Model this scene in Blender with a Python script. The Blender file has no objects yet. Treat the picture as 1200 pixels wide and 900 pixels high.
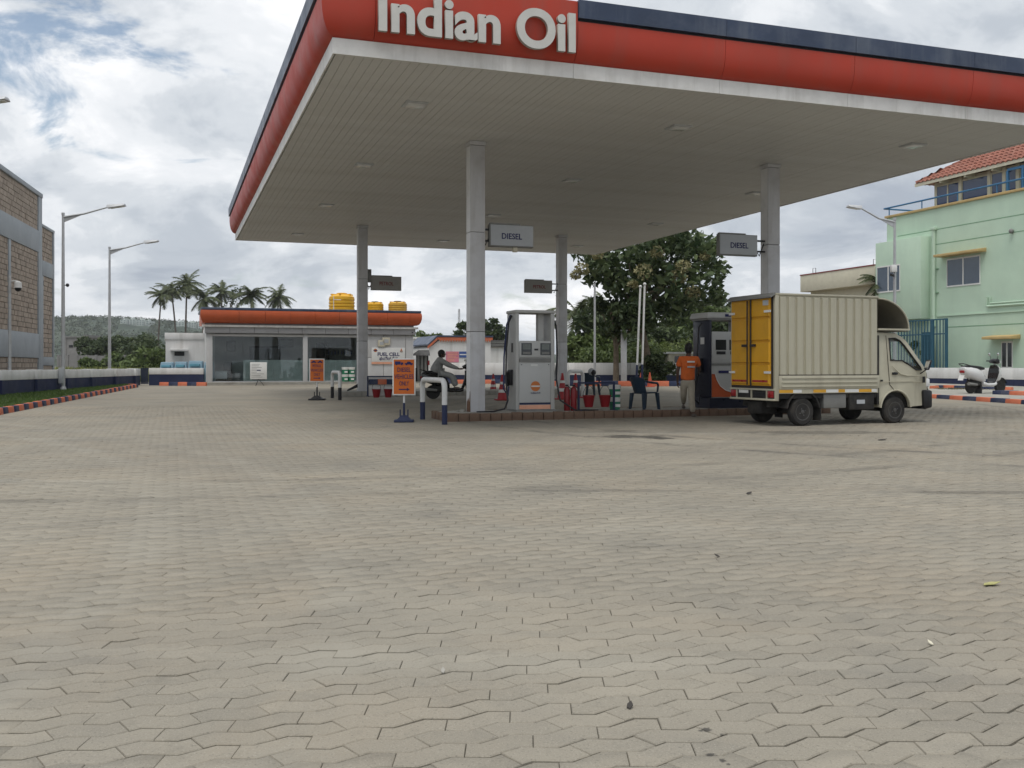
import bpy, bmesh, math, random
import numpy as np
from mathutils import Matrix, Vector, Quaternion
R = math.radians
random.seed(7); rng = np.random.default_rng(7)
S = bpy.context.scene
COL = S.collection

# ------------------------------------------------------------ camera
CAMH, FPX, HORZ = 1.36, 1150.0, 428.0          # eye height (m), focal length and horizon in photo pixels
cam_d = bpy.data.cameras.new('camera'); cam = bpy.data.objects.new('camera', cam_d); COL.objects.link(cam)
cam_d.sensor_width = 36; cam_d.lens = 36 * FPX / 1200; cam_d.shift_y = -(450 - HORZ) / 1200
cam_d.clip_end = 6000; cam_d.clip_start = 0.05
cam.location = (0, 0, CAMH); cam.rotation_euler = (R(90), 0, 0)
S.camera = cam

# ------------------------------------------------------------ world, sun, exposure
SUN_EL, SUN_AZ = R(68), R(205)                 # azimuth clockwise from +Y: behind and left of the camera
w = bpy.data.worlds.new('World'); S.world = w; w.use_nodes = True
nt = w.node_tree; nt.nodes.clear(); N = nt.nodes.new; L = nt.links.new
wo = N('ShaderNodeOutputWorld'); bg = N('ShaderNodeBackground'); L(bg.outputs[0], wo.inputs[0])
sky = N('ShaderNodeTexSky'); sky.sky_type = 'NISHITA'; sky.sun_disc = False
sky.sun_elevation = SUN_EL; sky.sun_rotation = SUN_AZ; sky.air_density = 1.2; sky.dust_density = 1.5
tc = N('ShaderNodeTexCoord'); sep = N('ShaderNodeSeparateXYZ'); L(tc.outputs['Generated'], sep.inputs[0])
def mth(op, a, b=None, c=None):
    n = N('ShaderNodeMath'); n.operation = op
    for i, x in enumerate((a, b, c)):
        if x is None: continue
        if isinstance(x, (int, float)): n.inputs[i].default_value = x
        else: L(x, n.inputs[i])
    return n.outputs[0]
zc = mth('MAXIMUM', mth('ADD', sep.outputs[2], 0.34), 0.10)     # cloud deck: flatter towards the horizon
cmb = N('ShaderNodeCombineXYZ')
L(mth('DIVIDE', sep.outputs[0], zc), cmb.inputs[0]); L(mth('DIVIDE', sep.outputs[1], zc), cmb.inputs[1])
cmb.inputs[2].default_value = 1.3
def wnoise(scale, detail, rough, dist=0.0, off=0.0):
    n = N('ShaderNodeTexNoise'); n.inputs['Scale'].default_value = scale; n.inputs['Detail'].default_value = detail
    n.inputs['Roughness'].default_value = rough; n.inputs['Distortion'].default_value = dist
    m = N('ShaderNodeMapping'); m.inputs['Location'].default_value = (off, off * 0.7, off * 0.3)
    L(cmb.outputs[0], m.inputs[0]); L(m.outputs[0], n.inputs[0]); return n.outputs[0]
def ramp(fac, stops):
    r = N('ShaderNodeValToRGB'); r.color_ramp.interpolation = 'EASE'
    while len(r.color_ramp.elements) > 1: r.color_ramp.elements.remove(r.color_ramp.elements[-1])
    for i, (p, c) in enumerate(stops):
        e = r.color_ramp.elements[0] if i == 0 else r.color_ramp.elements.new(p)
        e.position = p; e.color = (c[0], c[1], c[2], 1)
    L(fac, r.inputs[0]); return r.outputs[0]
n1 = wnoise(3.1, 12, 0.60, 0.35, 3.1); n2 = wnoise(1.35, 4, 0.5, 0.2, 9.4)
dens = mth('ADD', mth('MULTIPLY', n1, 0.58), mth('MULTIPLY', n2, 0.42))
ccol = ramp(dens, [(0.37, (0.31, 0.345, 0.40)), (0.44, (0.39, 0.425, 0.47)), (0.50, (0.50, 0.53, 0.565)), (0.55, (0.62, 0.64, 0.665)), (0.64, (0.80, 0.80, 0.81))])
gap = N('ShaderNodeVectorMath'); gap.operation = 'DISTANCE'; nrmz = N('ShaderNodeVectorMath'); nrmz.operation = 'NORMALIZE'; L(tc.outputs['Generated'], nrmz.inputs[0])
gdir = Vector(((55 - 600) / FPX, 1, (HORZ - 62) / FPX)).normalized(); L(nrmz.outputs[0], gap.inputs[0]); gap.inputs[1].default_value = gdir
gd = mth('MULTIPLY', mth('MINIMUM', mth('DIVIDE', gap.outputs['Value'], 0.13), 1.0), 0.16)      # a break in the cloud deck up to the left
blue = ramp(mth('ADD', wnoise(4.5, 8, 0.62, 0.5, 21.7), mth('SUBTRACT', gd, 0.10)), [(0.32, (0.15, 0.15, 0.15)), (0.47, (1, 1, 1))])
skm = N('ShaderNodeVectorMath'); skm.operation = 'SCALE'; skm.inputs['Scale'].default_value = 0.085; L(sky.outputs[0], skm.inputs[0])
mx = N('ShaderNodeMix'); mx.data_type = 'RGBA'
L(blue, mx.inputs[0]); L(skm.outputs[0], mx.inputs[6]); L(ccol, mx.inputs[7])
L(mx.outputs[2], bg.inputs[0]); bg.inputs[1].default_value = 1.0
sl = bpy.data.lights.new('sun', 'SUN'); sl.energy = 1.5; sl.angle = R(32); sl.color = (1, 0.97, 0.92)
so = bpy.data.objects.new('sun', sl); COL.objects.link(so)
sd = Vector((math.sin(SUN_AZ) * math.cos(SUN_EL), math.cos(SUN_AZ) * math.cos(SUN_EL), math.sin(SUN_EL)))
so.rotation_euler = sd.to_track_quat('Z', 'Y').to_euler(); so.location = sd * 60
S.view_settings.view_transform = 'Standard'; S.view_settings.look = 'None'
S.view_settings.gamma = 1; S.view_settings.use_curve_mapping = False
S.view_settings.exposure = 0.5
S.render.engine = 'CYCLES'; S.cycles.use_denoising = True
S.cycles.max_bounces = 6; S.cycles.diffuse_bounces = 4; S.cycles.glossy_bounces = 3; S.cycles.transparent_max_bounces = 8
S.cycles.caustics_reflective = False; S.cycles.caustics_refractive = False

# ------------------------------------------------------------ site geometry helpers
SLOPE = 0.0087                                   # the forecourt rises gently away from the road
def g(y): return SLOPE * min(y, 60.0)
def at(px, py, Y): return Vector(((px - 600) / FPX * Y, Y, CAMH - (py - HORZ) / FPX * Y))
def gp(px, py, h=0.0):                           # photo pixel -> point on the forecourt (h above it)
    Y = (CAMH - h) / ((py - HORZ) / FPX + SLOPE); return Vector(((px - 600) / FPX * Y, Y, g(Y) + h))
A = R(19.2); CA, SA = math.cos(A), math.sin(A)
C0 = Vector((-2.75, 15.2, 0))
def cf(u, v, z=0.0): return Vector((C0.x + u * CA - v * SA, C0.y + u * SA + v * CA, z))
def cfg(u, v, h=0.0): p = cf(u, v); p.z = g(p.y) + h; return p
def uv_of(p): d = Vector((p.x - C0.x, p.y - C0.y)); return d.x * CA + d.y * SA, -d.x * SA + d.y * CA
def on_z(px, py, z): Y = (z - CAMH) * FPX / (HORZ - py); return Vector(((px - 600) / FPX * Y, Y, z))
def on_u(px, py, u):                             # photo pixel -> (v, z) on the upright plane u = const
    dx = (px - 600) / FPX; t = (u + C0.x * CA + C0.y * SA) / (dx * CA + SA)
    p = Vector((dx * t, t, CAMH - (py - HORZ) / FPX * t)); return uv_of(p)[1], p.z
def on_v(px, py, v):                             # photo pixel -> (u, z) on the upright plane v = const
    dx = (px - 600) / FPX; t = (v - C0.x * SA + C0.y * CA) / (CA - dx * SA)
    p = Vector((dx * t, t, CAMH - (py - HORZ) / FPX * t)); return uv_of(p)[0], p.z

# ------------------------------------------------------------ materials
def mat(name, col, rough=0.6, metal=0.0, var=0.12, scale=3.0, bump=0.0, bscale=60.0, spec=0.4, dirt=None, dirt_amt=0.35, dscale=1.3, coat=0.0, coords='Object', streak=None, streak_amt=0.4, sscale=2.0):
    m = bpy.data.materials.new(name); m.use_nodes = True; t = m.node_tree; b = t.nodes['Principled BSDF']
    b.inputs['Roughness'].default_value = rough; b.inputs['Metallic'].default_value = metal
    b.inputs['Specular IOR Level'].default_value = spec; b.inputs['Coat Weight'].default_value = coat
    c = t.nodes.new('ShaderNodeTexCoord').outputs[coords] if coords != 'World' else t.nodes.new('ShaderNodeNewGeometry').outputs['Position']
    def noise(s, d=6, r=0.6):
        n = t.nodes.new('ShaderNodeTexNoise'); n.inputs['Scale'].default_value = s; n.inputs['Detail'].default_value = d
        n.inputs['Roughness'].default_value = r; t.links.new(c, n.inputs['Vector']); return n.outputs['Fac']
    def mapr(x, a, b_, lo, hi):
        n = t.nodes.new('ShaderNodeMapRange'); t.links.new(x, n.inputs[0])
        for i, q in enumerate((a, b_, lo, hi)): n.inputs[i + 1].default_value = q
        return n.outputs[0]
    def mix(f, x, y, typ='MIX'):
        n = t.nodes.new('ShaderNodeMix'); n.data_type = 'RGBA'; n.blend_type = typ
        for i, q in ((0, f), (6, x), (7, y)):
            if isinstance(q, (int, float)): n.inputs[i].default_value = q
            elif isinstance(q, tuple): n.inputs[i].default_value = (*q, 1)
            else: t.links.new(q, n.inputs[i])
        return n.outputs[2]
    k = mapr(noise(scale), 0.3, 0.7, 1 - var, 1 + var)
    vm = t.nodes.new('ShaderNodeVectorMath'); vm.operation = 'SCALE'; vm.inputs[0].default_value = col; t.links.new(k, vm.inputs['Scale'])
    out = vm.outputs[0]
    if dirt: out = mix(mapr(noise(dscale, 10, 0.65), 0.48, 0.72, 0.0, dirt_amt), out, dirt)
    if streak:
        mp = t.nodes.new('ShaderNodeMapping'); mp.inputs['Scale'].default_value = (1, 1, 0.07); t.links.new(c, mp.inputs[0])
        sn = t.nodes.new('ShaderNodeTexNoise'); sn.inputs['Scale'].default_value = sscale; sn.inputs['Detail'].default_value = 8; sn.inputs['Roughness'].default_value = 0.65; t.links.new(mp.outputs[0], sn.inputs['Vector'])
        out = mix(mapr(sn.outputs['Fac'], 0.5, 0.72, 0.0, streak_amt), out, streak)
    t.links.new(out, b.inputs['Base Color'])
    t.links.new(mapr(noise(scale * 2.3), 0.3, 0.7, max(0.02, rough - 0.1), min(1, rough + 0.1)), b.inputs['Roughness'])
    if bump:
        bn = t.nodes.new('ShaderNodeBump'); bn.inputs['Strength'].default_value = bump; bn.inputs['Distance'].default_value = 0.02
        t.links.new(noise(bscale, 4), bn.inputs['Height']); t.links.new(bn.outputs[0], b.inputs['Normal'])
    m['_'] = 0
    return m
def glass_mat(name, tint, refl=0.06, rough=0.02):
    m = bpy.data.materials.new(name); m.use_nodes = True; t = m.node_tree; t.nodes.clear()
    o = t.nodes.new('ShaderNodeOutputMaterial'); mx = t.nodes.new('ShaderNodeMixShader')
    tr = t.nodes.new('ShaderNodeBsdfTransparent'); gl = t.nodes.new('ShaderNodeBsdfGlossy'); fr = t.nodes.new('ShaderNodeLayerWeight'); pw = t.nodes.new('ShaderNodeMath'); pw.operation = 'POWER'; pw.inputs[1].default_value = 4.0; ml = t.nodes.new('ShaderNodeMath'); ml.operation = 'MULTIPLY'; ml.inputs[1].default_value = 0.7
    tr.inputs[0].default_value = (*tint, 1); gl.inputs['Roughness'].default_value = rough; fr.inputs['Blend'].default_value = 0.5
    ad = t.nodes.new('ShaderNodeMath'); ad.operation = 'ADD'; ad.inputs[1].default_value = refl + 0.04; ad.use_clamp = True
    t.links.new(fr.outputs['Facing'], pw.inputs[0]); t.links.new(pw.outputs[0], ml.inputs[0]); t.links.new(ml.outputs[0], ad.inputs[0]); t.links.new(ad.outputs[0], mx.inputs[0])
    t.links.new(tr.outputs[0], mx.inputs[1]); t.links.new(gl.outputs[0], mx.inputs[2]); t.links.new(mx.outputs[0], o.inputs[0])
    return m
def leaf_mat(name, c1, c2, trans=0.25):
    m = bpy.data.materials.new(name); m.use_nodes = True; t = m.node_tree; b = t.nodes['Principled BSDF']
    ge = t.nodes.new('ShaderNodeNewGeometry'); r = t.nodes.new('ShaderNodeValToRGB')
    r.color_ramp.elements[0].color = (*c1, 1); r.color_ramp.elements[1].color = (*c2, 1)
    t.links.new(ge.outputs['Random Per Island'], r.inputs[0]); t.links.new(r.outputs[0], b.inputs['Base Color'])
    b.inputs['Roughness'].default_value = 0.55; b.inputs['Specular IOR Level'].default_value = 0.3
    tl = t.nodes.new('ShaderNodeBsdfTranslucent'); t.links.new(r.outputs[0], tl.inputs[0])
    mx = t.nodes.new('ShaderNodeMixShader'); mx.inputs[0].default_value = trans
    o = t.nodes['Material Output']; t.links.new(b.outputs[0], mx.inputs[1]); t.links.new(tl.outputs[0], mx.inputs[2]); t.links.new(mx.outputs[0], o.inputs[0])
    return m
M = {}
def mk(n, *a, **k): M[n] = mat(n, *a, **k)
mk('red_fascia', (0.44, 0.043, 0.020), 0.5, var=0.08, scale=0.8, dirt=(0.30, 0.09, 0.06), dirt_amt=0.3, dscale=0.7, streak=(0.30, 0.08, 0.055), streak_amt=0.45, sscale=2.5)
mk('orange_fascia', (0.46, 0.092, 0.030), 0.45, var=0.08, dirt=(0.3, 0.12, 0.07), dirt_amt=0.25)
mk('navy_band', (0.035, 0.052, 0.095), 0.4, var=0.15, scale=1.0, dirt=(0.14, 0.16, 0.20), dirt_amt=0.4, streak=(0.15, 0.17, 0.20), streak_amt=0.5, sscale=2.5)
mk('white_trim', (0.74, 0.73, 0.70), 0.5, var=0.06, dirt=(0.40, 0.38, 0.34), dirt_amt=0.35, dscale=2, streak=(0.38, 0.36, 0.32), streak_amt=0.5, sscale=3.5)
mk('letter_white', (0.56, 0.55, 0.515), 0.45, var=0.08, dirt=(0.42, 0.40, 0.36), dirt_amt=0.5, dscale=1.8)
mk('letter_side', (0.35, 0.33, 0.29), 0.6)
mk('soffit', (0.66, 0.66, 0.65), 0.55, var=0.05, scale=1.2, dirt=(0.50, 0.48, 0.44), dirt_amt=0.5, dscale=0.5)
mk('dark_metal', (0.02, 0.02, 0.022), 0.5)
mk('roof_deck', (0.35, 0.36, 0.37), 0.6)
mk('clad', (0.56, 0.56, 0.575), 0.42, var=0.07, scale=2, dirt=(0.30, 0.28, 0.25), dirt_amt=0.35, dscale=2.2, metal=0.0, streak=(0.33, 0.31, 0.28), streak_amt=0.4, sscale=6.0)
mk('clad_light', (0.74, 0.74, 0.75), 0.45, var=0.07, scale=2, dirt=(0.36, 0.33, 0.29), dirt_amt=0.3, dscale=2.2)
mk('rust', (0.16, 0.085, 0.05), 0.85, var=0.4, scale=9)
mk('concrete', (0.34, 0.325, 0.29), 0.85, var=0.15, scale=2, bump=0.25, bscale=30, dirt=(0.20, 0.18, 0.15), dirt_amt=0.5)
mk('kerb_brick', (0.165, 0.105, 0.072), 0.85, var=0.35, scale=5, bump=0.4, bscale=25, dirt=(0.16, 0.14, 0.11), dirt_amt=0.6, dscale=3)
mk('kerb_orange', (0.60, 0.165, 0.085), 0.75, var=0.15, dirt=(0.35, 0.2, 0.14), dirt_amt=0.5, dscale=2.5, bump=0.15)
mk('kerb_navy', (0.024, 0.036, 0.085), 0.7, var=0.2, dirt=(0.16, 0.15, 0.15), dirt_amt=0.5, dscale=2.5, bump=0.15)
mk('wall_navy', (0.014, 0.022, 0.066), 0.6, var=0.15, scale=1.2, dirt=(0.045, 0.055, 0.09), dirt_amt=0.4)
mk('wall_white', (0.72, 0.72, 0.71), 0.7, var=0.05, scale=1.0, dirt=(0.45, 0.44, 0.41), dirt_amt=0.35, dscale=0.9, bump=0.08, streak=(0.36, 0.35, 0.32), streak_amt=0.4, sscale=2.2)
mk('wall_cream', (0.60, 0.56, 0.44), 0.75, var=0.06, dirt=(0.4, 0.36, 0.28), dirt_amt=0.3, dscale=0.8)
mk('wall_green', (0.50, 0.64, 0.505), 0.75, var=0.05, scale=0.7, dirt=(0.41, 0.55, 0.44), dirt_amt=0.6, dscale=0.45, bump=0.06, bscale=20, streak=(0.36, 0.46, 0.38), streak_amt=0.28, sscale=0.9)
mk('groove', (0.20, 0.34, 0.22), 0.8)
mk('wall_grey', (0.33, 0.33, 0.34), 0.6, var=0.06, dirt=(0.24, 0.24, 0.24), dirt_amt=0.3)
mk('panel_white', (0.53, 0.53, 0.53), 0.5, var=0.05, dirt=(0.42, 0.41, 0.39), dirt_amt=0.3)
mk('plaster_blue', (0.32, 0.35, 0.375), 0.75, var=0.07, scale=0.8, dirt=(0.20, 0.22, 0.24), dirt_amt=0.4, dscale=0.6)
mk('block', (0.355, 0.295, 0.24), 0.9, var=0.25, scale=2.5, bump=0.4, bscale=18, dirt=(0.25, 0.205, 0.17), dirt_amt=0.7, dscale=2.0)
mk('mortar', (0.15, 0.135, 0.12), 0.95)
mk('ochre', (0.50, 0.36, 0.16), 0.7, var=0.1, dirt=(0.35, 0.25, 0.12), dirt_amt=0.4, dscale=2)
mk('blue_paint', (0.04, 0.15, 0.30), 0.45, var=0.1)
mk('teal_paint', (0.026, 0.095, 0.145), 0.45, var=0.15)
mk('roof_tile', (0.25, 0.090, 0.060), 0.75, var=0.3, scale=4, dirt=(0.36, 0.19, 0.14), dirt_amt=0.6, dscale=2.5)
mk('galv', (0.46, 0.47, 0.48), 0.42, metal=0.35, var=0.1)
mk('pole_white', (0.66, 0.66, 0.65), 0.45, var=0.08)
mk('lamp_grey', (0.50, 0.51, 0.52), 0.5)
mk('lamp_lens', (0.75, 0.76, 0.76), 0.15, spec=0.6)
mk('black_plastic', (0.012, 0.012, 0.014), 0.45)
mk('rubber', (0.022, 0.021, 0.020), 0.85, var=0.25, dirt=(0.09, 0.08, 0.065), dirt_amt=0.6, dscale=4)
mk('hose', (0.016, 0.016, 0.020), 0.5)
mk('hose_blue', (0.02, 0.03, 0.10), 0.5)
mk('steel', (0.35, 0.35, 0.36), 0.35, metal=0.8)
mk('wheel_grey', (0.085, 0.083, 0.08), 0.5, metal=0.3, dirt=(0.10, 0.09, 0.075), dirt_amt=0.6, dscale=5)
mk('truck_beige', (0.47, 0.445, 0.345), 0.42, var=0.05, scale=1.5, dirt=(0.36, 0.33, 0.25), dirt_amt=0.45, dscale=1.6, streak=(0.27, 0.235, 0.17), streak_amt=0.4, sscale=4.0)
mk('truck_yellow', (0.60, 0.305, 0.012), 0.42, var=0.07, dirt=(0.38, 0.21, 0.03), dirt_amt=0.4, dscale=2)
mk('hood_inner_shade', (0.20, 0.185, 0.145), 0.8)  # bare inside of the truck hood, the hollow's shade mixed into the colour
mk('truck_dark', (0.020, 0.019, 0.018), 0.7, var=0.3, dirt=(0.07, 0.062, 0.05), dirt_amt=0.6, dscale=3)
mk('door_frame_dark', (0.03, 0.024, 0.022), 0.6)
mk('reflector_red', (0.30, 0.012, 0.015), 0.3, spec=0.6)
mk('reflector_yellow', (0.65, 0.34, 0.03), 0.4)
mk('reflector_white', (0.68, 0.68, 0.66), 0.35)
mk('disp_grey', (0.46, 0.46, 0.445), 0.42, var=0.05, dirt=(0.40, 0.38, 0.34), dirt_amt=0.3, dscale=2)
mk('disp_face', (0.48, 0.485, 0.475), 0.35, var=0.04)
mk('disp_dark', (0.20, 0.20, 0.19), 0.5)
mk('disp_navy', (0.012, 0.015, 0.032), 0.35)
mk('disp_orange', (0.50, 0.10, 0.03), 0.4)
mk('disp_peach', (0.72, 0.36, 0.24), 0.45)
mk('logo_orange', (0.55, 0.17, 0.04), 0.5)
mk('screen', (0.02, 0.024, 0.026), 0.12, spec=0.7)
mk('lcd', (0.16, 0.18, 0.17), 0.25)
mk('sign_orange', (0.56, 0.13, 0.016), 0.5, var=0.06)
mk('sign_white', (0.70, 0.70, 0.68), 0.5, var=0.05)
mk('sign_grey', (0.42, 0.44, 0.46), 0.5, var=0.06)
mk('sign_dim', (0.30, 0.29, 0.27), 0.55, var=0.08)
mk('ink_navy', (0.015, 0.018, 0.10), 0.6)
mk('ink_red', (0.22, 0.04, 0.035), 0.6)
mk('ink_grey', (0.18, 0.18, 0.18), 0.7)
mk('pink', (0.60, 0.20, 0.28), 0.6)
mk('poster_blue', (0.05, 0.10, 0.30), 0.6)
mk('fire_red', (0.21, 0.009, 0.013), 0.38, var=0.1)
mk('cone_red', (0.36, 0.020, 0.026), 0.5, var=0.12, dirt=(0.3, 0.06, 0.05), dirt_amt=0.3)
mk('cone_orange', (0.55, 0.10, 0.05), 0.5, var=0.12)
mk('chair_teal', (0.014, 0.030, 0.052), 0.4)
mk('drum_green', (0.03, 0.20, 0.11), 0.45)
mk('tank_yellow', (0.72, 0.40, 0.025), 0.4, var=0.06)
mk('tank_ochre', (0.62, 0.36, 0.05), 0.45, var=0.06)
mk('sheet_blue', (0.22, 0.34, 0.42), 0.35, var=0.08)
mk('sheet_teal', (0.10, 0.26, 0.34), 0.4)
mk('scooter_white', (0.66, 0.66, 0.66), 0.22, coat=0.5, var=0.03)
mk('scooter_black', (0.012, 0.012, 0.013), 0.25, coat=0.4)
mk('chrome', (0.75, 0.75, 0.75), 0.12, metal=1.0)
mk('skin', (0.085, 0.045, 0.030), 0.55)
mk('hair', (0.008, 0.007, 0.007), 0.6)
mk('shirt_orange', (0.62, 0.13, 0.025), 0.85, var=0.15, scale=9, bump=0.3, bscale=14)
mk('khaki', (0.36, 0.32, 0.255), 0.9, var=0.12, scale=9, bump=0.3, bscale=14)
mk('coat_grey', (0.30, 0.305, 0.295), 0.9, var=0.12, scale=9, bump=0.3, bscale=14)
mk('shoe', (0.12, 0.10, 0.085), 0.7)
mk('bark', (0.17, 0.135, 0.10), 0.9, var=0.3, scale=4, bump=0.6, bscale=12)
mk('palm_bark', (0.12, 0.105, 0.09), 0.9, var=0.3, scale=6)
mk('interior', (0.55, 0.54, 0.51), 0.8)
mk('floor_tile', (0.32, 0.31, 0.29), 0.4)
mk('frosted', (0.36, 0.415, 0.41), 0.35)
mk('far_wall', (0.46, 0.50, 0.47), 0.8, var=0.1)
mk('far_window', (0.12, 0.16, 0.16), 0.4)
mk('grey_render', (0.22, 0.215, 0.21), 0.9, var=0.15, scale=0.6, dirt=(0.13, 0.13, 0.125), dirt_amt=0.6, dscale=0.5)
mk('soil', (0.17, 0.14, 0.10), 0.95, var=0.3, scale=0.6, dirt=(0.09, 0.11, 0.045), dirt_amt=0.8, dscale=0.12, coords='World')
mk('lawn_soil', (0.06, 0.08, 0.03), 0.95, var=0.3)
mk('litter', (0.40, 0.38, 0.16), 0.7, var=0.3, scale=40)
mk('mud', (0.05, 0.045, 0.04), 0.9)
M['glass_dark'] = glass_mat('glass_dark', (0.80, 0.84, 0.84), 0.01)
M['glass_clear'] = glass_mat('glass_clear', (0.82, 0.86, 0.86), 0.03)
mk('glass_blue', (0.012, 0.032, 0.10), 0.06, spec=0.9, var=0.05)
mk('glass_slate', (0.050, 0.075, 0.11), 0.10, spec=0.8, var=0.1)
mk('glass_black', (0.010, 0.012, 0.014), 0.08, spec=0.7)
M['leaf_teak'] = leaf_mat('leaf_teak', (0.032, 0.058, 0.024), (0.125, 0.165, 0.070))
M['leaf_dark'] = leaf_mat('leaf_dark', (0.032, 0.052, 0.022), (0.085, 0.112, 0.045))
M['leaf_mid'] = leaf_mat('leaf_mid', (0.055, 0.085, 0.026), (0.14, 0.185, 0.06))
M['leaf_light'] = leaf_mat('leaf_light', (0.085, 0.125, 0.030), (0.19, 0.23, 0.07))
M['leaf_palm'] = leaf_mat('leaf_palm', (0.035, 0.052, 0.022), (0.11, 0.125, 0.05))
M['flower_tan'] = leaf_mat('flower_tan', (0.19, 0.175, 0.085), (0.36, 0.34, 0.18))
M['grass'] = leaf_mat('grass', (0.050, 0.095, 0.020), (0.115, 0.175, 0.045))
M['weeds'] = leaf_mat('weeds', (0.10, 0.13, 0.030), (0.24, 0.25, 0.075))
M['hill_leaf'] = leaf_mat('hill_leaf', (0.045, 0.062, 0.032), (0.085, 0.105, 0.055), 0.1)
M['hill_trees'] = mat('hill_trees', (0.050, 0.070, 0.050), 0.95, var=0.55, scale=0.06, dirt=(0.10, 0.115, 0.075), dirt_amt=0.8, dscale=0.018, coords='World')

# paving: one stone tone per paver (attribute "tone"), dusty drifts, oil spots and tyre marks in world space
def paving(name, far):
    m = bpy.data.materials.new(name); m.use_nodes = True; t = m.node_tree; b = t.nodes['Principled BSDF']; n_ = t.nodes.new; l_ = t.links.new
    pos = n_('ShaderNodeNewGeometry').outputs['Position']
    def noise(s, d=6, r=0.6, dist=0.0, vec=None):
        n = n_('ShaderNodeTexNoise'); n.inputs['Scale'].default_value = s; n.inputs['Detail'].default_value = d
        n.inputs['Roughness'].default_value = r; n.inputs['Distortion'].default_value = dist; l_(vec or pos, n.inputs['Vector']); return n.outputs['Fac']
    def mapr(x, a, c, lo, hi):
        n = n_('ShaderNodeMapRange'); l_(x, n.inputs[0])
        for i, q in enumerate((a, c, lo, hi)): n.inputs[i + 1].default_value = q
        return n.outputs[0]
    def mix(f, x, y, typ='MIX'):
        n = n_('ShaderNodeMix'); n.data_type = 'RGBA'; n.blend_type = typ
        for i, q in ((0, f), (6, x), (7, y)):
            if isinstance(q, (int, float)): n.inputs[i].default_value = q
            elif isinstance(q, tuple): n.inputs[i].default_value = (*q, 1)
            else: l_(q, n.inputs[i])
        return n.outputs[2]
    def mm(op, a, c=None):
        n = n_('ShaderNodeMath'); n.operation = op
        for i, x in enumerate((a, c)):
            if x is None: continue
            if isinstance(x, (int, float)): n.inputs[i].default_value = x
            else: l_(x, n.inputs[i])
        return n.outputs[0]
    base = mix(mapr(noise(0.35, 5, 0.55), 0.35, 0.65, 0, 1), (0.236, 0.214, 0.174), (0.292, 0.265, 0.214))
    base = mix(mapr(noise(0.55, 6, 0.6, 0.6), 0.48, 0.72, 0, 0.5), base, (0.31, 0.258, 0.190))        # ochre dust
    base = mix(mapr(noise(0.8, 8, 0.65, 0.4), 0.52, 0.72, 0, 0.6), base, (0.165, 0.157, 0.138))     # worn grey
    mp = n_('ShaderNodeMapping'); mp.inputs['Rotation'].default_value = (0, 0, R(-16)); mp.inputs['Scale'].default_value = (0.10, 1.1, 1); l_(pos, mp.inputs[0])
    base = mix(mapr(noise(1.0, 5, 0.6, 0.2, mp.outputs[0]), 0.56, 0.70, 0, 0.30), base, (0.155, 0.148, 0.13))   # tyre-swept bands
    mp2 = n_('ShaderNodeMapping'); mp2.inputs['Rotation'].default_value = (0, 0, R(24)); mp2.inputs['Scale'].default_value = (0.08, 0.9, 1); l_(pos, mp2.inputs[0])
    base = mix(mapr(noise(1.0, 4, 0.6, 0.2, mp2.outputs[0]), 0.58, 0.70, 0, 0.35), base, (0.34, 0.32, 0.27))
    if not far:
        at_ = n_('ShaderNodeAttribute'); at_.attribute_name = 'tone'
        base = mix(1.0, base, mix(at_.outputs['Fac'], (0.93, 0.93, 0.93), (1.05, 1.045, 1.04)), 'MULTIPLY')
        base = mix(mapr(noise(160, 2, 0.6), 0.55, 0.70, 0, 0.45), base, (0.42, 0.39, 0.33))
        base = mix(mapr(noise(95, 3, 0.6), 0.57, 0.72, 0, 0.6), base, (0.11, 0.102, 0.088))
    else:
        base = mix(1.0, base, mix(mapr(noise(6, 3, 0.6), 0.3, 0.7, 0, 1), (0.86, 0.86, 0.86), (1.0, 1.0, 0.99)), 'MULTIPLY')
    base = mix(mapr(noise(7.0, 6, 0.7), 0.56, 0.74, 0, 0.4), base, (0.16, 0.148, 0.122))          # scuffs
    sx = n_('ShaderNodeSeparateXYZ'); l_(pos, sx.inputs[0]); brk = noise(0.9, 6, 0.7)
    for (ox, oy, rr_, wd_, colr, amt) in TRACKS:                                                   # tyre arcs
        dx = mm('SUBTRACT', sx.outputs[0], ox); dy = mm('SUBTRACT', sx.outputs[1], oy); d = mm('SQRT', mm('ADD', mm('MULTIPLY', dx, dx), mm('MULTIPLY', dy, dy)))
        for gap_ in (0.0, 1.3):
            e_ = mm('ABSOLUTE', mm('SUBTRACT', d, rr_ + gap_)); f_ = mapr(e_, wd_ * 0.4, wd_, amt, 0.0)
            base = mix(mm('MULTIPLY', f_, mapr(brk, 0.42, 0.62, 0.0, 1.0)), base, colr)
    # oil blots: distance to spots on the floor, edges broken by noise
    wob = noise(2.2, 6, 0.7); wob2 = noise(45, 4, 0.7)
    for (ox, oy, rx, ry, amt) in OIL:
        dx = mm('DIVIDE', mm('SUBTRACT', sx.outputs[0], ox), rx); dy = mm('DIVIDE', mm('SUBTRACT', sx.outputs[1], oy), ry)
        d = mm('SQRT', mm('ADD', mm('MULTIPLY', dx, dx), mm('MULTIPLY', dy, dy)))
        d = mm('ADD', d, mm('MULTIPLY', mm('SUBTRACT', wob if rx > 0.2 else wob2, 0.5), 2.4))
        base = mix(mapr(d, 0.55, 1.05, amt, 0.0), base, (0.045, 0.042, 0.038))
    l_(base, b.inputs['Base Color']); b.inputs['Roughness'].default_value = 0.82; b.inputs['Specular IOR Level'].default_value = 0.35
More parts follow.
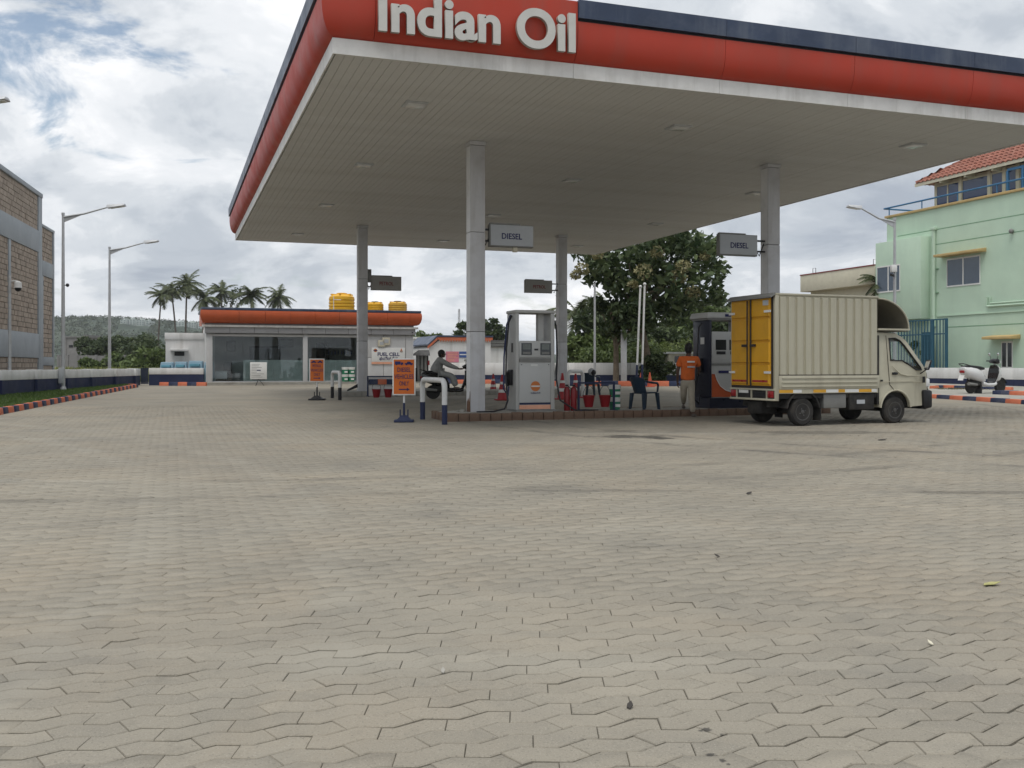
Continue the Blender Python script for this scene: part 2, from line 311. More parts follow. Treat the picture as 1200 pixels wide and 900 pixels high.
    if not far:
        bn = n_('ShaderNodeBump'); bn.inputs['Strength'].default_value = 0.35; bn.inputs['Distance'].default_value = 0.004
        l_(mm('ADD', noise(120, 3, 0.6), mm('MULTIPLY', noise(14, 3), 0.7)), bn.inputs['Height']); l_(bn.outputs[0], b.inputs['Normal'])
    return m
def _o(px, py): p = gp(px, py); return p.x, p.y
TRACKS = [(-22, 2, 20.0, 0.22, (0.31, 0.288, 0.24), 0.5), (14, 26, 14.5, 0.16, (0.12, 0.11, 0.095), 0.75), (-6, 30, 19.5, 0.18, (0.13, 0.12, 0.10), 0.55), (24, -6, 21, 0.2, (0.13, 0.12, 0.10), 0.5), (2, -30, 46.0, 0.2, (0.31, 0.288, 0.24), 0.5)]
OIL = [(*_o(735, 511.5), 0.75, 0.35, 0.8), (*_o(772, 513.5), 0.35, 0.25, 0.85), (*_o(728, 505), 0.4, 0.25, 0.35), (*_o(905, 494), 1.0, 0.5, 0.6),
       (*_o(960, 507), 1.6, 0.5, 0.45), (*_o(828, 855.5), 0.022, 0.020, 0.85), (*_o(821, 856), 0.012, 0.010, 0.8), (*_o(848, 861), 0.014, 0.012, 0.8), (*_o(847, 892), 0.014, 0.018, 0.85), (*_o(833, 885), 0.022, 0.018, 0.85), (*_o(853, 896), 0.01, 0.01, 0.8), (*_o(700, 575), 1.1, 0.12, 0.3), (*_o(1150, 577), 0.9, 0.14, 0.4)]
M['paver'] = paving('paver', False); M['paving_far'] = paving('paving_far', True)
mk('joint_sand', (0.115, 0.108, 0.092), 0.95, var=0.35, scale=3, coords='World')

# ------------------------------------------------------------ mesh builder
class MB:
    def __init__(s): s.v = []; s.f = []; s.mi = []; s.M = None; s.m = 0
    def V(s, p):
        p = Vector(p)
        s.v.append(s.M @ p if s.M is not None else p); return len(s.v) - 1
    def face(s, ids): s.f.append(tuple(ids)); s.mi.append(s.m)
    def poly(s, pts): s.face([s.V(p) for p in pts]); return s
    def box(s, x0, x1, y0, y1, z0, z1):
        i = [s.V((x, y, z)) for z in (z0, z1) for (x, y) in ((x0, y0), (x1, y0), (x1, y1), (x0, y1))]
        for q in ((0, 3, 2, 1), (4, 5, 6, 7), (0, 1, 5, 4), (1, 2, 6, 5), (2, 3, 7, 6), (3, 0, 4, 7)): s.face([i[k] for k in q])
        return s
    def hexa(s, b, t):                            # bottom and top quads
        i = [s.V(p) for p in b] + [s.V(p) for p in t]
        for q in ((0, 3, 2, 1), (4, 5, 6, 7), (0, 1, 5, 4), (1, 2, 6, 5), (2, 3, 7, 6), (3, 0, 4, 7)): s.face([i[k] for k in q])
        return s
    def prism(s, pts, d):                         # polygon pts extruded by vector d
        d = Vector(d); n = len(pts); a = [s.V(p) for p in pts]; b = [s.V(Vector(p) + d) for p in pts]
        s.face(a[::-1]); s.face(b)
        for k in range(n): s.face([a[k], a[(k + 1) % n], b[(k + 1) % n], b[k]])
        return s
    def cyl(s, p0, p1, r0, r1=None, n=12, caps=True):
        return s.tube([p0, p1], [r0, r0 if r1 is None else r1], n, caps)
    def tube(s, pts, r, n=8, caps=True, closed=False):
        pts = [Vector(p) for p in pts]; k = len(pts); rr = r if isinstance(r, (list, tuple)) else [r] * k
        rings = []; up = None
        for i in range(k):
            if closed: t = pts[(i + 1) % k] - pts[i - 1]
            else: t = pts[min(i + 1, k - 1)] - pts[max(i - 1, 0)]
            t.normalize()
            if up is None: up = Vector((0, 0, 1)) if abs(t.z) < 0.9 else Vector((1, 0, 0))
            a = t.cross(up); a = a.normalized() if a.length > 1e-6 else t.orthogonal().normalized(); b = a.cross(t).normalized(); up = b
            rings.append([s.V(pts[i] + (a * math.cos(2 * math.pi * j / n) + b * math.sin(2 * math.pi * j / n)) * rr[i]) for j in range(n)])
        for i in range(k if closed else k - 1):
            q, w_ = rings[i], rings[(i + 1) % k]
            for j in range(n): s.face([q[j], w_[j], w_[(j + 1) % n], q[(j + 1) % n]])
        if caps and not closed: s.face(rings[0]); s.face(rings[-1][::-1])
        return s
    def lathe(s, prof, n=20, c=(0, 0, 0), ax='z', caps=True):
        c = Vector(c); rings = []
        for (r, z) in prof:
            ring = []
            for j in range(n):
                q = 2 * math.pi * j / n; p = (r * math.cos(q), r * math.sin(q), z)
                if ax == 'y': p = (p[0], p[2], -p[1])
                if ax == 'x': p = (p[2], p[0], p[1])
                ring.append(s.V(c + Vector(p)))
            rings.append(ring)
        for a, b in zip(rings, rings[1:]):
            for j in range(n): s.face([a[j], a[(j + 1) % n], b[(j + 1) % n], b[j]])
        if caps: s.face(rings[0][::-1]); s.face(rings[-1])
        return s
    def ball(s, c, r, n=10, m=7, sc=(1, 1, 1)):
        pr = [(max(1e-4, math.sin(math.pi * i / m)), -math.cos(math.pi * i / m)) for i in range(m + 1)]
        c = Vector(c); rings = [[s.V(c + Vector((a * math.cos(2 * math.pi * j / n) * r * sc[0], a * math.sin(2 * math.pi * j / n) * r * sc[1], z * r * sc[2]))) for j in range(n)] for a, z in pr]
        for a, b in zip(rings, rings[1:]):
            for j in range(n): s.face([a[j], a[(j + 1) % n], b[(j + 1) % n], b[j]])
        return s
    def mesh(s, name, mats, bevel=0, seg=2, smooth=True, ang=35):
        me = bpy.data.meshes.new(name); me.from_pydata([tuple(p) for p in s.v], [], s.f)
        for m_ in (mats if isinstance(mats, (list, tuple)) else [mats]): me.materials.append(M[m_])
        me.polygons.foreach_set('material_index', s.mi)
        bm = bmesh.new(); bm.from_mesh(me); bmesh.ops.recalc_face_normals(bm, faces=bm.faces)
        if bevel: bmesh.ops.bevel(bm, geom=[e for e in bm.edges if len(e.link_faces) == 2 and e.calc_face_angle(0) > R(30)], offset=bevel, segments=seg, affect='EDGES', profile=0.5, clamp_overlap=True)
        bm.to_mesh(me); bm.free()
        if smooth:
            me.polygons.foreach_set('use_smooth', [True] * len(me.polygons)); me.set_sharp_from_angle(angle=R(ang))
        me.update(); return me
    def build(s, name, mats, parent=None, loc=None, rz=None, **k):
        return link(name, s.mesh(name, mats, **k), parent, loc, rz)
def link(name, me, parent=None, loc=None, rz=None):
    o = bpy.data.objects.new(name, me); COL.objects.link(o); o.parent = parent
    if loc is not None: o.location = loc
    if rz is not None: o.rotation_euler = (0, 0, rz)
    return o
def tag(o, label=None, cat=None, group=None, kind=None):
    if label: o['label'] = label
    if cat: o['category'] = cat
    if group: o['group'] = group
    if kind: o['kind'] = kind
    return o
def thing(name, label, cat, loc=(0, 0, 0), rz=0.0, group=None):
    o = bpy.data.objects.new(name, None); COL.objects.link(o); o.location = loc; o.rotation_euler = (0, 0, rz); o.empty_display_size = 0.2
    return tag(o, label, cat, group)
def struct(name, mb, m, **k): return tag(mb.build(name, m, **k), kind='structure')
def copy_tree(o, parent=None):
    c = o.copy(); COL.objects.link(c); c.parent = parent
    for ch in o.children: copy_tree(ch, c)
    return c
def place(o, loc, rz=0.0, label=None, group=None):
    o.location = loc; o.rotation_euler = (0, 0, rz)
    if label: o['label'] = label
    if group: o['group'] = group
    return o
def text_mesh(name, txt, size, mat_, depth=0.004, bold=0.0, align='CENTER', width=None):
    c = bpy.data.curves.new(name, 'FONT'); c.body = txt; c.size = size; c.extrude = depth / 2; c.offset = bold * size; c.align_x = align; c.align_y = 'BOTTOM_BASELINE'; c.resolution_u = 8 if size > 0.5 else 3
    o = bpy.data.objects.new(name, c); COL.objects.link(o)
    me = bpy.data.meshes.new_from_object(o.evaluated_get(bpy.context.evaluated_depsgraph_get()))
    bpy.data.objects.remove(o); bpy.data.curves.remove(c); me.name = name
    me.materials.clear(); me.materials.append(M[mat_])
    n = len(me.vertices); a = np.empty(n * 3); me.vertices.foreach_get('co', a); a = a.reshape(-1, 3)
    if width and n:
        wd = a[:, 0].max() - a[:, 0].min(); a[:, 0] *= width / wd
    b = np.stack([a[:, 0], -a[:, 2], a[:, 1]], 1)  # stands upright, reads from -Y
    me.vertices.foreach_set('co', b.ravel()); me.update()
    return me
def letters(parent, txt, size, mat_, loc, depth=0.004, bold=0.015, width=None, name='lettering'):
    return link(name, text_mesh(name, txt, size, mat_, depth, bold, 'CENTER', width), parent, loc)
def shared(name, parent, me, loc, rz=0.0): return link(name, me, parent, loc, rz)

# ============================================================ SETTING: ground and paving
mb = MB(); xs = [-3000, -60, 60, 3000]; ys = [-40, 60, 200, 4000]
ids = [[mb.V((x, y, g(y) - 0.06)) for x in xs] for y in ys]
for j in range(3):
    for i in range(3): mb.face([ids[j][i], ids[j][i + 1], ids[j + 1][i + 1], ids[j + 1][i]])
struct('ground', mb, 'soil', smooth=False)
def sheet(pts, h): return MB().poly([(x, y, g(y) + h) for x, y in pts])
FAR0 = 27.0
fore = struct('forecourt', sheet([(-17.2, -8), (32, -8), (32, 59), (-20, 59), (-18.6, 47), (-16.9, 44), (-16.9, 30)], -0.010), 'joint_sand', smooth=False)
o = sheet([(-17.0, FAR0), (30, FAR0), (30, 58.5), (-19.4, 58.5), (-18.4, 47), (-16.8, 44), (-16.8, 30)], -0.001).build('paved_area', 'paving_far', fore, smooth=False)
# zig-zag concrete pavers: rows run along the canopy front, joints sit on the slanting part of each wave
PL, PW, PT = 0.250, 0.125, math.tan(R(20))
def wave(s):
    q = (s / PL) % 1.0
    return PT * PL * (0.25 - q) if q < 0.5 else PT * PL * (q - 0.75)
dlt = 0.5 * PT * PW / (1 + PT * PT)
def paver_poly(par):                              # outline in the (u, v) frame about the paver's centre
    c = PL * (0.25 if par == 0 else 0.75); sg = 1 if par == 0 else -1
    lo = [c - sg * dlt, c + (0.25) * PL, c + 0.75 * PL, c + PL - sg * dlt]; hi = [c + sg * dlt, c + 0.25 * PL, c + 0.75 * PL, c + PL + sg * dlt]
    mid = c + PL / 2
    return [(s - mid, wave(s) - PW / 2) for s in lo] + [(s - mid, wave(s) + PW / 2) for s in reversed(hi)], mid
def inset(poly, dl, ds):                          # long edges pulled in by dl, end joints by ds
    n = len(poly); out = []; h_ = n // 2
    for i in range(n):
        p, q, r = Vector(poly[i - 1]), Vector(poly[i]), Vector(poly[(i + 1) % n])
        e1 = (q - p).normalized(); e2 = (r - q).normalized(); n1 = Vector((-e1.y, e1.x)); n2 = Vector((-e2.y, e2.x))
        d1 = ds if (i - 1) % n in (h_ - 1, n - 1) else dl; d2 = ds if i in (h_ - 1, n - 1) else dl
        cr = e1.cross(e2)
        out.append(q + n1 * d1 if abs(cr) < 1e-4 else q + (e2 * d1 - e1 * d2) / cr)
    return out
SHP = []
for par in (0, 1):
    poly, mid = paver_poly(par); SHP.append((inset(poly, 0.0040, 0.0010), inset(poly, 0.0085, 0.0032), mid))
us = []; 
for r in range(-150, 240):
    v = r * PW; par = r % 2; mid = SHP[par][2]
    for k in range(-75, 160):
        u = k * PL + mid; p = cf(u, v)
        if 1.4 < p.y < FAR0 + 0.05 and abs(p.x) < 0.56 * p.y + 2.2 and p.x > -16.6:
            vis = abs(p.x) < 0.522 * p.y and CAMH * FPX / p.y < 470
            us.append((p.y + 0.4 * abs(p.x) + (0 if vis else 500), u, v, par))
us.sort(); print('pavers', len(us))
near, rest = us[:300], us[300:]
tone_me = []
for par in (0, 1):
    for k in range(8):
        a, b, _ = SHP[par]; mbp = MB(); n = len(a)
        t_ = [mbp.V((x, y, 0)) for x, y in b]; m_ = [mbp.V((x, y, -0.004)) for x, y in a]; d_ = [mbp.V((x, y, -0.03)) for x, y in a]
        mbp.face(t_)
        for i in range(n):
            j = (i + 1) % n; mbp.face([m_[i], m_[j], t_[j], t_[i]]); mbp.face([d_[i], d_[j], m_[j], m_[i]])
        me = mbp.mesh('paver', 'paver', smooth=False)
        at_ = me.attributes.new('tone', 'FLOAT', 'POINT'); at_.data.foreach_set('value', [k / 7.0] * len(me.vertices)); tone_me.append(me)
for _, u, v, par in near:
    o = link('paver', tone_me[par * 8 + random.randrange(8)], fore); p = cf(u, v)
    o.location = (p.x, p.y, g(p.y) + random.gauss(0, 0.0013)); o.rotation_euler = (R(random.gauss(0.5, 0.62)), R(random.gauss(0, 0.5)), A)
nv = len(SHP[0][0])
V_, F_, T_ = [], [], []
arr = np.array([(u, v, par) for _, u, v, par in rest])
tops = []
for par in (0, 1):
    q = arr[arr[:, 2] == par]; n = len(q)
    a = np.array([tuple(p) for p in SHP[par][0]]); b = np.array([tuple(p) for p in SHP[par][1]])
    dz = rng.normal(0, 0.0013, n); tx = rng.normal(0, 0.009, n); ty = rng.normal(0, 0.011, n)
    def ring(pl, z):
        uu = q[:, 0:1] + pl[None, :, 0]; vv = q[:, 1:2] + pl[None, :, 1]
        X = C0.x + uu * CA - vv * SA; Y = C0.y + uu * SA + vv * CA
        Z = SLOPE * Y + z + dz[:, None] + pl[None, :, 0] * tx[:, None] + pl[None, :, 1] * ty[:, None]
        return np.stack([X, Y, Z], -1)
    vt = np.concatenate([ring(b, 0.0), ring(a, -0.004), ring(a, -0.025)], 1)   # (n, 3*nv, 3)
    base = sum(len(x) for x in V_); V_.append(vt.reshape(-1, 3)); T_.append(np.repeat(rng.random(n), 3 * nv))
    off = base + np.arange(n)[:, None] * 3 * nv
    tops.append((off + np.arange(nv)[None, :]))
    for i in range(nv):
        j = (i + 1) % nv
        F_.append(off + np.array([nv + i, nv + j, j, i])[None, :]); F_.append(off + np.array([2 * nv + i, 2 * nv + j, nv + j, nv + i])[None, :])
V_ = np.concatenate(V_); quads = np.concatenate(F_); tp = np.concatenate(tops)
me = bpy.data.meshes.new('paver_field'); me.vertices.add(len(V_)); me.vertices.foreach_set('co', V_.ravel())
nl = tp.size + quads.size; me.loops.add(nl); me.loops.foreach_set('vertex_index', np.concatenate([tp.ravel(), quads.ravel()]))
me.polygons.add(len(tp) + len(quads))
me.polygons.foreach_set('loop_start', np.concatenate([np.arange(len(tp)) * nv, tp.size + np.arange(len(quads)) * 4]))
me.materials.append(M['paver']); me.update(calc_edges=True); me.validate()
at_ = me.attributes.new('tone', 'FLOAT', 'POINT'); at_.data.foreach_set('value', np.concatenate(T_))
tag(link('paver_field', me, fore), kind='stuff')

# ============================================================ CANOPY
ZS, CU, CV = 6.2, 15.1, 24.0
can = thing('filling_station_canopy', 'huge flat canopy with curved red fascia and white trim over the fuel pumps', 'canopy', cf(0, 0), A)
MB().box(0.02, CU - 0.02, 0.02, CV - 0.02, ZS + 0.06, ZS + 0.10).build('soffit_backing', 'soffit', can)
MB().box(0.15, CU - 0.15, 0.15, CV - 0.15, ZS + 0.12, ZS + 0.8).build('roof_deck', 'roof_deck', can)
ns = 100; sw = (CU - 0.06) / ns
strip = MB().hexa([(0.0032, 0, 0), (sw - 0.0032, 0, 0), (sw - 0.0032, CV - 0.06, 0), (0.0032, CV - 0.06, 0)], [(0.001, 0, 0.05), (sw - 0.001, 0, 0.05), (sw - 0.001, CV - 0.06, 0.05), (0.001, CV - 0.06, 0.05)]).mesh('soffit_strip', 'soffit', smooth=False)
for i in range(ns): shared('soffit_strip', can, strip, (0.03 + i * sw, 0.03, ZS + random.uniform(0, 0.003)))
PROF = [(0.0, 6.43), (0.06, 6.445), (0.115, 6.485), (0.16, 6.55), (0.195, 6.64), (0.22, 6.76), (0.235, 6.92), (0.235, 7.07)]
JU = [-0.0, 0.60, 3.99, 6.8, 9.53, 12.3, CU]; JV = [0, 2.0, 4.95, 7.9, 10.8, 13.7, 16.6, 19.5, 22.4, CV]
def run(mbk, prof, side, s0, s1, m0=False, m1=False):   # fascia profile swept along an edge; m0/m1: mitred end
    a, b = [], []
    for (o_, z) in prof:
        e0 = s0 - (o_ if m0 else 0); e1 = s1 + (o_ if m1 else 0)
        if side == 'front': p, q = (e0, -o_, z), (e1, -o_, z)
        elif side == 'left': p, q = (-o_, e0, z), (-o_, e1, z)
        elif side == 'right': p, q = (CU + o_, e0, z), (CU + o_, e1, z)
        else: p, q = (e0, CV + o_, z), (e1, CV + o_, z)
        a.append(mbk.V(p)); b.append(mbk.V(q))
    for i in range(len(prof) - 1): mbk.face([a[i], b[i], b[i + 1], a[i + 1]])
    mbk.face(a); mbk.face(b[::-1]); mbk.face([a[0], a[-1], b[-1], b[0]])
inner = [(0.03, 7.08), (0.03, 6.43)]; SP = PROF[:-1] + [(0.235, 7.40)]; sinner = [(0.05, 7.40), (0.05, 6.43)]
def fascia(side, J):
    for i in range(len(J) - 1):
        k = MB(); e = 0.004; m0 = i == 0; m1 = i == len(J) - 2
        sign = side == 'front' and i == 1
        run(k, (SP + [(0.03, 7.40), (0.03, 6.43)]) if sign else PROF + inner, side, J[i] + (0 if m0 else e), J[i + 1] - (0 if m1 else e), m0, m1)
        p = k.build('fascia_panel', 'red_fascia', can, smooth=True, ang=40)
        if sign: continue
        k = MB(); run(k, [(0.06, 7.12), (0.27, 7.12), (0.275, 7.42), (0.06, 7.42)], side, J[i] + (0 if m0 else e), J[i + 1] - (0 if m1 else e), m0, m1)
        k.build('parapet_panel', 'navy_band', can, smooth=False)
for sd_, J in (('front', JU), ('left', JV), ('right', JV), ('back', JU)):
    fascia(sd_, J)
    TJ = [x for x in J if not (sd_ == 'front' and x == JU[1])]
    for i in range(len(TJ) - 1):
        k = MB(); run(k, [(0.0, ZS - 0.02), (0.03, ZS - 0.02), (0.035, 6.425), (0.0, 6.425)], sd_, TJ[i] + (0 if i == 0 else 0.003), TJ[i + 1] - (0 if i == len(TJ) - 2 else 0.003), i == 0, i == len(TJ) - 2)
        k.build('trim_strip', 'white_trim', can, smooth=False)
    k = MB(); run(k, [(0.05, 7.05), (0.19, 7.05), (0.19, 7.14), (0.05, 7.14)], sd_, 0.1, (CU if sd_ in ('front', 'back') else CV) - 0.1); k.build('shadow_strip', 'dark_metal', can, smooth=False)  # dark strip between fascia and parapet, the shadow line put in as colour
# raised letters: each character a separate channel letter with grey returns
wd = thing('canopy_sign', 'big raised white channel letters spelling Indian Oil on red canopy fascia', 'sign', cf(0, 0), A)
def letter_row(txt, u0, u1, z, size, proud):
    tot = text_mesh('t', txt, size, 'letter_white', 0.02, 0.030, 'LEFT'); xs_ = [v_.co.x for v_ in tot.vertices]; lo, hi = min(xs_), max(xs_); sc = (u1 - u0) / (hi - lo)
    adv = 0.0
    for i, ch in enumerate(txt):
        if ch == ' ': continue
        pre = text_mesh('t', txt[:i + 1], size, 'letter_white', 0.02, 0.030, 'LEFT'); x1 = max(v_.co.x for v_ in pre.vertices)
        one = text_mesh('letter', ch, size, 'letter_white', 0.07, 0.030, 'LEFT'); w1 = max(v_.co.x for v_ in one.vertices)
        n = len(one.vertices); a = np.empty(n * 3); one.vertices.foreach_get('co', a); a = a.reshape(-1, 3); a[:, 0] = (a[:, 0] - w1) * sc; one.vertices.foreach_set('co', a.ravel())
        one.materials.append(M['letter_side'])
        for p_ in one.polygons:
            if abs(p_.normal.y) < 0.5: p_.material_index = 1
        link('letter', one, wd, (u0 + (x1 - lo) * sc, -0.235 - proud, z))
letter_row('Indian Oil', 0.62, 3.90, 6.53, 0.865, 0.085)
# recessed lights
lightp = [(486, 122), (795, 149), (1070, 170), (426, 193), (670, 211), (383, 240), (578, 252), (885, 226), (768, 262), (519, 282), (349, 274), (676, 288)]
lt0 = thing('canopy_light', 'square recessed light fitting in the cream canopy ceiling', 'light', (0, 0, 0), A, 'canopy ceiling lights')
MB().box(-0.21, 0.21, -0.21, 0.21, -0.030, 0.004).build('frame', 'lamp_grey', lt0, bevel=0.008)
MB().box(-0.16, 0.16, -0.16, 0.16, -0.040, -0.0305).build('lens', 'lamp_lens', lt0, bevel=0.004)
for i, (px, py) in enumerate(lightp):
    q = lt0 if i == 0 else copy_tree(lt0); q.location = on_z(px, py, ZS)
# columns
CP = [(3.87, 5.15), (11.3, 5.1), (3.9, 18.66), (11.38, 18.7)]
CL = ['pale grey canopy column with scuffed peeling base beside the grey petrol pump', 'grey canopy column rising behind the white delivery truck box', 'grey canopy column beside the fuel cell shop sign', 'grey canopy column behind the grey petrol pump with a brown petrol sign']
for i, (u, v) in enumerate(CP):
    p = cfg(u, v); z0 = 0.155; top = ZS - p.z - 0.002
    t = thing('canopy_column', CL[i], 'column', p, A, 'canopy columns'); h = 0.165
    cuts = [z0, 1.9, 4.05, top - 0.09]
    for a, b in zip(cuts, cuts[1:]):
        MB().box(-h, h, -h, h, a + 0.004, b - 0.004).build('cladding_sheet', 'clad', t, bevel=0.012)
        MB().box(-h - 0.004, -h, -h + 0.03, h - 0.03, a + 0.01, b - 0.01).build('side_sheet', 'clad_light', t)
    MB().box(-h + 0.02, h - 0.02, -h + 0.02, h - 0.02, 0.02, top - 0.01).build('steel_core', 'dark_metal', t)
    MB().box(-h - 0.018, h + 0.018, -h - 0.018, h + 0.018, top - 0.085, top).build('head_collar', 'clad', t, bevel=0.01)
    if i == 0:
        k = MB(); k.prism([(-h - 0.012, -0.16, 0.16), (-h - 0.012, 0.10, 0.16), (-h - 0.012, 0.08, 0.38), (-h - 0.012, -0.02, 0.46), (-h - 0.012, -0.09, 0.36), (-h - 0.012, -0.15, 0.62)], (0.006, 0, 0)); k.build('rust_patch', 'rust', t)
        k = MB()
        for (x, y, s_) in ((-0.32, -0.05, 0.07), (-0.40, 0.05, 0.05), (-0.27, 0.1, 0.06), (-0.36, -0.14, 0.045)): k.ball((x, y, 0.155 + s_ * 0.4), s_, 6, 4, (1, 1, 0.7))
        k.build('broken_mortar', 'concrete', t, smooth=False)
    if i == 2:
        MB().prism([(-h, -0.05, 0.42), (-h, -0.05, 0.30), (-h - 0.36, -0.05, 0.16), (-h - 0.36, -0.05, 0.22)], (0, 0.08, 0)).build('cable_ramp', 'dark_metal', t)
        MB().box(h + 0.002, h + 0.14, -0.1, 0.08, 3.95, 4.40).build('switch_box', 'disp_dark', t, bevel=0.01)
# pump islands with a rough brick edge
def island(u0, u1, v0, v1, label, brick):
    c = cfg((u0 + u1) / 2, (v0 + v1) / 2); L_, W_ = (u1 - u0) / 2, (v1 - v0) / 2
    t = thing('pump_island', label, 'island', c, A); t.rotation_euler = (0, 0, A)
    MB().box(-L_ + 0.10, L_ - 0.10, -W_ + 0.10, W_ - 0.10, -0.1, 0.155).build('slab', 'concrete', t)
    bl = MB().box(-0.112, 0.112, 0, 0.095, -0.1, 0.160).mesh('kerb_stone', brick, bevel=0.012)
    n = int(L_ * 2 / 0.235); st = 2 * L_ / n
    for k in range(n):
        x = -L_ + (k + 0.5) * st
        o = shared('kerb_stone', t, bl, (x, -W_ + random.uniform(-0.012, 0.006), random.uniform(-0.02, 0.006))); o.scale.x = st / 0.235
        shared('kerb_stone', t, bl, (x, W_ - 0.095 + random.uniform(-0.006, 0.012), random.uniform(-0.02, 0.006)))
    n = int((2 * W_ - 0.2) / 0.235); st = (2 * W_ - 0.2) / n
    for k in range(n):
        y = -W_ + 0.1 + (k + 0.5) * st
        for s_ in (-1, 1):
            o = shared('kerb_stone', t, bl, (s_ * L_ + (0 if s_ < 0 else 0), y, random.uniform(-0.02, 0.004)), -math.pi / 2 if s_ < 0 else math.pi / 2)
    return t
island(3.05, 12.6, 4.5, 5.85, 'long pump island edged with rough brown bricks under the nearer pumps', 'kerb_brick')
island(3.05, 12.6, 18.0, 19.35, 'grey pump island carrying the column beside the fuel cell shop', 'concrete')

# ============================================================ LEFT SIDE: lawn, kerb, boundary wall, lamps, block building
def kerb_line(name, pts, label, w=0.16, h=0.14, step=0.47, first=0, z=0.0, rot_in=1):
    """painted kerb: one block after another along a polyline of ground points"""
    p0 = Vector(pts[0]); t = thing(name, label, 'kerb', (p0.x, p0.y, g(p0.y) + z))
    me = {c: MB().hexa([(-0.5, -w / 2, -0.06), (0.5, -w / 2, -0.06), (0.5, w / 2, -0.06), (-0.5, w / 2, -0.06)], [(-0.5, -w / 2 + 0.025, h), (0.5, -w / 2 + 0.025, h), (0.5, w / 2 - 0.02, h), (-0.5, w / 2 - 0.02, h)]).mesh('kerb_block', c, bevel=0.012) for c in ('kerb_orange', 'kerb_navy')}
    k = first
    for a, b in zip(pts, pts[1:]):
        a = Vector(a).to_2d(); b = Vector(b).to_2d(); d = b - a; n = max(1, round(d.length / step)); st = d.length / n
        for i in range(n):
            c = a + d * ((i + 0.5) / n)
            o = shared('kerb_block', t, me['kerb_orange' if k % 2 == 0 else 'kerb_navy'], (c.x - p0.x + random.uniform(-0.006, 0.006), c.y - p0.y + random.uniform(-0.006, 0.006), g(c.y) + z - t.location.z + random.uniform(-0.006, 0.006)), math.atan2(d.y, d.x) + random.gauss(0, 0.008))
            o.scale.x = st - 0.006; k += 1
    return t
ka = gp(-60, 494); kb = gp(0, 485.5); kc = gp(160, 453.8); kd = gp(164, 451.5)
kd = Vector((kc.x - 0.45, kc.y + 0.35, 0))
kerb_line('painted_kerb', [(-10.6, 17.0), (kb.x, kb.y), (kc.x, kc.y), (kd.x, kd.y)], 'long orange and navy painted kerb along the strip of lawn', w=0.17, h=0.15, first=1)
lawn_poly = [(-10.7, 17.0), (kb.x - 0.12, kb.y), (kc.x - 0.12, kc.y - 0.1), (kd.x - 0.1, kd.y + 0.1), (-18.05, 45.2), (-16.75, 31), (-15.7, 17)]
k = MB(); a_ = [(x, y, g(y) + 0.10) for x, y in lawn_poly]; k.poly(a_)
struct('lawn', k, 'lawn_soil', smooth=False)
def inside(x, y, P):
    c = False; n = len(P)
    for i in range(n):
        (x1, y1), (x2, y2) = P[i], P[(i + 1) % n]
        if (y1 > y) != (y2 > y) and x < (x2 - x1) * (y - y1) / (y2 - y1) + x1: c = not c
    return c
def blades(n, P, zoff, hmin, hmax, wd):
    xs_ = [p[0] for p in P]; ys_ = [p[1] for p in P]; V, F = [], []
    while len(F) < n:
        x, y = random.uniform(min(xs_), max(xs_)), random.uniform(min(ys_), max(ys_))
        if not inside(x, y, P): continue
        a = random.uniform(0, 6.283); h = random.uniform(hmin, hmax); dx, dy = math.cos(a) * wd, math.sin(a) * wd; lx, ly = random.gauss(0, 0.35) * h, random.gauss(0, 0.35) * h; z = g(y) + zoff
        i = len(V); V += [(x - dx, y - dy, z), (x + dx, y + dy, z), (x + lx, y + ly, z + h)]; F.append((i, i + 1, i + 2))
    me = bpy.data.meshes.new('grass'); me.from_pydata(V, [], F); return me
me = blades(26000, lawn_poly, 0.095, 0.03, 0.085, 0.012); me.materials.append(M['grass'])
tag(link('grass', me), 'short green grass on the lawn strip behind the kerb', 'grass', kind='stuff')
# boundary wall with piers
def wall_run(a, b, label, h0, h1, hw, piers, name='boundary_wall', thick=0.2, seg=3.0, cap=True):
    a = Vector(a); b = Vector(b); d = b - a; Ln = d.length; rz = math.atan2(d.y, d.x); zz = min(g(a.y), g(b.y)) - 0.1
    t = thing(name, label, 'wall', (a.x, a.y, zz), rz)
    n = max(1, round(Ln / seg))
    for i in range(n):
        x0, x1 = i * Ln / n + 0.004, (i + 1) * Ln / n - 0.004
        MB().box(x0, x1, -thick / 2, thick / 2, 0, h0).build('painted_base', 'wall_navy', t)
        MB().box(x0, x1, -thick / 2 - 0.012, thick / 2 + 0.012, h0 + 0.001, h0 + hw).build('white_coping', 'wall_white', t, bevel=0.01)
    for x in piers:
        x *= Ln
        p = MB().box(x - 0.2, x + 0.2, -thick / 2 - 0.10, thick / 2 + 0.10, 0, h0 + 0.003).build('pier', 'wall_navy', t)
        MB().box(x - 0.21, x + 0.21, -thick / 2 - 0.115, thick / 2 + 0.115, h0 + 0.006, h0 + hw + 0.012).build('pier_cap', 'wall_white', p, bevel=0.01)
    return t
wa = at(0, 435, 32.2); wb = at(162, 432, 47.2)
wdir = (wb - wa); w0 = wa - wdir * 0.9
wall_run((wb.x, wb.y, 0), (w0.x, w0.y, 0), 'low white and navy boundary wall with piers behind the lawn', 0.80, 0.33, 0.33, (0.03, 0.13, 0.235, 0.33, 0.43, 0.53, 0.66, 0.8, 0.93))
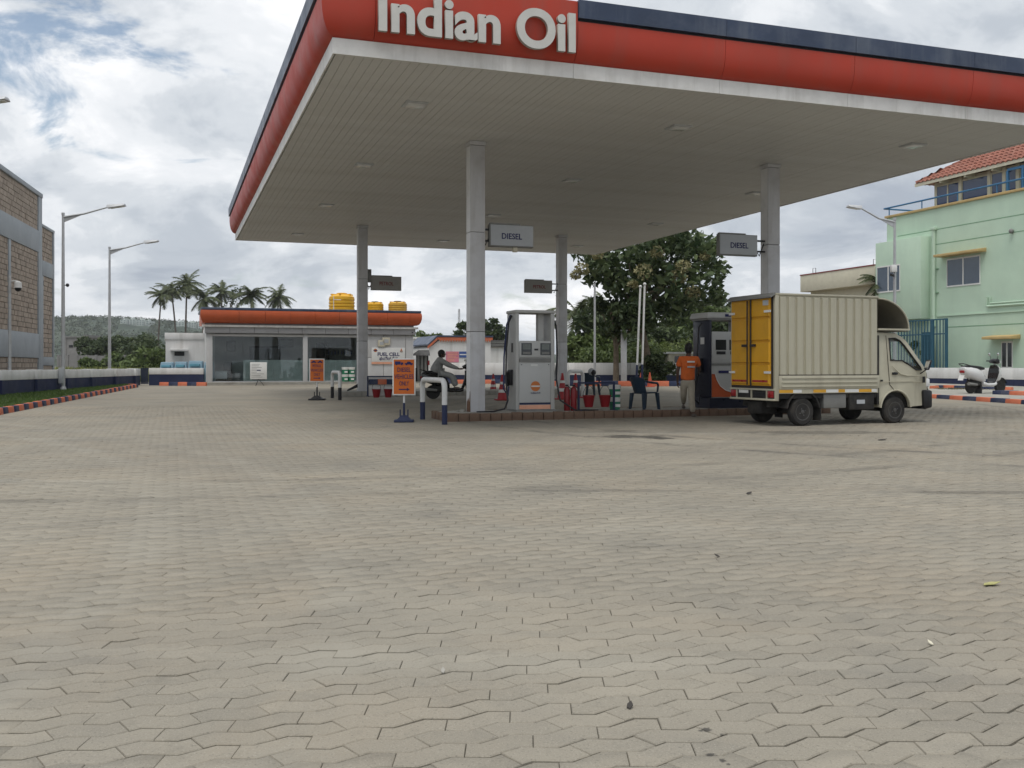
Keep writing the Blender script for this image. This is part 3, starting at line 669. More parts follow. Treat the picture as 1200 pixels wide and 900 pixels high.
# gate between the walls
gA = at(165, 432, 47.3); gB = at(174, 432, 47.6)
t = thing('metal_gate', 'narrow dark navy slatted gate between the white capped walls', 'gate', (gA.x, gA.y, g(47.3)), math.atan2(gB.y - gA.y, gB.x - gA.x)); gl = (gB - gA).to_2d().length
MB().box(0, gl, -0.02, 0.02, 0.78, 0.82).build('rail', 'wall_navy', t); MB().box(0, gl, -0.02, 0.02, 0.04, 0.08).build('rail', 'wall_navy', t)
for i in range(7): MB().box(i * gl / 7 + 0.006, (i + 1) * gl / 7 - 0.012, -0.012, 0.012, 0.085, 0.775).build('slat', 'wall_navy', t)
# low wall in front of the white annex
fA = at(175, 432, 46.6); fB = at(239, 432, 46.9)
wall_run((fA.x, fA.y, 0), (fB.x, fB.y, 0), 'short navy wall with white coping in front of the white annex', 0.62, 0.30, 0.30, (), seg=2.7)
p1 = gp(187.5, 452); p2 = gp(242, 452.2)
kerb_line('painted_kerb', [(p1.x, p1.y), (p2.x, p2.y)], 'short orange and navy kerb at the foot of the annex wall', w=0.2, h=0.17, step=0.5)
# folded light blue sheeting behind that wall
t = thing('tarpaulin_sheet', 'pale blue plastic sheeting heaped behind the annex wall', 'sheeting', (fA.x + 0.6, fA.y + 0.35, g(47.6)))
for i, (x0, x1, h) in enumerate(((-0.35, 0.4, 1.0), (0.35, 1.05, 1.02), (1.0, 1.8, 1.06), (1.75, 2.3, 1.0))):
    MB().hexa([(x0, 0, 0.0), (x1, 0, 0.0), (x1, 0.6, 0.0), (x0, 0.6, 0.0)], [(x0 + 0.12, 0.1, h + 0.1), (x1 - 0.05, 0.12, h + 0.08), (x1 - 0.06, 0.45, h + 0.1), (x0 + 0.1, 0.42, h + 0.09)]).build('sheet', 'sheet_blue', t, bevel=0.04)
    MB().box(x0 + 0.2, x1 - 0.12, -0.06, 0.12, h - 0.18, h - 0.04).build('fold', 'sheet_teal', t, bevel=0.03)

def lamp_post(base, top_z, arm, az, label, head_tilt=0.12, r=0.075, group='street lamps'):
    t = thing('street_lamp', label, 'lamp post', base, az, group); H = top_z - base.z
    MB().tube([(0, 0, -0.05), (0, 0, H * 0.42), (0, 0, H)], [r, r * 0.88, r * 0.62], 12).build('pole', 'galv', t)
    MB().lathe([(r * 1.5, 0), (r * 1.5, 0.06), (r * 1.1, 0.14)], 12).build('base_plate', 'galv', t)
    MB().cyl((0, 0, H - 0.03), (0, 0, H + 0.06), r * 0.8, n=12).build('top_cap', 'galv', t)
    MB().tube([(0, 0, H - 0.10), (arm * 0.35, 0, H + 0.02), (arm * 0.75, 0, H + arm * head_tilt)], [0.045, 0.036, 0.028], 8).build('arm', 'galv', t)
    MB().prism([(0.04, -0.012, H - 0.05), (arm * 0.36, -0.012, H + 0.02), (0.04, -0.012, H - 0.30)], (0, 0.024, 0)).build('gusset', 'galv', t)
    c = Matrix.Translation((arm * 0.74, 0, H + arm * head_tilt)) @ Matrix.Rotation(-0.13, 4, 'Y'); Lh = arm * 0.30
    k = MB(); k.M = c; k.hexa([(0, -0.11, -0.05), (Lh, -0.16, -0.04), (Lh, 0.16, -0.04), (0, 0.11, -0.05)], [(0, -0.07, 0.09), (Lh, -0.07, 0.04), (Lh, 0.07, 0.04), (0, 0.07, 0.09)]); hd = k.build('lamp_head', 'lamp_grey', t, bevel=0.015)
    k = MB(); k.M = c; k.hexa([(0.12, -0.07, -0.075), (Lh - 0.06, -0.09, -0.065), (Lh - 0.06, 0.09, -0.065), (0.12, 0.07, -0.075)], [(0.1, -0.08, -0.052), (Lh - 0.03, -0.1, -0.044), (Lh - 0.03, 0.1, -0.044), (0.1, 0.08, -0.052)]); k.build('lens', 'lamp_lens', hd, bevel=0.008)
    return t
b1 = at(74, 428, 37.0); b1.z = g(37) + 0.1; t = lamp_post(b1, 7.05, 2.25, 0.0, 'tall grey street lamp with a small camera on its pole by the lawn')
k = MB(); k.cyl((0, 0, 3.95), (0.14, -0.05, 3.95), 0.012); k.ball((0.2, -0.08, 3.95), 0.07, 8, 6); k.build('camera_eye', 'black_plastic', t)
MB().box(-0.12, 0.05, -0.14, 0.0, 0.25, 0.85).build('control_box', 'sign_grey', t, bevel=0.01)
b2 = at(128.4, 428, 46.0); b2.z = g(46); t = lamp_post(b2, 6.85, 2.2, 0.0, 'slim grey street lamp beside the far end of the lawn')
MB().box(-0.25, -0.02, -0.1, 0.06, 0.0, 0.75).build('control_box', 'sign_grey', t, bevel=0.01)
b3 = at(-108, 428, 23.0); b3.z = g(23); lamp_post(b3, 7.25, 2.25, 0.0, 'street lamp at the start of the lawn, only its head in view')
# dome camera on its own pole
b4 = at(11.4, 428, 33.0); b4.z = g(33) + 0.1
t = thing('camera_pole', 'slender grey pole with a white and black dome camera', 'camera', b4); Ht = 1.36 + 106 / 1150 * 33 - b4.z
MB().cyl((0, 0, -0.1), (0, 0, Ht), 0.055, 0.045, 10).build('pole', 'galv', t)
MB().tube([(0, 0, Ht - 0.25), (0.12, 0, Ht - 0.2), (0.28, 0, Ht - 0.22)], 0.022).build('bracket', 'pole_white', t)
MB().lathe([(0.05, 0.08), (0.11, 0.04), (0.12, -0.14)], 14, (0.28, 0, Ht - 0.3)).build('camera_housing', 'pole_white', t)
MB().ball((0.28, 0, Ht - 0.46), 0.105, 12, 8).build('dome', 'black_plastic', t)

# block-work building
bc = at(48, 228, 42); BA = math.atan2(0.973, -0.230); bd = Vector((-0.230, 0.973, 0)); bn = Vector((0.973, 0.230, 0))
t = thing('block_building', 'tall unfinished building of brown concrete blocks with blue grey plaster bands', 'building', (bc.x, bc.y, 0.3), BA)   # local x runs away along the face, -y faces the yard
ZT = 8.68 - 0.3; ZT2 = 7.42 - 0.3
def blockwork(x0, x1, z0, z1):
    w = t
    MB().box(x0, x1, 0.03, 0.2, z0, z1).build('mortar_backing', 'mortar', w)
    k = MB(); bw, bh = 0.45, 0.205; nr = max(1, round((z1 - z0) / bh)); nc = max(1, round((x1 - x0) / bw)); sx, sz = (x1 - x0) / nc, (z1 - z0) / nr
    for r_ in range(nr):
        off = (r_ % 2) * 0.5
        for c_ in range(nc + (1 if off else 0)):
            a = max(x0, x0 + (c_ - off) * sx); b = min(x1, x0 + (c_ - off + 1) * sx); d = random.uniform(-0.012, 0.008)
            if b - a > 0.05: k.box(a + 0.012, b - 0.012, d, 0.06, z0 + r_ * sz + 0.012, z0 + (r_ + 1) * sz - 0.012)
    tag(k.build('block_infill', 'block', w, smooth=False), kind='stuff')
def plaster(x0, x1, z0, z1, d=-0.05): MB().box(x0, x1, d, 0.22, z0, z1).build('plaster_band', 'plaster_blue', t, bevel=0.01)
def bz(py, x):       # height on the facade at a photo row, x metres along it from the corner
    Y = bc.y + bd.y * x; return CAMH - (py - HORZ) / FPX * Y - 0.3
X0 = -16.0
plaster(-0.62, 0.0, -0.3, ZT - 0.18); plaster(X0, 0.0, ZT - 0.18, ZT, -0.08); plaster(X0, -0.62, ZT - 2.55, ZT - 1.65)
blockwork(X0, -0.62, ZT - 1.65, ZT - 0.18)
ZB2, ZB3 = 2.38, 1.35
plaster(X0, -0.62, ZB3 + 0.02, ZB2)
for xa, xb in ((-4.95, -0.62), (-9.6, -5.25), (-14.2, -9.9)):
    blockwork(xa, xb, ZB2, ZT - 2.55); blockwork(xa, xb, -0.3, ZB3 + 0.02)
for xa in (-5.25, -9.9, -14.5): plaster(xa, xa + 0.3, ZB2, ZT - 2.55, -0.04); plaster(xa, xa + 0.3, -0.3, ZB3 + 0.02, -0.04)
plaster(0.003, 2.35, ZT2 - 0.12, ZT2, -0.06); plaster(2.12, 2.35, -0.3, ZT2 - 0.12); plaster(0.003, 2.12, ZT2 - 2.2, ZT2 - 1.55); plaster(0.003, 0.25, -0.3, ZT2 - 2.2, -0.045); plaster(0.25, 2.12, 1.05, 1.42)
blockwork(0.003, 2.12, ZT2 - 1.55, ZT2 - 0.12); blockwork(0.25, 2.12, 1.42, ZT2 - 2.2); blockwork(0.25, 2.12, -0.3, 1.05)
MB().box(X0, 0, 0.24, 9.0, -0.3, ZT - 0.15).build('core', 'wall_grey', t); MB().box(0.003, 2.35, 0.24, 8.0, -0.3, ZT2 - 0.1).build('core', 'wall_grey', t)
for z in (1.02, 0.85): MB().cyl((X0, -0.32, z - 0.3), (2.2, -0.32, z - 0.3), 0.035, n=8).build('water_pipe', 'pole_white', t)

# ============================================================ FAR LEFT: hill, houses on it, trees
def leafcloud(clumps, leaf, per, squash=0.8, droop=0.0):
    """leaf-sized bent quads spread through ellipsoid clumps [(centre, radius)], denser near the surface"""
    P = []; 
    for (c, r, n) in clumps:
        d = rng.normal(size=(n, 3)); d /= np.linalg.norm(d, axis=1)[:, None]; rad = r * (0.35 + 0.65 * rng.random(n) ** 0.45)
        q = d * rad[:, None]; q[:, 2] *= squash; P.append(q + np.array(c)[None, :])
    P = np.concatenate(P); n = len(P)
    nrm = rng.normal(size=(n, 3)) + np.array([0, 0, 0.9]); nrm /= np.linalg.norm(nrm, axis=1)[:, None]
    a = np.cross(nrm, rng.normal(size=(n, 3))); a /= np.linalg.norm(a, axis=1)[:, None]; b = np.cross(nrm, a)
    s = leaf * rng.uniform(0.6, 1.35, n)[:, None]
    tip = a * s - nrm * s * 0.25
    V = np.stack([P - a * s * 0.8, P + b * s * 0.42 - nrm * s * 0.06, P + tip, P - b * s * 0.42 - nrm * s * 0.06], 1).reshape(-1, 3)
    F = (np.arange(n)[:, None] * 4 + np.arange(4)[None, :])
    me = bpy.data.meshes.new('leaves'); me.vertices.add(len(V)); me.vertices.foreach_set('co', V.ravel()); me.loops.add(4 * n); me.loops.foreach_set('vertex_index', F.ravel())
    me.polygons.add(n); me.polygons.foreach_set('loop_start', np.arange(n) * 4); me.update(calc_edges=True); return me
def tree(name, label, base, h, rx, leafm, leaf=0.25, n=2500, trunk=0.16, clumps=16, crown_z=0.62, crown_h=0.38, cat='tree', group=None, seed=0, bush=False):
    rs = random.Random(seed); t = thing(name, label, cat, base, rs.uniform(0, 6), group)
    cl = []
    for i in range(clumps):
        a = rs.uniform(0, 6.283); q = math.sqrt(rs.random()) * 0.78; zz = rs.uniform(-1, 1)
        rr = q * math.sqrt(max(0.1, 1 - zz * zz * 0.8)); r = rs.uniform(0.24, 0.42) * rx
        cl.append(((math.cos(a) * rr * rx, math.sin(a) * rr * rx, h * crown_z + zz * h * crown_h * 0.8), r))
    tot = sum(r ** 2 for _, r in cl)
    me = leafcloud([(c, r, max(8, int(n * r * r / tot))) for c, r in cl], leaf, 0); me.materials.append(M[leafm]); link('crown', me, t)
    k = MB(); top = h * crown_z
    if not bush:
        k.tube([(0, 0, -0.1), (rs.gauss(0, 0.1), rs.gauss(0, 0.1), top * 0.5), (rs.gauss(0, 0.2), rs.gauss(0, 0.2), top)], [trunk, trunk * 0.75, trunk * 0.45], 8)
    for c, r in cl[:8]:
        s0 = Vector((0, 0, top * rs.uniform(0.35, 0.7) if not bush else 0)); c = Vector(c); k.tube([s0, s0.lerp(c, 0.5) + Vector((0, 0, -0.1 * rx)), c], [trunk * 0.45, trunk * 0.3, trunk * 0.12], 5)
    k.build('trunk' if not bush else 'stems', 'bark', t)
    return t
# the hill: a wooded ridge
nx, ny = 150, 40; X = np.linspace(-720, 120, nx); Yv = np.linspace(620, 1150, ny)
def ridge(x): return float(np.interp(x, [-720, -520, -440, -390, -350, -310, -270, -230, -150, -50, 120], [20, 30, 37, 42, 42, 39, 37, 33, 24, 14, 6]))
V = []; F = []
for j in range(ny):
    for i in range(nx):
        f = math.sin(math.pi * 0.5 * min(1, j / (ny * 0.5))) if j < ny * 0.5 else 1 - 0.5 * (j / ny - 0.5)
        V.append((X[i] + rng.normal(0, 1.5), Yv[j] + rng.normal(0, 3), 0.4 + ridge(X[i]) * f + rng.normal(0, 1.3) * (1 if j else 0)))
for j in range(ny - 1):
    for i in range(nx - 1): q = j * nx + i; F.append((q, q + 1, q + nx + 1, q + nx))
me = bpy.data.meshes.new('hill'); me.from_pydata(V, [], F); me.materials.append(M['hill_trees']); tag(link('hill', me), kind='structure')
cl = []
for i in range(4200):
    x = random.uniform(-560, -150); y = random.uniform(625, 900); f = min(1, (y - 620) / 265); z = 0.4 + ridge(x) * math.sin(math.pi * 0.5 * f); r = random.uniform(2.0, 4.2); px_ = 600 + FPX * x / y; py_ = HORZ - FPX * (z + r - CAMH) / y
    if (137 < px_ < 178 or 202 < px_ < 248) and py_ < 385.5 and y < 850: continue
    cl.append(((x, y, z + 0.6), r, 16))
me = leafcloud(cl, 0.95, 0); me.materials.append(M['hill_leaf']); tag(link('hill_woodland', me), 'far wooded hillside of dark green scrub and trees', 'woodland', kind='stuff')
def far_block(px0, px1, py0, py1, Y, label, nwx, nwy, m='far_wall', group=None, depth=12):
    a = at(px0, py1, Y); b = at(px1, py0, Y); t = thing('apartment_block', label, 'building', ((a.x + b.x) / 2, Y, a.z - 3), 0, group); W, H = (b.x - a.x) / 2, b.z - a.z + 3
    MB().box(-W, W, 0, depth, 0, H).build('walls', m, t); MB().box(-W * 0.3, W * 0.25, 2, depth * 0.6, H, H + 1.4).build('stair_head', m, t)
    me = MB().box(-W / nwx * 0.6, W / nwx * 0.6, -0.12, 0.05, 0, (H - 3) / nwy * 0.5).mesh('window', 'far_window')
    for i in range(nwx):
        for j in range(nwy): shared('window', t, me, (-W + (i + 0.5) * 2 * W / nwx, 0, 3 + (j + 0.3) * (H - 3) / nwy))
    return t
far_block(141, 147.5, 374.8, 383, 800, 'small pale green block at the end of the hilltop row', 2, 4)
far_block(148.5, 158.5, 374.2, 383, 805, 'wide pale green apartment block in the middle of the hilltop row', 3, 4)
far_block(160, 169, 375, 383, 800, 'pale apartment block with flat roof on the hill crest', 3, 4)
far_block(170.5, 175, 376, 384, 795, 'narrow pale tower block among the trees on the hill', 1, 4)
far_block(205, 216, 377.5, 386, 800, 'pale green flats behind the tall palm trunks', 3, 4)
far_block(218, 230, 378, 386, 805, 'long pale flats between the palm trunks', 4, 4)
far_block(232, 246, 377, 386, 800, 'pale flats half hidden by the shop roof', 4, 4)
# unfinished grey building, compound wall, weeds
hA = at(77, 428, 150)
t = thing('concrete_frame_house', 'unfinished grey concrete house with dark window holes below the hill', 'house', (hA.x, 150, 0.4)); 
MB().box(0, 2.6, 0, 6, 0, 5.2).build('wing', 'grey_render', t); MB().box(2.6, 3.1, 0.3, 6, 0, 5.6).build('stair_tower', 'grey_render', t)
for x0, z0, w_, h_ in ((0.5, 3.7, 0.6, 0.35), (0.5, 1.5, 0.7, 0.3), (1.6, 1.3, 0.45, 0.25)): MB().box(x0, x0 + w_, -0.06, 0.1, z0, z0 + h_).build('window_opening', 'dark_metal', t)
for x in (-0.05, 2.55): MB().box(x, x + 0.14, -0.08, 0.0, 0, 5.3).build('column', 'grey_render', t)
MB().box(-0.2, 3.3, -0.15, 6, 5.2, 5.35).build('roof_slab', 'grey_render', t)
MB().box(2.4, 4.4, -2, -0.1, 1.05, 1.15).build('lean_to_roof', 'wall_white', t)
cA = at(68, 428, 105); cB = at(168, 428, 105)
t = thing('compound_wall', 'weathered grey block compound wall across the field', 'wall', (cA.x, 105, 0.35)); n = 9; wl = (cB.x - cA.x) / n
for i in range(n): MB().box(i * wl + 0.01, (i + 1) * wl - 0.01, 0, 0.2, 0, 2.05 + random.uniform(-0.04, 0.04)).build('wall_bay', 'grey_render', t); MB().box(i * wl - 0.1, i * wl + 0.1, -0.06, 0.26, 0, 2.12).build('post', 'grey_render', t)
me = blades(9000, [(-60, 52), (-19.5, 52), (-19.5, 103), (-60, 103)], 0.0, 0.25, 0.8, 0.16); me.materials.append(M['weeds']); tag(link('field_weeds', me), 'rough yellow green weeds in the field behind the wall', 'weeds', kind='stuff')
for i, (px, py, Y, rx, h, lab) in enumerate(((113, 400, 130, 3.2, 4.3, 'dark rounded tree beside the unfinished grey house'), (132, 399, 128, 3.6, 4.2, 'dark spreading tree behind the slim street lamp'), (160, 388, 122, 3.0, 5.6, 'tallest dark tree in front of the hill'),
                                         (178, 404, 118, 4.0, 4.2, 'dark bushy tree beside the white annex'), (190, 410, 90, 3.6, 3.0, 'low dense shrub next to the white annex corner'), (145, 420, 98, 2.4, 1.9, 'low shrub in front of the compound wall'), (100, 424, 96, 1.5, 1.4, 'small shrub at the foot of the compound wall'), (176, 418, 82, 2.4, 2.0, 'thicket of green weeds behind the navy gate'))):
    p = at(px, 428, Y); p.z = 0.3; tree('shrub' if h < 3.2 else 'leafy_tree', lab, p, h, rx, 'leaf_dark' if h > 2.5 else 'leaf_mid', 0.30, 2200, 0.18, 14, 0.6, 0.5, 'shrub' if h < 3.2 else 'tree', seed=i + 40, bush=h < 3.2)

# ============================================================ SHOP (along the canopy grid) and annex
SV = uv_of(gp(241, 451.5))[1]; 
def su(px, py=430): return on_v(px, py, SV)[0]
uL, uR = su(242), su(484.5); sg_ = g(cf(uL, SV).y)
shop = thing('shop_building', 'flat roofed shop with glass front and rounded orange fascia', 'building', cf(uL, SV, sg_ - 0.02), A); SWd = uR - uL
def sx(px): return su(px) - uL
def sz(py, px): return on_v(px, py, SV)[1] - sg_ + 0.02
zf = 0.16; zg = sz(391, 300); zw = sz(381.6, 300); zr = sz(379, 300); zt = sz(361.5, 300); D = 4.6
print('shop', uL, uR, SV, zf, zg, zr, zt)
MB().box(-0.15, SWd + 0.1, -0.38, D, -0.1, zf - 0.06).build('plinth', 'concrete', shop); MB().box(-0.10, SWd + 0.05, -0.26, 0.03, zf - 0.058, zf).build('step', 'concrete', shop, bevel=0.01)
MB().box(0.08, SWd - 0.08, 0.08, D - 0.12, zf - 0.055, zf + 0.002).build('floor', 'floor_tile', shop)
xa, xb, xc = sx(249), sx(355), sx(360.5); xd = sx(430)
for x0, x1 in ((0.0, xa), (xb, xc)): MB().box(x0, x1, -0.02, 0.16, zf, zg).build('pillar', 'panel_white', shop, bevel=0.01)
MB().box(xd - 0.16, xd, 0.0, 0.16, zf, zg).build('pillar', 'wall_grey', shop)
MB().box(-0.02, 0.12, 0.17, D, zf, zg + 0.3).build('side_wall', 'wall_white', shop); MB().box(SWd - 0.14, SWd, 0.12, D, zf, zg + 0.3).build('side_wall', 'wall_white', shop)
MB().box(0.12, SWd - 0.14, D - 0.16, D, zf, zg + 0.3).build('back_wall', 'interior', shop); MB().box(xd - 0.1, xd, 0.17, D - 0.16, zf, zg + 0.3).build('partition_wall', 'interior', shop)
MB().box(0.0, SWd, 0.05, D, zg + 0.31, zw).build('ceiling_slab', 'interior', shop); MB().box(0.0, SWd, -0.05, D, zw + 0.001, zt - 0.12).build('roof_slab', 'roof_deck', shop)
# clad wall right of the glass
x1, x2, z1 = sx(449.5), sx(475.5), sz(419, 440)
for (a, b, lo, hi) in ((xd, x1, zf, z1), (xd, x1, z1, zg), (x1, x2, zf, z1), (x1, x2, z1, zg), (x2, SWd, zf, zg)):
    MB().box(a + 0.008, b - 0.008, 0.0, 0.08, lo + 0.008, hi - 0.008).build('wall_panel', 'panel_white', shop, bevel=0.006)
MB().box(xd, SWd - 0.02, 0.04, 0.12, zf, zg).build('wall_core', 'dark_metal', shop)
# band above the glass
n = 9
for i in range(n): MB().box(-0.08 + i * (SWd + 0.16) / n + 0.006, -0.08 + (i + 1) * (SWd + 0.16) / n - 0.006, -0.14, 0.02, zg + 0.01, zw - 0.09).build('band_panel', 'wall_grey', shop, bevel=0.006)
MB().box(-0.07, SWd + 0.07, -0.12, 0.04, zg, zw - 0.08).build('band_core', 'dark_metal', shop)
MB().box(-0.2, SWd + 0.2, -0.22, 0.1, zw - 0.085, zw + 0.01).build('white_trim', 'white_trim', shop)
prof = [(0.14, zr - 0.015), (0.30, zr + 0.03), (0.40, zr + 0.14), (0.46, zr + 0.30), (0.47, zr + 0.46), (0.44, zt - 0.13)]
xs_ = [-0.30] + [sx(q) for q in (279.5, 310, 339.5, 368.5, 396, 424, 452, 478)] + [SWd + 0.34]
for i in range(len(xs_) - 1):
    k = MB(); a, b = xs_[i] + 0.005, xs_[i + 1] - 0.005; ra, rb = [], []
    for (o_, z) in prof + [(0.0, zt - 0.13), (0.0, zr - 0.015)]:
        la = a + (0.30 - o_ * 0.64 if i == 0 else 0); lb = b - (0.30 - o_ * 0.64 if i == len(xs_) - 2 else 0); ra.append(k.V((la, -o_, z))); rb.append(k.V((lb, -o_, z)))
    for j in range(len(ra)): k.face([ra[j], rb[j], rb[(j + 1) % len(ra)], ra[(j + 1) % len(ra)]])
    k.face(ra[::-1]); k.face(rb); k.build('fascia_panel', 'orange_fascia', shop, ang=40)
MB().box(-0.26, SWd + 0.30, -0.44, D + 0.2, zt - 0.12, zt).build('parapet_cap', 'navy_band', shop, bevel=0.015)
for (o_, z) in ((0, 0),): MB().box(-0.2, -0.02, -0.1, D, zr, zt - 0.13).build('fascia_return', 'orange_fascia', shop); MB().box(SWd + 0.02, SWd + 0.2, -0.1, D, zr, zt - 0.13).build('fascia_return', 'orange_fascia', shop)
# glazing
for a, b in ((xa, xb), (xc, xd - 0.16)):
    MB().box(a + 0.002, b - 0.002, -0.01, 0.10, zg - 0.14, zg - 0.02).build('shutter_box', 'panel_white', shop, bevel=0.01)
    MB().box(a + 0.002, b - 0.002, 0.03, 0.08, zf + 0.002, zf + 0.05).build('sill_rail', 'galv', shop)
    n = 3 if b - a > 4 else 2
    for i in range(n):
        p = MB().box(a + i * (b - a) / n + 0.004, a + (i + 1) * (b - a) / n - 0.004, 0.05, 0.06, zf + 0.05, zg - 0.145).build('glass_pane', 'glass_dark', shop)
        f = MB().box(a + i * (b - a) / n + 0.004, a + (i + 1) * (b - a) / n - 0.004, 0.062, 0.066, zf + 0.05, zf + 1.02 + 0.05).build('frosted_film', 'frosted', p) if (i > 0 or a > xa + 1) else None
k = MB(); k.box(SWd - 0.12, SWd - 0.06, -0.18, -0.1, zg + 0.1, zg + 0.15); k.build('security_camera', 'black_plastic', shop)
def indoor(name, label, cat, mb_, m, px, py, dv, bevel=0.0, kids=()):
    u, z = on_v(px, py, SV + dv); o = thing(name, label, cat, cf(u, SV + dv, z), A); mb_.build('body', m, o, bevel=bevel)
    for nm, b_, mm_ in kids: b_.build(nm, mm_, o)
    return o
fl = on_v(300, 446, SV + 2.8)
def fpt(px, dv): u = on_v(px, 440, SV + dv)[0]; return cf(u, SV + dv, sg_ + zf - 0.02)
t = thing('service_counter', 'long frosted glass service counter inside the shop', 'counter', fpt(272, 2.2), A); MB().box(0, 4.6, 0, 0.5, 0.0, 1.0).build('front', 'frosted', t, bevel=0.01); MB().box(-0.05, 4.65, -0.05, 0.6, 1.0, 1.04).build('top', 'sign_white', t)
t = thing('low_desk', 'pale low desk just inside the glass by the shop corner', 'desk', fpt(250.5, 0.6), A); MB().box(0, 0.62, 0, 0.5, 0.14, 0.50).build('cabinet', 'sign_grey', t, bevel=0.01); MB().box(-0.02, 0.64, -0.02, 0.52, 0.5, 0.53).build('top', 'sign_grey', t); MB().box(0.02, 0.6, 0.05, 0.45, 0, 0.14).build('plinth', 'dark_metal', t)
t = thing('office_chair', 'black office chair beside the low desk in the shop', 'chair', fpt(267, 0.9), A); MB().box(-0.22, 0.22, 0.0, 0.42, 0.40, 0.48).build('seat', 'black_plastic', t, bevel=0.03); MB().box(-0.2, 0.2, 0.38, 0.45, 0.5, 0.95).build('backrest', 'black_plastic', t, bevel=0.03); MB().cyl((0, 0.2, 0.06), (0, 0.2, 0.4), 0.03).build('post', 'steel', t); MB().lathe([(0.25, 0.0), (0.2, 0.06)], 10, (0, 0.2, 0)).build('base', 'black_plastic', t)
for i, (px, py, w_, h_, lab) in enumerate(((270.5, 406, 0.24, 0.28, 'small dark framed picture high on the shop wall by the corner'), (304, 414.5, 0.5, 0.4, 'wide dark framed picture in the middle of the shop back wall'), (321.5, 415, 0.32, 0.42, 'framed certificate with pale mount on the shop back wall'), (335, 402, 0.4, 0.22, 'dark wall unit near the shop ceiling'))):
    u, z = on_v(px, py, SV + D - 0.2); t = thing('picture_frame', lab, 'picture', cf(u, SV + D - 0.2, z), A); MB().box(-w_, w_, -0.03, 0.02, -h_, h_).build('frame', 'black_plastic', t); MB().box(-w_ + 0.08, w_ - 0.08, -0.036, -0.031, -h_ + 0.08, h_ - 0.08).build('print', 'sign_grey' if i != 1 else 'disp_dark', t)
t = thing('display_shelf', 'shelf unit of small bottles inside the shop', 'shelf', fpt(381, 3.2), A)
for z in (0.9, 1.35, 1.8): MB().box(0, 1.75, 0, 0.3, z, z + 0.03).build('shelf', 'sign_grey', t)
for x in (0.0, 1.72): MB().box(x, x + 0.03, 0, 0.3, 0, 2.1).build('upright', 'disp_dark', t)
bt = MB().lathe([(0.035, 0), (0.035, 0.14), (0.014, 0.19), (0.014, 0.23)], 8).mesh('bottle', 'poster_blue'); bt2 = MB().lathe([(0.04, 0), (0.04, 0.12), (0.03, 0.14)], 8).mesh('bottle', 'sign_white')
for i in range(9): tag(link('bottle', bt, None, cf(*[q for q in (lambda p: uv_of(p))(fpt(381, 3.2))], 0) + Vector((CA * (0.2 + i * 0.17), SA * (0.2 + i * 0.17), sg_ + zf - 0.02 + 1.381)) + Vector((-SA * 0.1, CA * 0.1, 0))), 'small blue bottle on the shop display shelf', 'bottle', 'bottles on the shop shelf')
for i in range(5): tag(link('bottle', bt2, None, cf(*uv_of(fpt(381, 3.2)), 0) + Vector((CA * (0.3 + i * 0.25), SA * (0.3 + i * 0.25), sg_ + zf - 0.02 + 0.931)) + Vector((-SA * 0.1, CA * 0.1, 0))), 'small white tub on the lower shop display shelf', 'tub', 'tubs on the shop shelf')
MB().box(xd - 1.9, xd - 1.2, D - 0.22, D - 0.165, zf, zf + 2.0).build('inner_door', 'dark_metal', shop)
# FUEL CELL sign and meter boxes
u0, z0 = on_v(435.5, 424, SV - 0.03); u1, z1_ = on_v(474.5, 407.5, SV - 0.03); Wf = u1 - u0; Hf = z1_ - z0
t = thing('fuel_cell_sign', 'white wall sign reading FUEL CELL on the shop', 'sign', cf((u0 + u1) / 2, SV - 0.03, z0), A)
MB().box(-Wf / 2, Wf / 2, -0.02, 0.028, 0, Hf).build('board', 'sign_white', t, bevel=0.005); MB().box(-Wf / 2, Wf / 2, -0.02, 0.028, -0.11, -0.004).build('stripe', 'disp_peach', t)
letters(t, 'FUEL CELL', 0.24, 'ink_navy', (0, -0.024, Hf * 0.42), bold=0.03, width=Wf * 0.66)
letters(t, '\u0cab\u0cc1\u0caf\u0cc6\u0cb2\u0ccd \u0cb8\u0cc6\u0cb2\u0ccd', 0.21, 'ink_navy', (0, -0.024, Hf * 0.13), bold=0.02, width=Wf * 0.55)
MB().lathe([(0.085, 0), (0.085, 0.006)], 20, (-Wf * 0.39, -0.022, Hf * 0.80), 'y').build('emblem', 'logo_orange', t); MB().box(-Wf * 0.39 - 0.1, -Wf * 0.39 + 0.1, -0.034, -0.029, Hf * 0.80 - 0.02, Hf * 0.80 + 0.02).build('emblem_bar', 'ink_navy', t)
k = MB(); k.M = Matrix.Translation((Wf * 0.39, -0.02, Hf * 0.74)); k.lathe([(0.07, 0), (0.07, 0.006)], 14, (0, 0, 0), 'y'); k.prism([(-0.05, -0.006, 0.04), (0.05, -0.006, 0.04), (0, -0.006, 0.16)], (0, 0.006, 0)); k.build('flame_mark', 'logo_orange', t)
for px, py, s_, lab in ((447, 402.5, 0.17, 'small square meter box on the shop wall, the lower one'), (452.5, 400, 0.2, 'small square meter box on the shop wall, the upper one')):
    u, z = on_v(px, py, SV - 0.06); t = thing('meter_box', lab, 'meter box', cf(u, SV - 0.06, z), A); MB().box(-s_, s_, -0.05, 0.06, -s_, s_).build('case', 'wall_cream', t, bevel=0.02); MB().box(-s_ * 0.55, s_ * 0.55, -0.058, -0.051, -s_ * 0.4, s_ * 0.5).build('window', 'sign_grey', t)
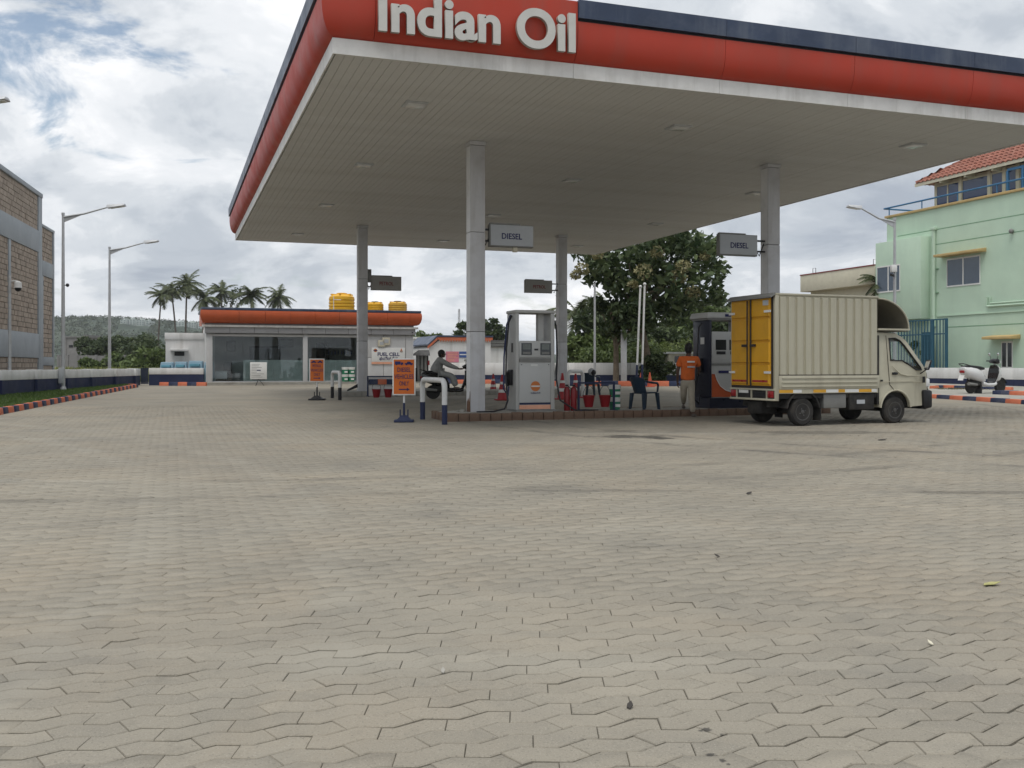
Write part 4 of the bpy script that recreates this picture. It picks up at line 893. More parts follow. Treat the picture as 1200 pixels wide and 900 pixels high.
# white annex
aV = SV + 2.3; a0 = on_v(194, 390, aV); a1 = on_v(242, 390, aV)
ann = thing('white_annex', 'plain white annex with a small dark vent under a sunshade', 'building', cf(a0[0], aV, sg_), A); Wa = a1[0] - a0[0]; Ha = a0[1] - sg_
MB().box(0, Wa + 0.4, 0, 5, -0.1, Ha - 0.32).build('walls', 'wall_white', ann); MB().box(-0.04, Wa + 0.4, -0.05, 5.05, Ha - 0.319, Ha).build('parapet', 'wall_white', ann, bevel=0.01)
q0 = on_v(199.5, 410, aV); q1 = on_v(220.5, 408, aV); MB().box(q0[0] - a0[0], q1[0] - a0[0], -0.35, 0.02, q0[1] - sg_ - 0.06, q0[1] - sg_ + 0.05).build('sunshade', 'wall_white', ann, bevel=0.01)
q0 = on_v(204.5, 417, aV); q1 = on_v(216, 412, aV); MB().box(q0[0] - a0[0], q1[0] - a0[0], -0.01, 0.05, q0[1] - sg_, q1[1] - sg_).build('vent', 'dark_metal', ann)
# water tanks on the shop roof
def tank(px, Y, w_px, py_top, py_base, m, label, lid='tank_yellow'):
    r = w_px / 2 / FPX * Y; p = at(px, py_base, Y); p.z = sg_ + zt - 0.02 + 0.001; zt_ = at(px, py_top, Y).z; H = max(0.6, zt_ - p.z)
    t = thing('water_tank', label, 'water tank', p, 0, 'roof water tanks'); pr = [(r * 0.96, 0)]
    n = 5
    for i in range(n): z = H * 0.82; pr += [(r, (i + 0.15) * z / n), (r, (i + 0.7) * z / n), (r * 0.955, (i + 0.8) * z / n), (r * 0.955, (i + 0.98) * z / n)]
    pr += [(r * 0.98, H * 0.83), (r * 0.8, H * 0.93), (r * 0.45, H * 0.97)]
    MB().lathe(pr, 28).build('shell', m, t); MB().lathe([(r * 0.42, H * 0.965), (r * 0.42, H * 1.03), (r * 0.3, H * 1.05)], 18).build('lid', lid, t)
    for j in range(6): q = j * math.pi / 3; MB().box(-0.04, 0.04, r * 0.45, r * 0.9, H * 0.93, H * 0.99).build('rib', m, t, rz=q)
tank(400.5, 52.5, 30, 344.5, 361, 'tank_yellow', 'largest bright yellow water tank on the shop roof')
tank(439.5, 53, 20, 354, 362, 'tank_yellow', 'low bright yellow water tank with a dark lid behind the canopy column', 'dark_metal')
tank(466, 53, 22, 353.5, 363, 'tank_ochre', 'dull ochre water tank with a pale seam on the shop roof', 'dark_metal')
k = MB(); p = at(391, 361, 51.5); t = thing('roof_pipe', 'thin white pipe standing on the shop roof', 'pipe', (p.x, p.y, sg_ + zt - 0.02)); MB().cyl((0, 0, 0), (0, 0, 0.9), 0.02, n=6).build('riser', 'pole_white', t); MB().cyl((0, 0, 0.7), (0.35, 0.2, 0.7), 0.02, n=6).build('branch', 'pole_white', t)

# ============================================================ PALMS
def palm_meshes(seed, nf=26, Lf=3.4):
    rs = random.Random(seed); V, F = [], []
    for i in range(nf):
        az = i * 2.399 + rs.uniform(-0.2, 0.2); el = rs.uniform(-0.55, 1.2); Lr = Lf * rs.uniform(0.8, 1.1); p = Vector((0, 0, 0)); pts = []
        d = Vector((math.cos(az) * math.cos(el), math.sin(az) * math.cos(el), math.sin(el))); side = Vector((-math.sin(az), math.cos(az), 0)); n = 13
        for j in range(n + 1): pts.append(p.copy()); p = p + d * (Lr / n); d = (d + Vector((0, 0, -0.105))).normalized()
        for j in range(n):
            a, b = pts[j], pts[j + 1]; q = len(V); w_ = 0.035 * (1 - j / n) + 0.012
            V += [a - side * w_, a + side * w_, b + side * w_, b - side * w_]; F.append((q, q + 1, q + 2, q + 3))
            for h_ in (0.25, 0.75):
                c = a.lerp(b, h_); f = (j + h_) / n; ll = Lr * 0.30 * (math.sin(math.pi * min(1, 0.16 + f * 0.86)) ** 0.7) * rs.uniform(0.85, 1.1)
                for s_ in (-1, 1):
                    e = c + side * s_ * ll * 0.8 + (b - a).normalized() * ll * 0.5 + Vector((0, 0, -ll * rs.uniform(0.25, 0.6))); q = len(V); t_ = (b - a).normalized() * 0.085
                    V += [c - t_, c + t_, e]; F.append((q, q + 1, q + 2))
    me = bpy.data.meshes.new('palm_crown'); me.from_pydata([tuple(x) for x in V], [], F); me.materials.append(M['leaf_palm']); return me
PCR = [palm_meshes(s) for s in (1, 2, 3, 4)]
def palm(px, py, Y, sc, label, lean=0.0, seed=0, base_z=0.3):
    top = at(px, py, Y); t = thing('coconut_palm', label, 'palm tree', (top.x - lean, Y, base_z), 0, 'coconut palms'); H = top.z - base_z
    k = MB(); pts = [(lean * (i / 8) ** 1.6, 0, H * i / 8) for i in range(9)]; k.tube(pts, [0.20 * sc * (1.25 if i == 0 else 1 - 0.05 * i) for i in range(9)], 8); k.build('trunk', 'palm_bark', t)
    c = link('crown', PCR[seed % 4], t, (lean, 0, H)); c.scale = (sc, sc, sc); c.rotation_euler = (0, 0, seed * 1.7)
    k = MB()
    for j in range(6): a = j * 1.05 + seed; k.ball((lean + math.cos(a) * 0.28 * sc, math.sin(a) * 0.28 * sc, H - 0.25 * sc), 0.16 * sc, 6, 5)
    k.build('coconuts', 'leaf_mid', t)
for i, a in enumerate(((189, 346, 150, 0.80, 'leaning coconut palm nearest the white annex corner', 0.6), (201, 341, 160, 0.95, 'bent coconut palm in the middle of the trio above the annex', -1.0), (219, 333, 165, 1.05, 'tallest coconut palm standing above the white annex', 0.3), (240, 349, 150, 0.95, 'coconut palm rising behind the shop roof corner', 0.4),
                      (260, 342, 170, 0.95, 'coconut palm beside a thin leafless tree behind the shop', 0.2), (294, 346, 150, 1.0, 'full round coconut palm above the shop roof', -0.3), (326, 348, 150, 0.85, 'single coconut palm standing apart behind the shop roof', 0.2))): palm(*a, seed=i)
p = at(272, 428, 172); p.z = 0.3; tree('sparse_tree', 'thin sparse tree among the palms behind the shop', p, 14.6, 2.4, 'leaf_dark', 0.3, 420, 0.14, 10, 0.82, 0.2, seed=3)

# ============================================================ CENTRE BACKGROUND
# service bay hut with orange scalloped eaves
HV = uv_of(gp(540, 444.5))[1]
def hbox(px0, px1, py_t): a = on_v(px0, 440, HV); b = on_v(px1, py_t, HV); return a[0], b[0], b[1]
a, b, ztp = hbox(514.5, 575, 393.5); gz = 0.5
t = thing('service_hut', 'white service hut with navy roof edge and orange scalloped eaves', 'building', cf(a, HV, gz), A); W = b - a; H = ztp - gz; DH = 5.0
MB().prism([(0, 0, -0.1), (W, 0, -0.1), (W, 0, H - 0.28), (0, 0, H - 0.28)], (0, DH, 0)).build('walls', 'wall_white', t)
MB().hexa([(-0.12, -0.14, H - 0.1), (W + 0.12, -0.14, H - 0.1), (W + 0.12, DH, H - 0.1), (-0.12, DH, H - 0.1)], [(-0.12, -0.14, H), (W + 0.12, -0.14, H), (W + 0.12, DH, H), (-0.12, DH, H)]).build('roof_edge', 'navy_band', t)
MB().box(-0.10, W + 0.10, -0.11, DH - 0.1, H - 0.26, H - 0.105).build('eaves_board', 'kerb_orange', t)
sc_ = MB().prism([(0, 0, 0), (0.15, 0, 0), (0.075, 0, -0.13)], (0, 0.02, 0)).mesh('scallop', 'kerb_orange', smooth=False); n = int(W / 0.16)
for i in range(n): shared('scallop', t, sc_, (i * W / n, -0.11, H - 0.262))
# lean-to side of the hut, slanting roof
e = on_v(503, 440, HV)[0] - a
MB().prism([(e, 0.03, -0.1), (-0.003, 0.03, -0.1), (-0.003, 0.03, H - 0.3), (e, 0.03, H - 0.78)], (0, DH - 0.2, 0)).build('lean_to', 'wall_white', t)
MB().prism([(e - 0.1, -0.1, H - 0.80), (-0.125, -0.1, H - 0.28), (-0.125, -0.1, H - 0.10), (e - 0.1, -0.1, H - 0.62)], (0, 0.12, 0)).build('lean_to_eaves', 'kerb_orange', t); MB().prism([(e - 0.1, -0.12, H - 0.615), (-0.125, -0.12, H - 0.09), (-0.125, -0.12, H - 0.01), (e - 0.1, -0.12, H - 0.53)], (0, DH, 0)).build('lean_to_roof', 'navy_band', t)
q0 = on_v(522.5, 424.5, HV); q1 = on_v(537.5, 412, HV); t2 = thing('pink_poster', 'pink notice poster on the white service hut', 'poster', cf(q0[0], HV - 0.03, q0[1]), A); MB().box(0, q1[0] - q0[0], 0, 0.02, 0, q1[1] - q0[1]).build('sheet', 'pink', t2)
for i in range(6): MB().box(0.08, (q1[0] - q0[0]) * random.uniform(0.6, 0.95), -0.004, -0.001, 0.06 + i * 0.095, 0.10 + i * 0.095).build('text_line', 'disp_peach', t2)
q0 = on_v(538, 419, HV); q1 = on_v(549, 412, HV); t2 = thing('blue_poster', 'blue and white notice on the service hut beside the pink poster', 'poster', cf(q0[0], HV - 0.03, q0[1]), A); MB().box(0, q1[0] - q0[0], 0, 0.02, 0, q1[1] - q0[1]).build('sheet', 'poster_blue', t2); MB().box(0.02, q1[0] - q0[0] - 0.05, -0.004, -0.001, 0.15, 0.21).build('text_line', 'sign_white', t2)
# pale wall and store behind, both sides of the hut
def plain_house(px0, px1, pyt, Y, label, m='wall_white', roof='navy_band', name='storage_building', depth=4, roof_h=0.12):
    a = at(px0, 440, Y); b = at(px1, pyt, Y); t = thing(name, label, 'building', (a.x, Y, 0.5), 0); W = b.x - a.x; H = b.z - 0.5
    MB().box(0, W, 0, depth, -0.1, H - roof_h).build('walls', m, t); MB().box(-0.1, W + 0.1, -0.15, depth, H - roof_h + 0.001, H).build('roof', roof, t); return t, W, H
plain_house(483, 520, 395, 68, 'plain white building between the shop and the service hut', depth=6, roof='wall_white')
t, W, H = plain_house(570, 600, 398.5, 66, 'white shed with dark louvred band beside the service hut', roof_h=0.45, roof='dark_metal')
for i in range(4): MB().box(-0.1, W + 0.1, -0.19, -0.16, H - 0.42 + i * 0.105, H - 0.36 + i * 0.105).build('louvre', 'disp_dark', t)
MB().box(0.6, W - 0.1, -0.04, 0.02, 0.25, 0.85).build('opening', 'dark_metal', t)
# dark air tower beside the hut
p = gp(495, 447); t = thing('air_tower', 'dark cylinder rack with small pitched cap beside the service hut', 'air unit', p); s_ = 1150 / p.y
MB().hexa([(-0.62, -0.3, 1.42), (0.40, -0.3, 1.42), (0.40, 0.3, 1.42), (-0.62, 0.3, 1.42)], [(-0.2, -0.12, 1.72), (0.36, -0.12, 1.72), (0.36, 0.12, 1.72), (-0.2, 0.12, 1.72)]).build('cap', 'dark_metal', t)
for x in (-0.22, -0.02, 0.18): MB().cyl((x, 0, 0), (x, 0, 1.42), 0.085, n=10).build('cylinder', 'disp_dark', t)
MB().box(-0.36, 0.32, 0.1, 0.18, 0, 1.42).build('back_plate', 'black_plastic', t); MB().box(-0.6, -0.35, -0.2, 0.2, 0, 0.75).build('compressor', 'black_plastic', t, bevel=0.05); MB().box(0.30, 0.40, -0.12, 0.0, 0.9, 1.15).build('gauge', 'fire_red', t)
# rear boundary: kerb, navy and white wall
k1 = gp(640, 452.5); kerb_line('painted_kerb', [(0.2, 45.3), (18.2, 45.3)], 'long orange and navy kerb in front of the rear wall and teak tree', w=0.2, h=0.24, step=0.78)
wall_run((-3.5, 50.5, 0), (18.9, 50.5, 0), 'long rear wall, navy below and white above, behind the teak tree', 0.52, 0.62, 0.62, (), seg=3.2)
kerb_line('painted_kerb', [(-4.0, 49.5), (-0.3, 49.6)], 'faded red and navy kerb in front of the white shed', w=0.2, h=0.2, step=0.6)
t = thing('window_kiosk', 'small cream kiosk with a dark window behind the rear wall', 'kiosk', (8.4, 52.5, 0.45)); MB().box(0, 3.0, 0, 2.4, 0, 1.52).build('walls', 'wall_cream', t); MB().box(-0.1, 3.1, -0.15, 2.5, 1.521, 1.62).build('roof', 'wall_white', t)
MB().box(0.3, 1.5, -0.02, 0.02, 0.95, 1.4).build('window', 'glass_black', t)
# flag / vent pipes
for px0, px1, pyt, lab in ((745.5, 750.5, 336, 'white vent pipe with navy foot, the shorter of the pair'), (752, 755.5, 333, 'white vent pipe with navy foot, the taller of the pair')):
    Yv_ = 44.0; b_ = at(px0, 428, Yv_); tp_ = at(px1, pyt, Yv_); t = thing('vent_pipe', lab, 'pipe', (b_.x, Yv_, g(Yv_)), 0, 'vent pipes'); dx = tp_.x - b_.x; H = tp_.z - g(Yv_)
    MB().cyl((0, 0, 0), (dx * 0.22, 0, H * 0.22), 0.05, n=8).build('painted_foot', 'wall_navy', t); MB().cyl((dx * 0.2201, 0, H * 0.2201), (dx, 0, H), 0.045, n=8).build('pipe', 'pole_white', t); MB().ball((dx, 0, H), 0.075, 8, 6).build('vent_cap', 'pole_white', t)
p = at(697, 428, 46); t = thing('flag_pole', 'thin grey mast beside the teak tree', 'mast', (p.x, 46, g(46))); MB().cyl((0, 0, 0), (0, 0, at(697, 332, 46).z - g(46)), 0.06, 0.045, 8).build('mast', 'galv', t); MB().box(-0.1, 0.1, -0.1, 0.1, 0, 0.04).build('base_plate', 'galv', t)
p = at(731, 428, 47.5); t = thing('concrete_post', 'short pale concrete post beside the teak trunk', 'post', (p.x, 47.5, g(47.5))); MB().box(-0.14, 0.14, -0.1, 0.1, 0, 2.6).build('shaft', 'galv', t, bevel=0.02); MB().box(-0.18, 0.18, -0.14, 0.14, 2.6, 2.66).build('cap', 'galv', t)
# the big teak with pale flower heads
bp = at(757, 428, 49); bp.z = g(49)
t = thing('teak_tree', 'big broad-leaved tree with tan flower heads behind the pumps', 'tree', bp); rs = random.Random(5)
def rel(px, py, dy=0.0): q = at(px, py, 49 + dy); return Vector((q.x - bp.x, dy, q.z - bp.z))
cl = []; fl_ = []
for (px, py, rp) in ((700, 305, 26), (690, 290, 18), (735, 300, 30), (730, 335, 26), (765, 290, 34), (800, 300, 32), (790, 335, 34), (825, 290, 24), (830, 318, 20), (760, 330, 34), (745, 362, 26), (790, 362, 26), (720, 360, 16), (770, 275, 20), (812, 345, 20), (838, 345, 12), (715, 325, 20), (835, 300, 14), (700, 325, 14), (760, 378, 14), (730, 385, 12), (800, 275, 20), (845, 330, 10)):
    for dy in (-1.6, 0.2, 1.6):
        r = rp / 1150 * 49 * rs.uniform(0.62, 0.9); cl.append((tuple(rel(px + rs.uniform(-9, 9), py + rs.uniform(-9, 9), dy + rs.uniform(-0.8, 0.8))), r, int(118 * r * r) + 10))
me = leafcloud(cl, 0.25, 0, 0.9); me.materials.append(M['leaf_teak']); link('crown', me, t)
for (px, py, s_) in ((682, 315, 9), (700, 298, 8), (754, 318, 12), (770, 295, 9), (800, 312, 10), (795, 325, 11), (812, 342, 9), (675, 322, 7), (742, 333, 6), (826, 300, 6)):
    r = s_ / 1150 * 48; me = leafcloud([(tuple(rel(px, py, -2.3)), r, 150)], 0.10, 0); me.materials.append(M['flower_tan']); link('flower_head', me, t)
k = MB(); k.tube([(0, 0, -0.1), (0.05, 0, 1.5), rel(752, 385), rel(755, 345), rel(765, 305)], [0.24, 0.19, 0.16, 0.11, 0.05], 9)
for c in ((700, 310), (735, 300), (790, 335), (812, 305), (830, 300), (745, 362), (800, 290)): e = rel(*c, rs.uniform(-1, 1)); s0 = rel(755, rs.uniform(340, 385)); k.tube([s0, s0.lerp(e, 0.55) + Vector((0, 0, -0.25)), e], [0.09, 0.06, 0.02], 6)
k.build('trunk', 'bark', t)
bp2 = at(722, 428, 48.2); bp2.z = g(48); tree('leaning_tree', 'slim tree with bare brown trunk under the teak crown', bp2, 4.6, 1.5, 'leaf_dark', 0.22, 1300, 0.17, 12, 0.78, 0.26, seed=11)
# planting behind the rear wall
BG = [('leaf_mid', 683, 398, 58, 1.5, 'small rounded green tree on thin stems beside the canopy column', 'tree', 0.62), ('leaf_dark', 700, 372, 66, 2.6, 'dark tree beneath the coconut palm by the mast', 'tree', 0.6), ('leaf_mid', 706, 393, 60, 1.8, 'bushy yellow green tree behind the leaning tree', 'tree', 0.6), ('leaf_dark', 738, 378, 70, 3.2, 'dark dense tree filling the gap behind the vent pipes', 'tree', 0.55), ('leaf_dark', 772, 388, 72, 3.0, 'dark undergrowth tree behind the teak trunk', 'tree', 0.55), ('leaf_mid', 800, 368, 75, 3.4, 'tall mixed green tree behind the pump attendant', 'tree', 0.6), ('leaf_dark', 830, 378, 70, 2.8, 'dark tree behind the navy sided pump', 'tree', 0.6), ('leaf_mid', 845, 360, 80, 3.0, 'slender upright tree next to the truck box', 'tree', 0.6), ('leaf_dark', 860, 385, 78, 2.8, 'dark tree partly hidden by the truck box', 'tree', 0.6)]
for i, (lm, px, py, Y, rx, lab, cat_, cz) in enumerate(BG):
    p = at(px, 428, Y); p.z = 0.45; h = at(px, py, Y).z - 0.45 + rx * 0.1; tree('leafy_tree', lab, p, max(h, 1.6), rx, lm, 0.26, 2600, 0.14, 16, cz, 0.42, seed=60 + i)
for i, (px, py, Y, rx, h, lm, lab) in enumerate(((770, 432, 48.5, 0.95, 1.35, 'leaf_dark', 'dark round bush against the rear wall beside the teak trunk'), (690, 425, 55, 1.6, 1.7, 'leaf_mid', 'low green hedge plant behind the rear wall near the mast'), (750, 424, 54, 2.2, 1.7, 'leaf_mid', 'bright hedge behind the rear wall near the vent pipes'), (790, 423, 54, 2.4, 1.75, 'leaf_light', 'yellow green hedge behind the rear wall near the attendant'), (824, 423, 54, 2.0, 1.8, 'leaf_mid', 'green hedge behind the rear wall near the navy pump'))):
    p = at(px, 428, Y); p.z = g(Y); tree('bush', lab, p, h, rx, lm, 0.13, 2000, 0.05, 16, 0.55, 0.5, 'bush', seed=90 + i, bush=True)
for i, a in enumerate(((677, 368, 82, 0.95, 'broad coconut palm between the canopy column and the mast', 0.0), (711, 368, 88, 0.85, 'coconut palm half hidden by the leaning tree', 0.3), (787, 375, 84, 1.05, 'wide coconut palm behind the teak trunk', -0.2), (815, 372, 90, 0.95, 'coconut palm behind the attendant and the pump', 0.2), (848, 362, 92, 0.8, 'coconut palm showing beside the truck roof', 0.0), (765, 398, 76, 0.8, 'low young coconut palm behind the hedge', 0.1))): palm(*a, seed=i + 9, base_z=0.45)
p = at(572, 428, 110); p.z = 0.4; tree('dark_conifer', 'dark tree top behind the service hut and canopy column', p, at(566, 374, 110).z - 0.4, 2.4, 'leaf_dark', 0.32, 1500, 0.2, 14, 0.72, 0.3, seed=21)
p = at(542, 428, 108); p.z = 0.4; tree('dark_conifer', 'dark tree top rising above the hut roof ridge', p, at(542, 379, 108).z - 0.4, 1.4, 'leaf_dark', 0.32, 800, 0.2, 10, 0.74, 0.3, seed=22)
p = at(503, 428, 120); p.z = 0.4; tree('leafy_tree', 'low green tree top above the plain white building', p, at(503, 389, 120).z - 0.2, 1.9, 'leaf_mid', 0.3, 900, 0.2, 10, 0.85, 0.12, seed=23)
p = at(538, 428, 190); t = thing('radio_mast', 'thin lattice radio mast far behind the hut', 'mast', (p.x, 190, 0.4)); H = at(538, 362, 190).z - 0.4
for dx, dy in ((-0.4, 0), (0.4, 0), (0, 0.6)): MB().cyl((dx, dy, 0), (dx * 0.3, dy * 0.3, H), 0.06, n=5).build('leg', 'galv', t)
for i in range(9): z = H * (i + 0.5) / 9; f = 1 - 0.7 * z / H; MB().cyl((-0.4 * f, 0, z), (0.4 * f, 0, z + H / 18), 0.035, n=4).build('brace', 'galv', t)

# ============================================================ RIGHT SIDE: green building, wall, kerbs
GU, GV0 = 33.7, 27.6; GR = A - math.pi / 2; gz0 = 0.4
gb = thing('green_building', 'pale green two storey building with ochre window hoods and a tiled rooftop room', 'building', cf(GU, GV0, gz0), GR)
def fb(px, py, du=0.0): v, z = on_u(px, py, GU + du); return GV0 - v, z - gz0
LB = 22.0; zp = fb(1200, 220)[1]; print('green parapet', zp, fb(1048, 249)[1])
MB().box(0, LB, 0, 12, -0.5, zp - 0.12).build('walls', 'wall_green', gb)
MB().box(-0.08, LB, -0.10, 0.25, zp - 0.118, zp).build('parapet_coping', 'ochre', gb, bevel=0.01)
def groove(px0, py0, px1, py1):
    z = (fb(px0, py0)[1] + fb(px1, py1)[1]) / 2; x0 = fb(px0, py0)[0]; x1 = fb(px1, py1)[0]; MB().box(x0, LB, -0.006, 0.001, z - 0.02, z + 0.02).build('plaster_groove', 'groove', gb)
groove(1052, 275, 1200, 253); groove(1096, 272 + 14, 1200, 271); groove(1110, 371, 1200, 364); groove(1110, 383, 1200, 379.5)
z = fb(1150, 368)[1]; MB().box(fb(1099, 370)[0], LB, -0.05, 0.0, z, z + 0.06).build('cable_tray', 'wall_green', gb)
# projecting bay
p_ = 0.6; bx0, bx1 = fb(1026, 330, -p_)[0], fb(1079, 330, -p_)[0]; bz0, bz1 = fb(1060, 374.5, -p_)[1], fb(1040, 283, -p_)[1]
MB().box(bx0, bx1, -p_, -0.002, bz0, bz1).build('bay', 'wall_green', gb, bevel=0.015)
def window(px0, px1, pyt, pyb, du, n, glass, frame='sign_white', hood=None, inset=0.0):
    x0, x1 = fb(px0, 0, du)[0], fb(px1, 0, du)[0]; zt_ = (fb(px0, pyt[0], du)[1] + fb(px1, pyt[1], du)[1]) / 2; zb_ = (fb(px0, pyb[0], du)[1] + fb(px1, pyb[1], du)[1]) / 2; y = du
    w_ = MB(); f = 0.07
    w_.box(x0, x1, y - 0.035, y + 0.01, zt_ - f, zt_); w_.box(x0, x1, y - 0.035, y + 0.01, zb_, zb_ + f); st = (x1 - x0) / n
    for i in range(n + 1): xx = x0 + i * st; w_.box(max(x0, xx - f / 2), min(x1, xx + f / 2), y - 0.034, y + 0.009, zb_ + f, zt_ - f)
    o = w_.build('window', frame, gb)
    for i in range(n): MB().box(x0 + i * st + f / 2, x0 + (i + 1) * st - f / 2, y - 0.018, y - 0.008, zb_ + f, zt_ - f).build('pane', glass, o)
    if hood:
        h0, h1, hp = hood; a_, b_ = fb(h0, 0, du)[0], fb(h1, 0, du)[0]; zz = zt_ + 0.10
        MB().hexa([(a_, y - hp, zz), (b_, y - hp, zz), (b_, y, zz), (a_, y, zz)], [(a_, y - hp, zz + 0.12), (b_, y - hp, zz + 0.12), (b_, y, zz + 0.2), (a_, y, zz + 0.2)]).build('window_hood', 'ochre', gb, bevel=0.01)
window(1028, 1055, (312.5, 309.5), (344, 341), -p_, 2, 'glass_slate'); window(1110, 1149, (303, 299), (337, 333), 0, 2, 'glass_slate', hood=(1104, 1156, 0.55)); window(1174, 1187, (400, 400), (431.5, 432), 0, 2, 'glass_black', hood=(1162, 1196, 0.6))
# drain pipe, wall pipe, lamp
x = fb(1096, 300)[0]; k = MB().cyl((x, -0.09, bz0 - 0.4), (x, -0.09, fb(1096, 270)[1]), 0.085, n=10); o = k.build('drain_pipe', 'wall_green', gb); MB().box(x - 0.13, x + 0.13, -0.2, 0.0, fb(1096, 270)[1], fb(1096, 270)[1] + 0.16).build('hopper', 'wall_green', gb, bevel=0.02)
for py in (316, 344): MB().box(x + 0.06, x + 0.24, -0.06, 0.0, fb(1096, py)[1], fb(1096, py)[1] + 0.05).build('pipe_clip', 'groove', gb)
x0 = fb(1158, 355)[0]; z0 = fb(1158, 359)[1]; MB().tube([(x0, -0.06, z0 + 0.42), (x0, -0.06, z0), (LB, -0.06, z0)], 0.05, 8).build('wall_pipe', 'wall_green', gb); MB().tube([(x0 + 0.18, -0.06, z0 + 0.42), (x0 + 0.18, -0.06, z0 + 0.13), (LB, -0.06, z0 + 0.13)], 0.035, 8).build('wall_pipe', 'wall_green', gb)
x, z = fb(1187, 271); MB().ball((x, -0.1, z), 0.11, 10, 7).build('wall_lamp', 'disp_dark', gb)
# terrace rail
zr_ = fb(1120, 222)[1]; zr_ = zp + 0.42
for (xx0, yy0, xx1, yy1, zz) in ((-0.2, -0.02, LB, -0.02, zr_), (-0.2, -0.02, -0.2, 2.0, zr_)): MB().cyl((xx0, yy0, zz), (xx1, yy1, zz), 0.045, n=8).build('guard_rail', 'blue_paint', gb)
for i in range(9): MB().cyl((0.2 + i * 2.4, -0.02, zp), (0.2 + i * 2.4, -0.02, zr_), 0.03, n=6).build('rail_post', 'blue_paint', gb)
# rooftop room
ru = 0.9; rx0 = fb(1095, 0, ru)[0]; rx1 = rx0 + 9.2; rzb = zp - 0.4; rze = fb(1073, 216, 0.3)[1]; rzw = rze - 0.05
MB().box(rx0, rx1, ru, ru + 6.2, rzb, rzw).build('rooftop_room', 'wall_cream', gb)
def rwin(px0, px1, n, glass='glass_blue'):
    x0, x1 = fb(px0, 0, ru)[0], fb(px1, 0, ru)[0]; w_ = MB(); zt_, zb_ = rzw - 0.14, zp - 0.30; f = 0.08
    w_.box(x0, x1, ru - 0.05, ru, zt_ - f, zt_); w_.box(x0, x1, ru - 0.05, ru, zb_, zb_ + f)
    for i in range(n + 1): xx = x0 + i * (x1 - x0) / n; w_.box(max(x0, xx - f / 2), min(x1, xx + f / 2), ru - 0.049, ru, zb_ + f, zt_ - f)
    o = w_.build('window', 'wall_cream', gb)
    for i in range(n): MB().box(x0 + i * (x1 - x0) / n + f / 2, x0 + (i + 1) * (x1 - x0) / n - f / 2, ru - 0.03, ru - 0.012, zb_ + f, zt_ - f).build('pane', glass, o)
rwin(1098, 1125, 2); rwin(1128, 1159, 1); rwin(1162.5, 1176, 1); rwin(1180, 1193, 1); rwin(1196, 1216, 1)
for px in (1126.6, 1160.5, 1178, 1194): xx = fb(px, 0, ru)[0]; MB().box(xx - 0.1, xx + 0.1, ru - 0.09, ru - 0.002, rzb, rzw).build('room_pier', 'wall_cream', gb)
for px in (1181, 1199): xx = fb(px, 0, 0.4)[0]; MB().box(xx - 0.05, xx + 0.05, 0.35, 0.45, zp - 0.3, rzw - 0.35).build('pergola_post', 'blue_paint', gb)
xx = fb(1181, 0, 0.4)[0]; MB().box(xx, xx + 3, 0.36, 0.44, rzw - 0.35, rzw - 0.24).build('pergola_beam', 'blue_paint', gb)
# hipped clay-tile roof
ex0, ex1, ey0, ey1 = fb(1073, 0, 0.3)[0], rx1 + 0.5, 0.3, ru + 6.8; rise = 2.3; hx = (ey1 - ey0) / 2; cy = (ey0 + ey1) / 2
P = [(ex0, ey0), (ex1, ey0), (ex1, ey1), (ex0, ey1)]; r0, r1 = (ex0 + hx, cy, rze + rise), (ex1 - hx, cy, rze + rise)
k = MB(); b4_ = [k.V((x, y, rze)) for x, y in P]; t2_ = [k.V(r0), k.V(r1)]
k.face([b4_[0], b4_[1], t2_[1], t2_[0]]); k.face([b4_[1], b4_[2], t2_[1]]); k.face([b4_[2], b4_[3], t2_[0], t2_[1]]); k.face([b4_[3], b4_[0], t2_[0]]); k.face(b4_[::-1])
roof = k.build('roof', 'roof_tile', gb, smooth=False)
MB().box(ex0 - 0.02, ex1, ey0 - 0.04, ey0 + 0.03, rze - 0.14, rze + 0.03).build('fascia_board', 'wall_cream', gb)
k = MB(); sl_ = math.hypot(hx, rise); nc = 11; tw = 0.30
def tile_face(org, ex, up, length):
    ex = Vector(ex); up = Vector(up).normalized(); nn = ex.cross(up).normalized()
    for c_ in range(nc):
        s0 = c_ * sl_ / nc; inset_ = hx * (c_ + 0.5) / nc
        q = inset_
        while q < length - inset_:
            a = Vector(org) + ex * q + up * (s0 - 0.04); b = a + up * (sl_ / nc + 0.07); pr = []
            for f_, h_ in ((0.02, 0.01), (0.25, 0.075), (0.62, 0.085), (0.98, 0.012)): pr.append((f_, h_))
            A1 = [k.V(a + ex * tw * f_ + nn * (h_ + 0.035)) for f_, h_ in pr]; B1 = [k.V(b + ex * tw * f_ + nn * h_) for f_, h_ in pr]; A0 = [k.V(a + ex * tw * f_ + nn * (h_ - 0.02)) for f_, h_ in pr]
            for i in range(3): k.face([A1[i], A1[i + 1], B1[i + 1], B1[i]]); k.face([A0[i], A0[i + 1], A1[i + 1], A1[i]])
            q += tw
tile_face((ex0, ey0, rze), (1, 0, 0), (0, hx, rise), ex1 - ex0); tile_face((ex1, ey0, rze), (0, 1, 0), (-hx, 0, rise), ey1 - ey0); tile_face((ex0, ey1, rze), (0, -1, 0), (hx, 0, rise), ey1 - ey0)
tag(k.build('tiles', 'roof_tile', roof, smooth=False), kind='stuff')
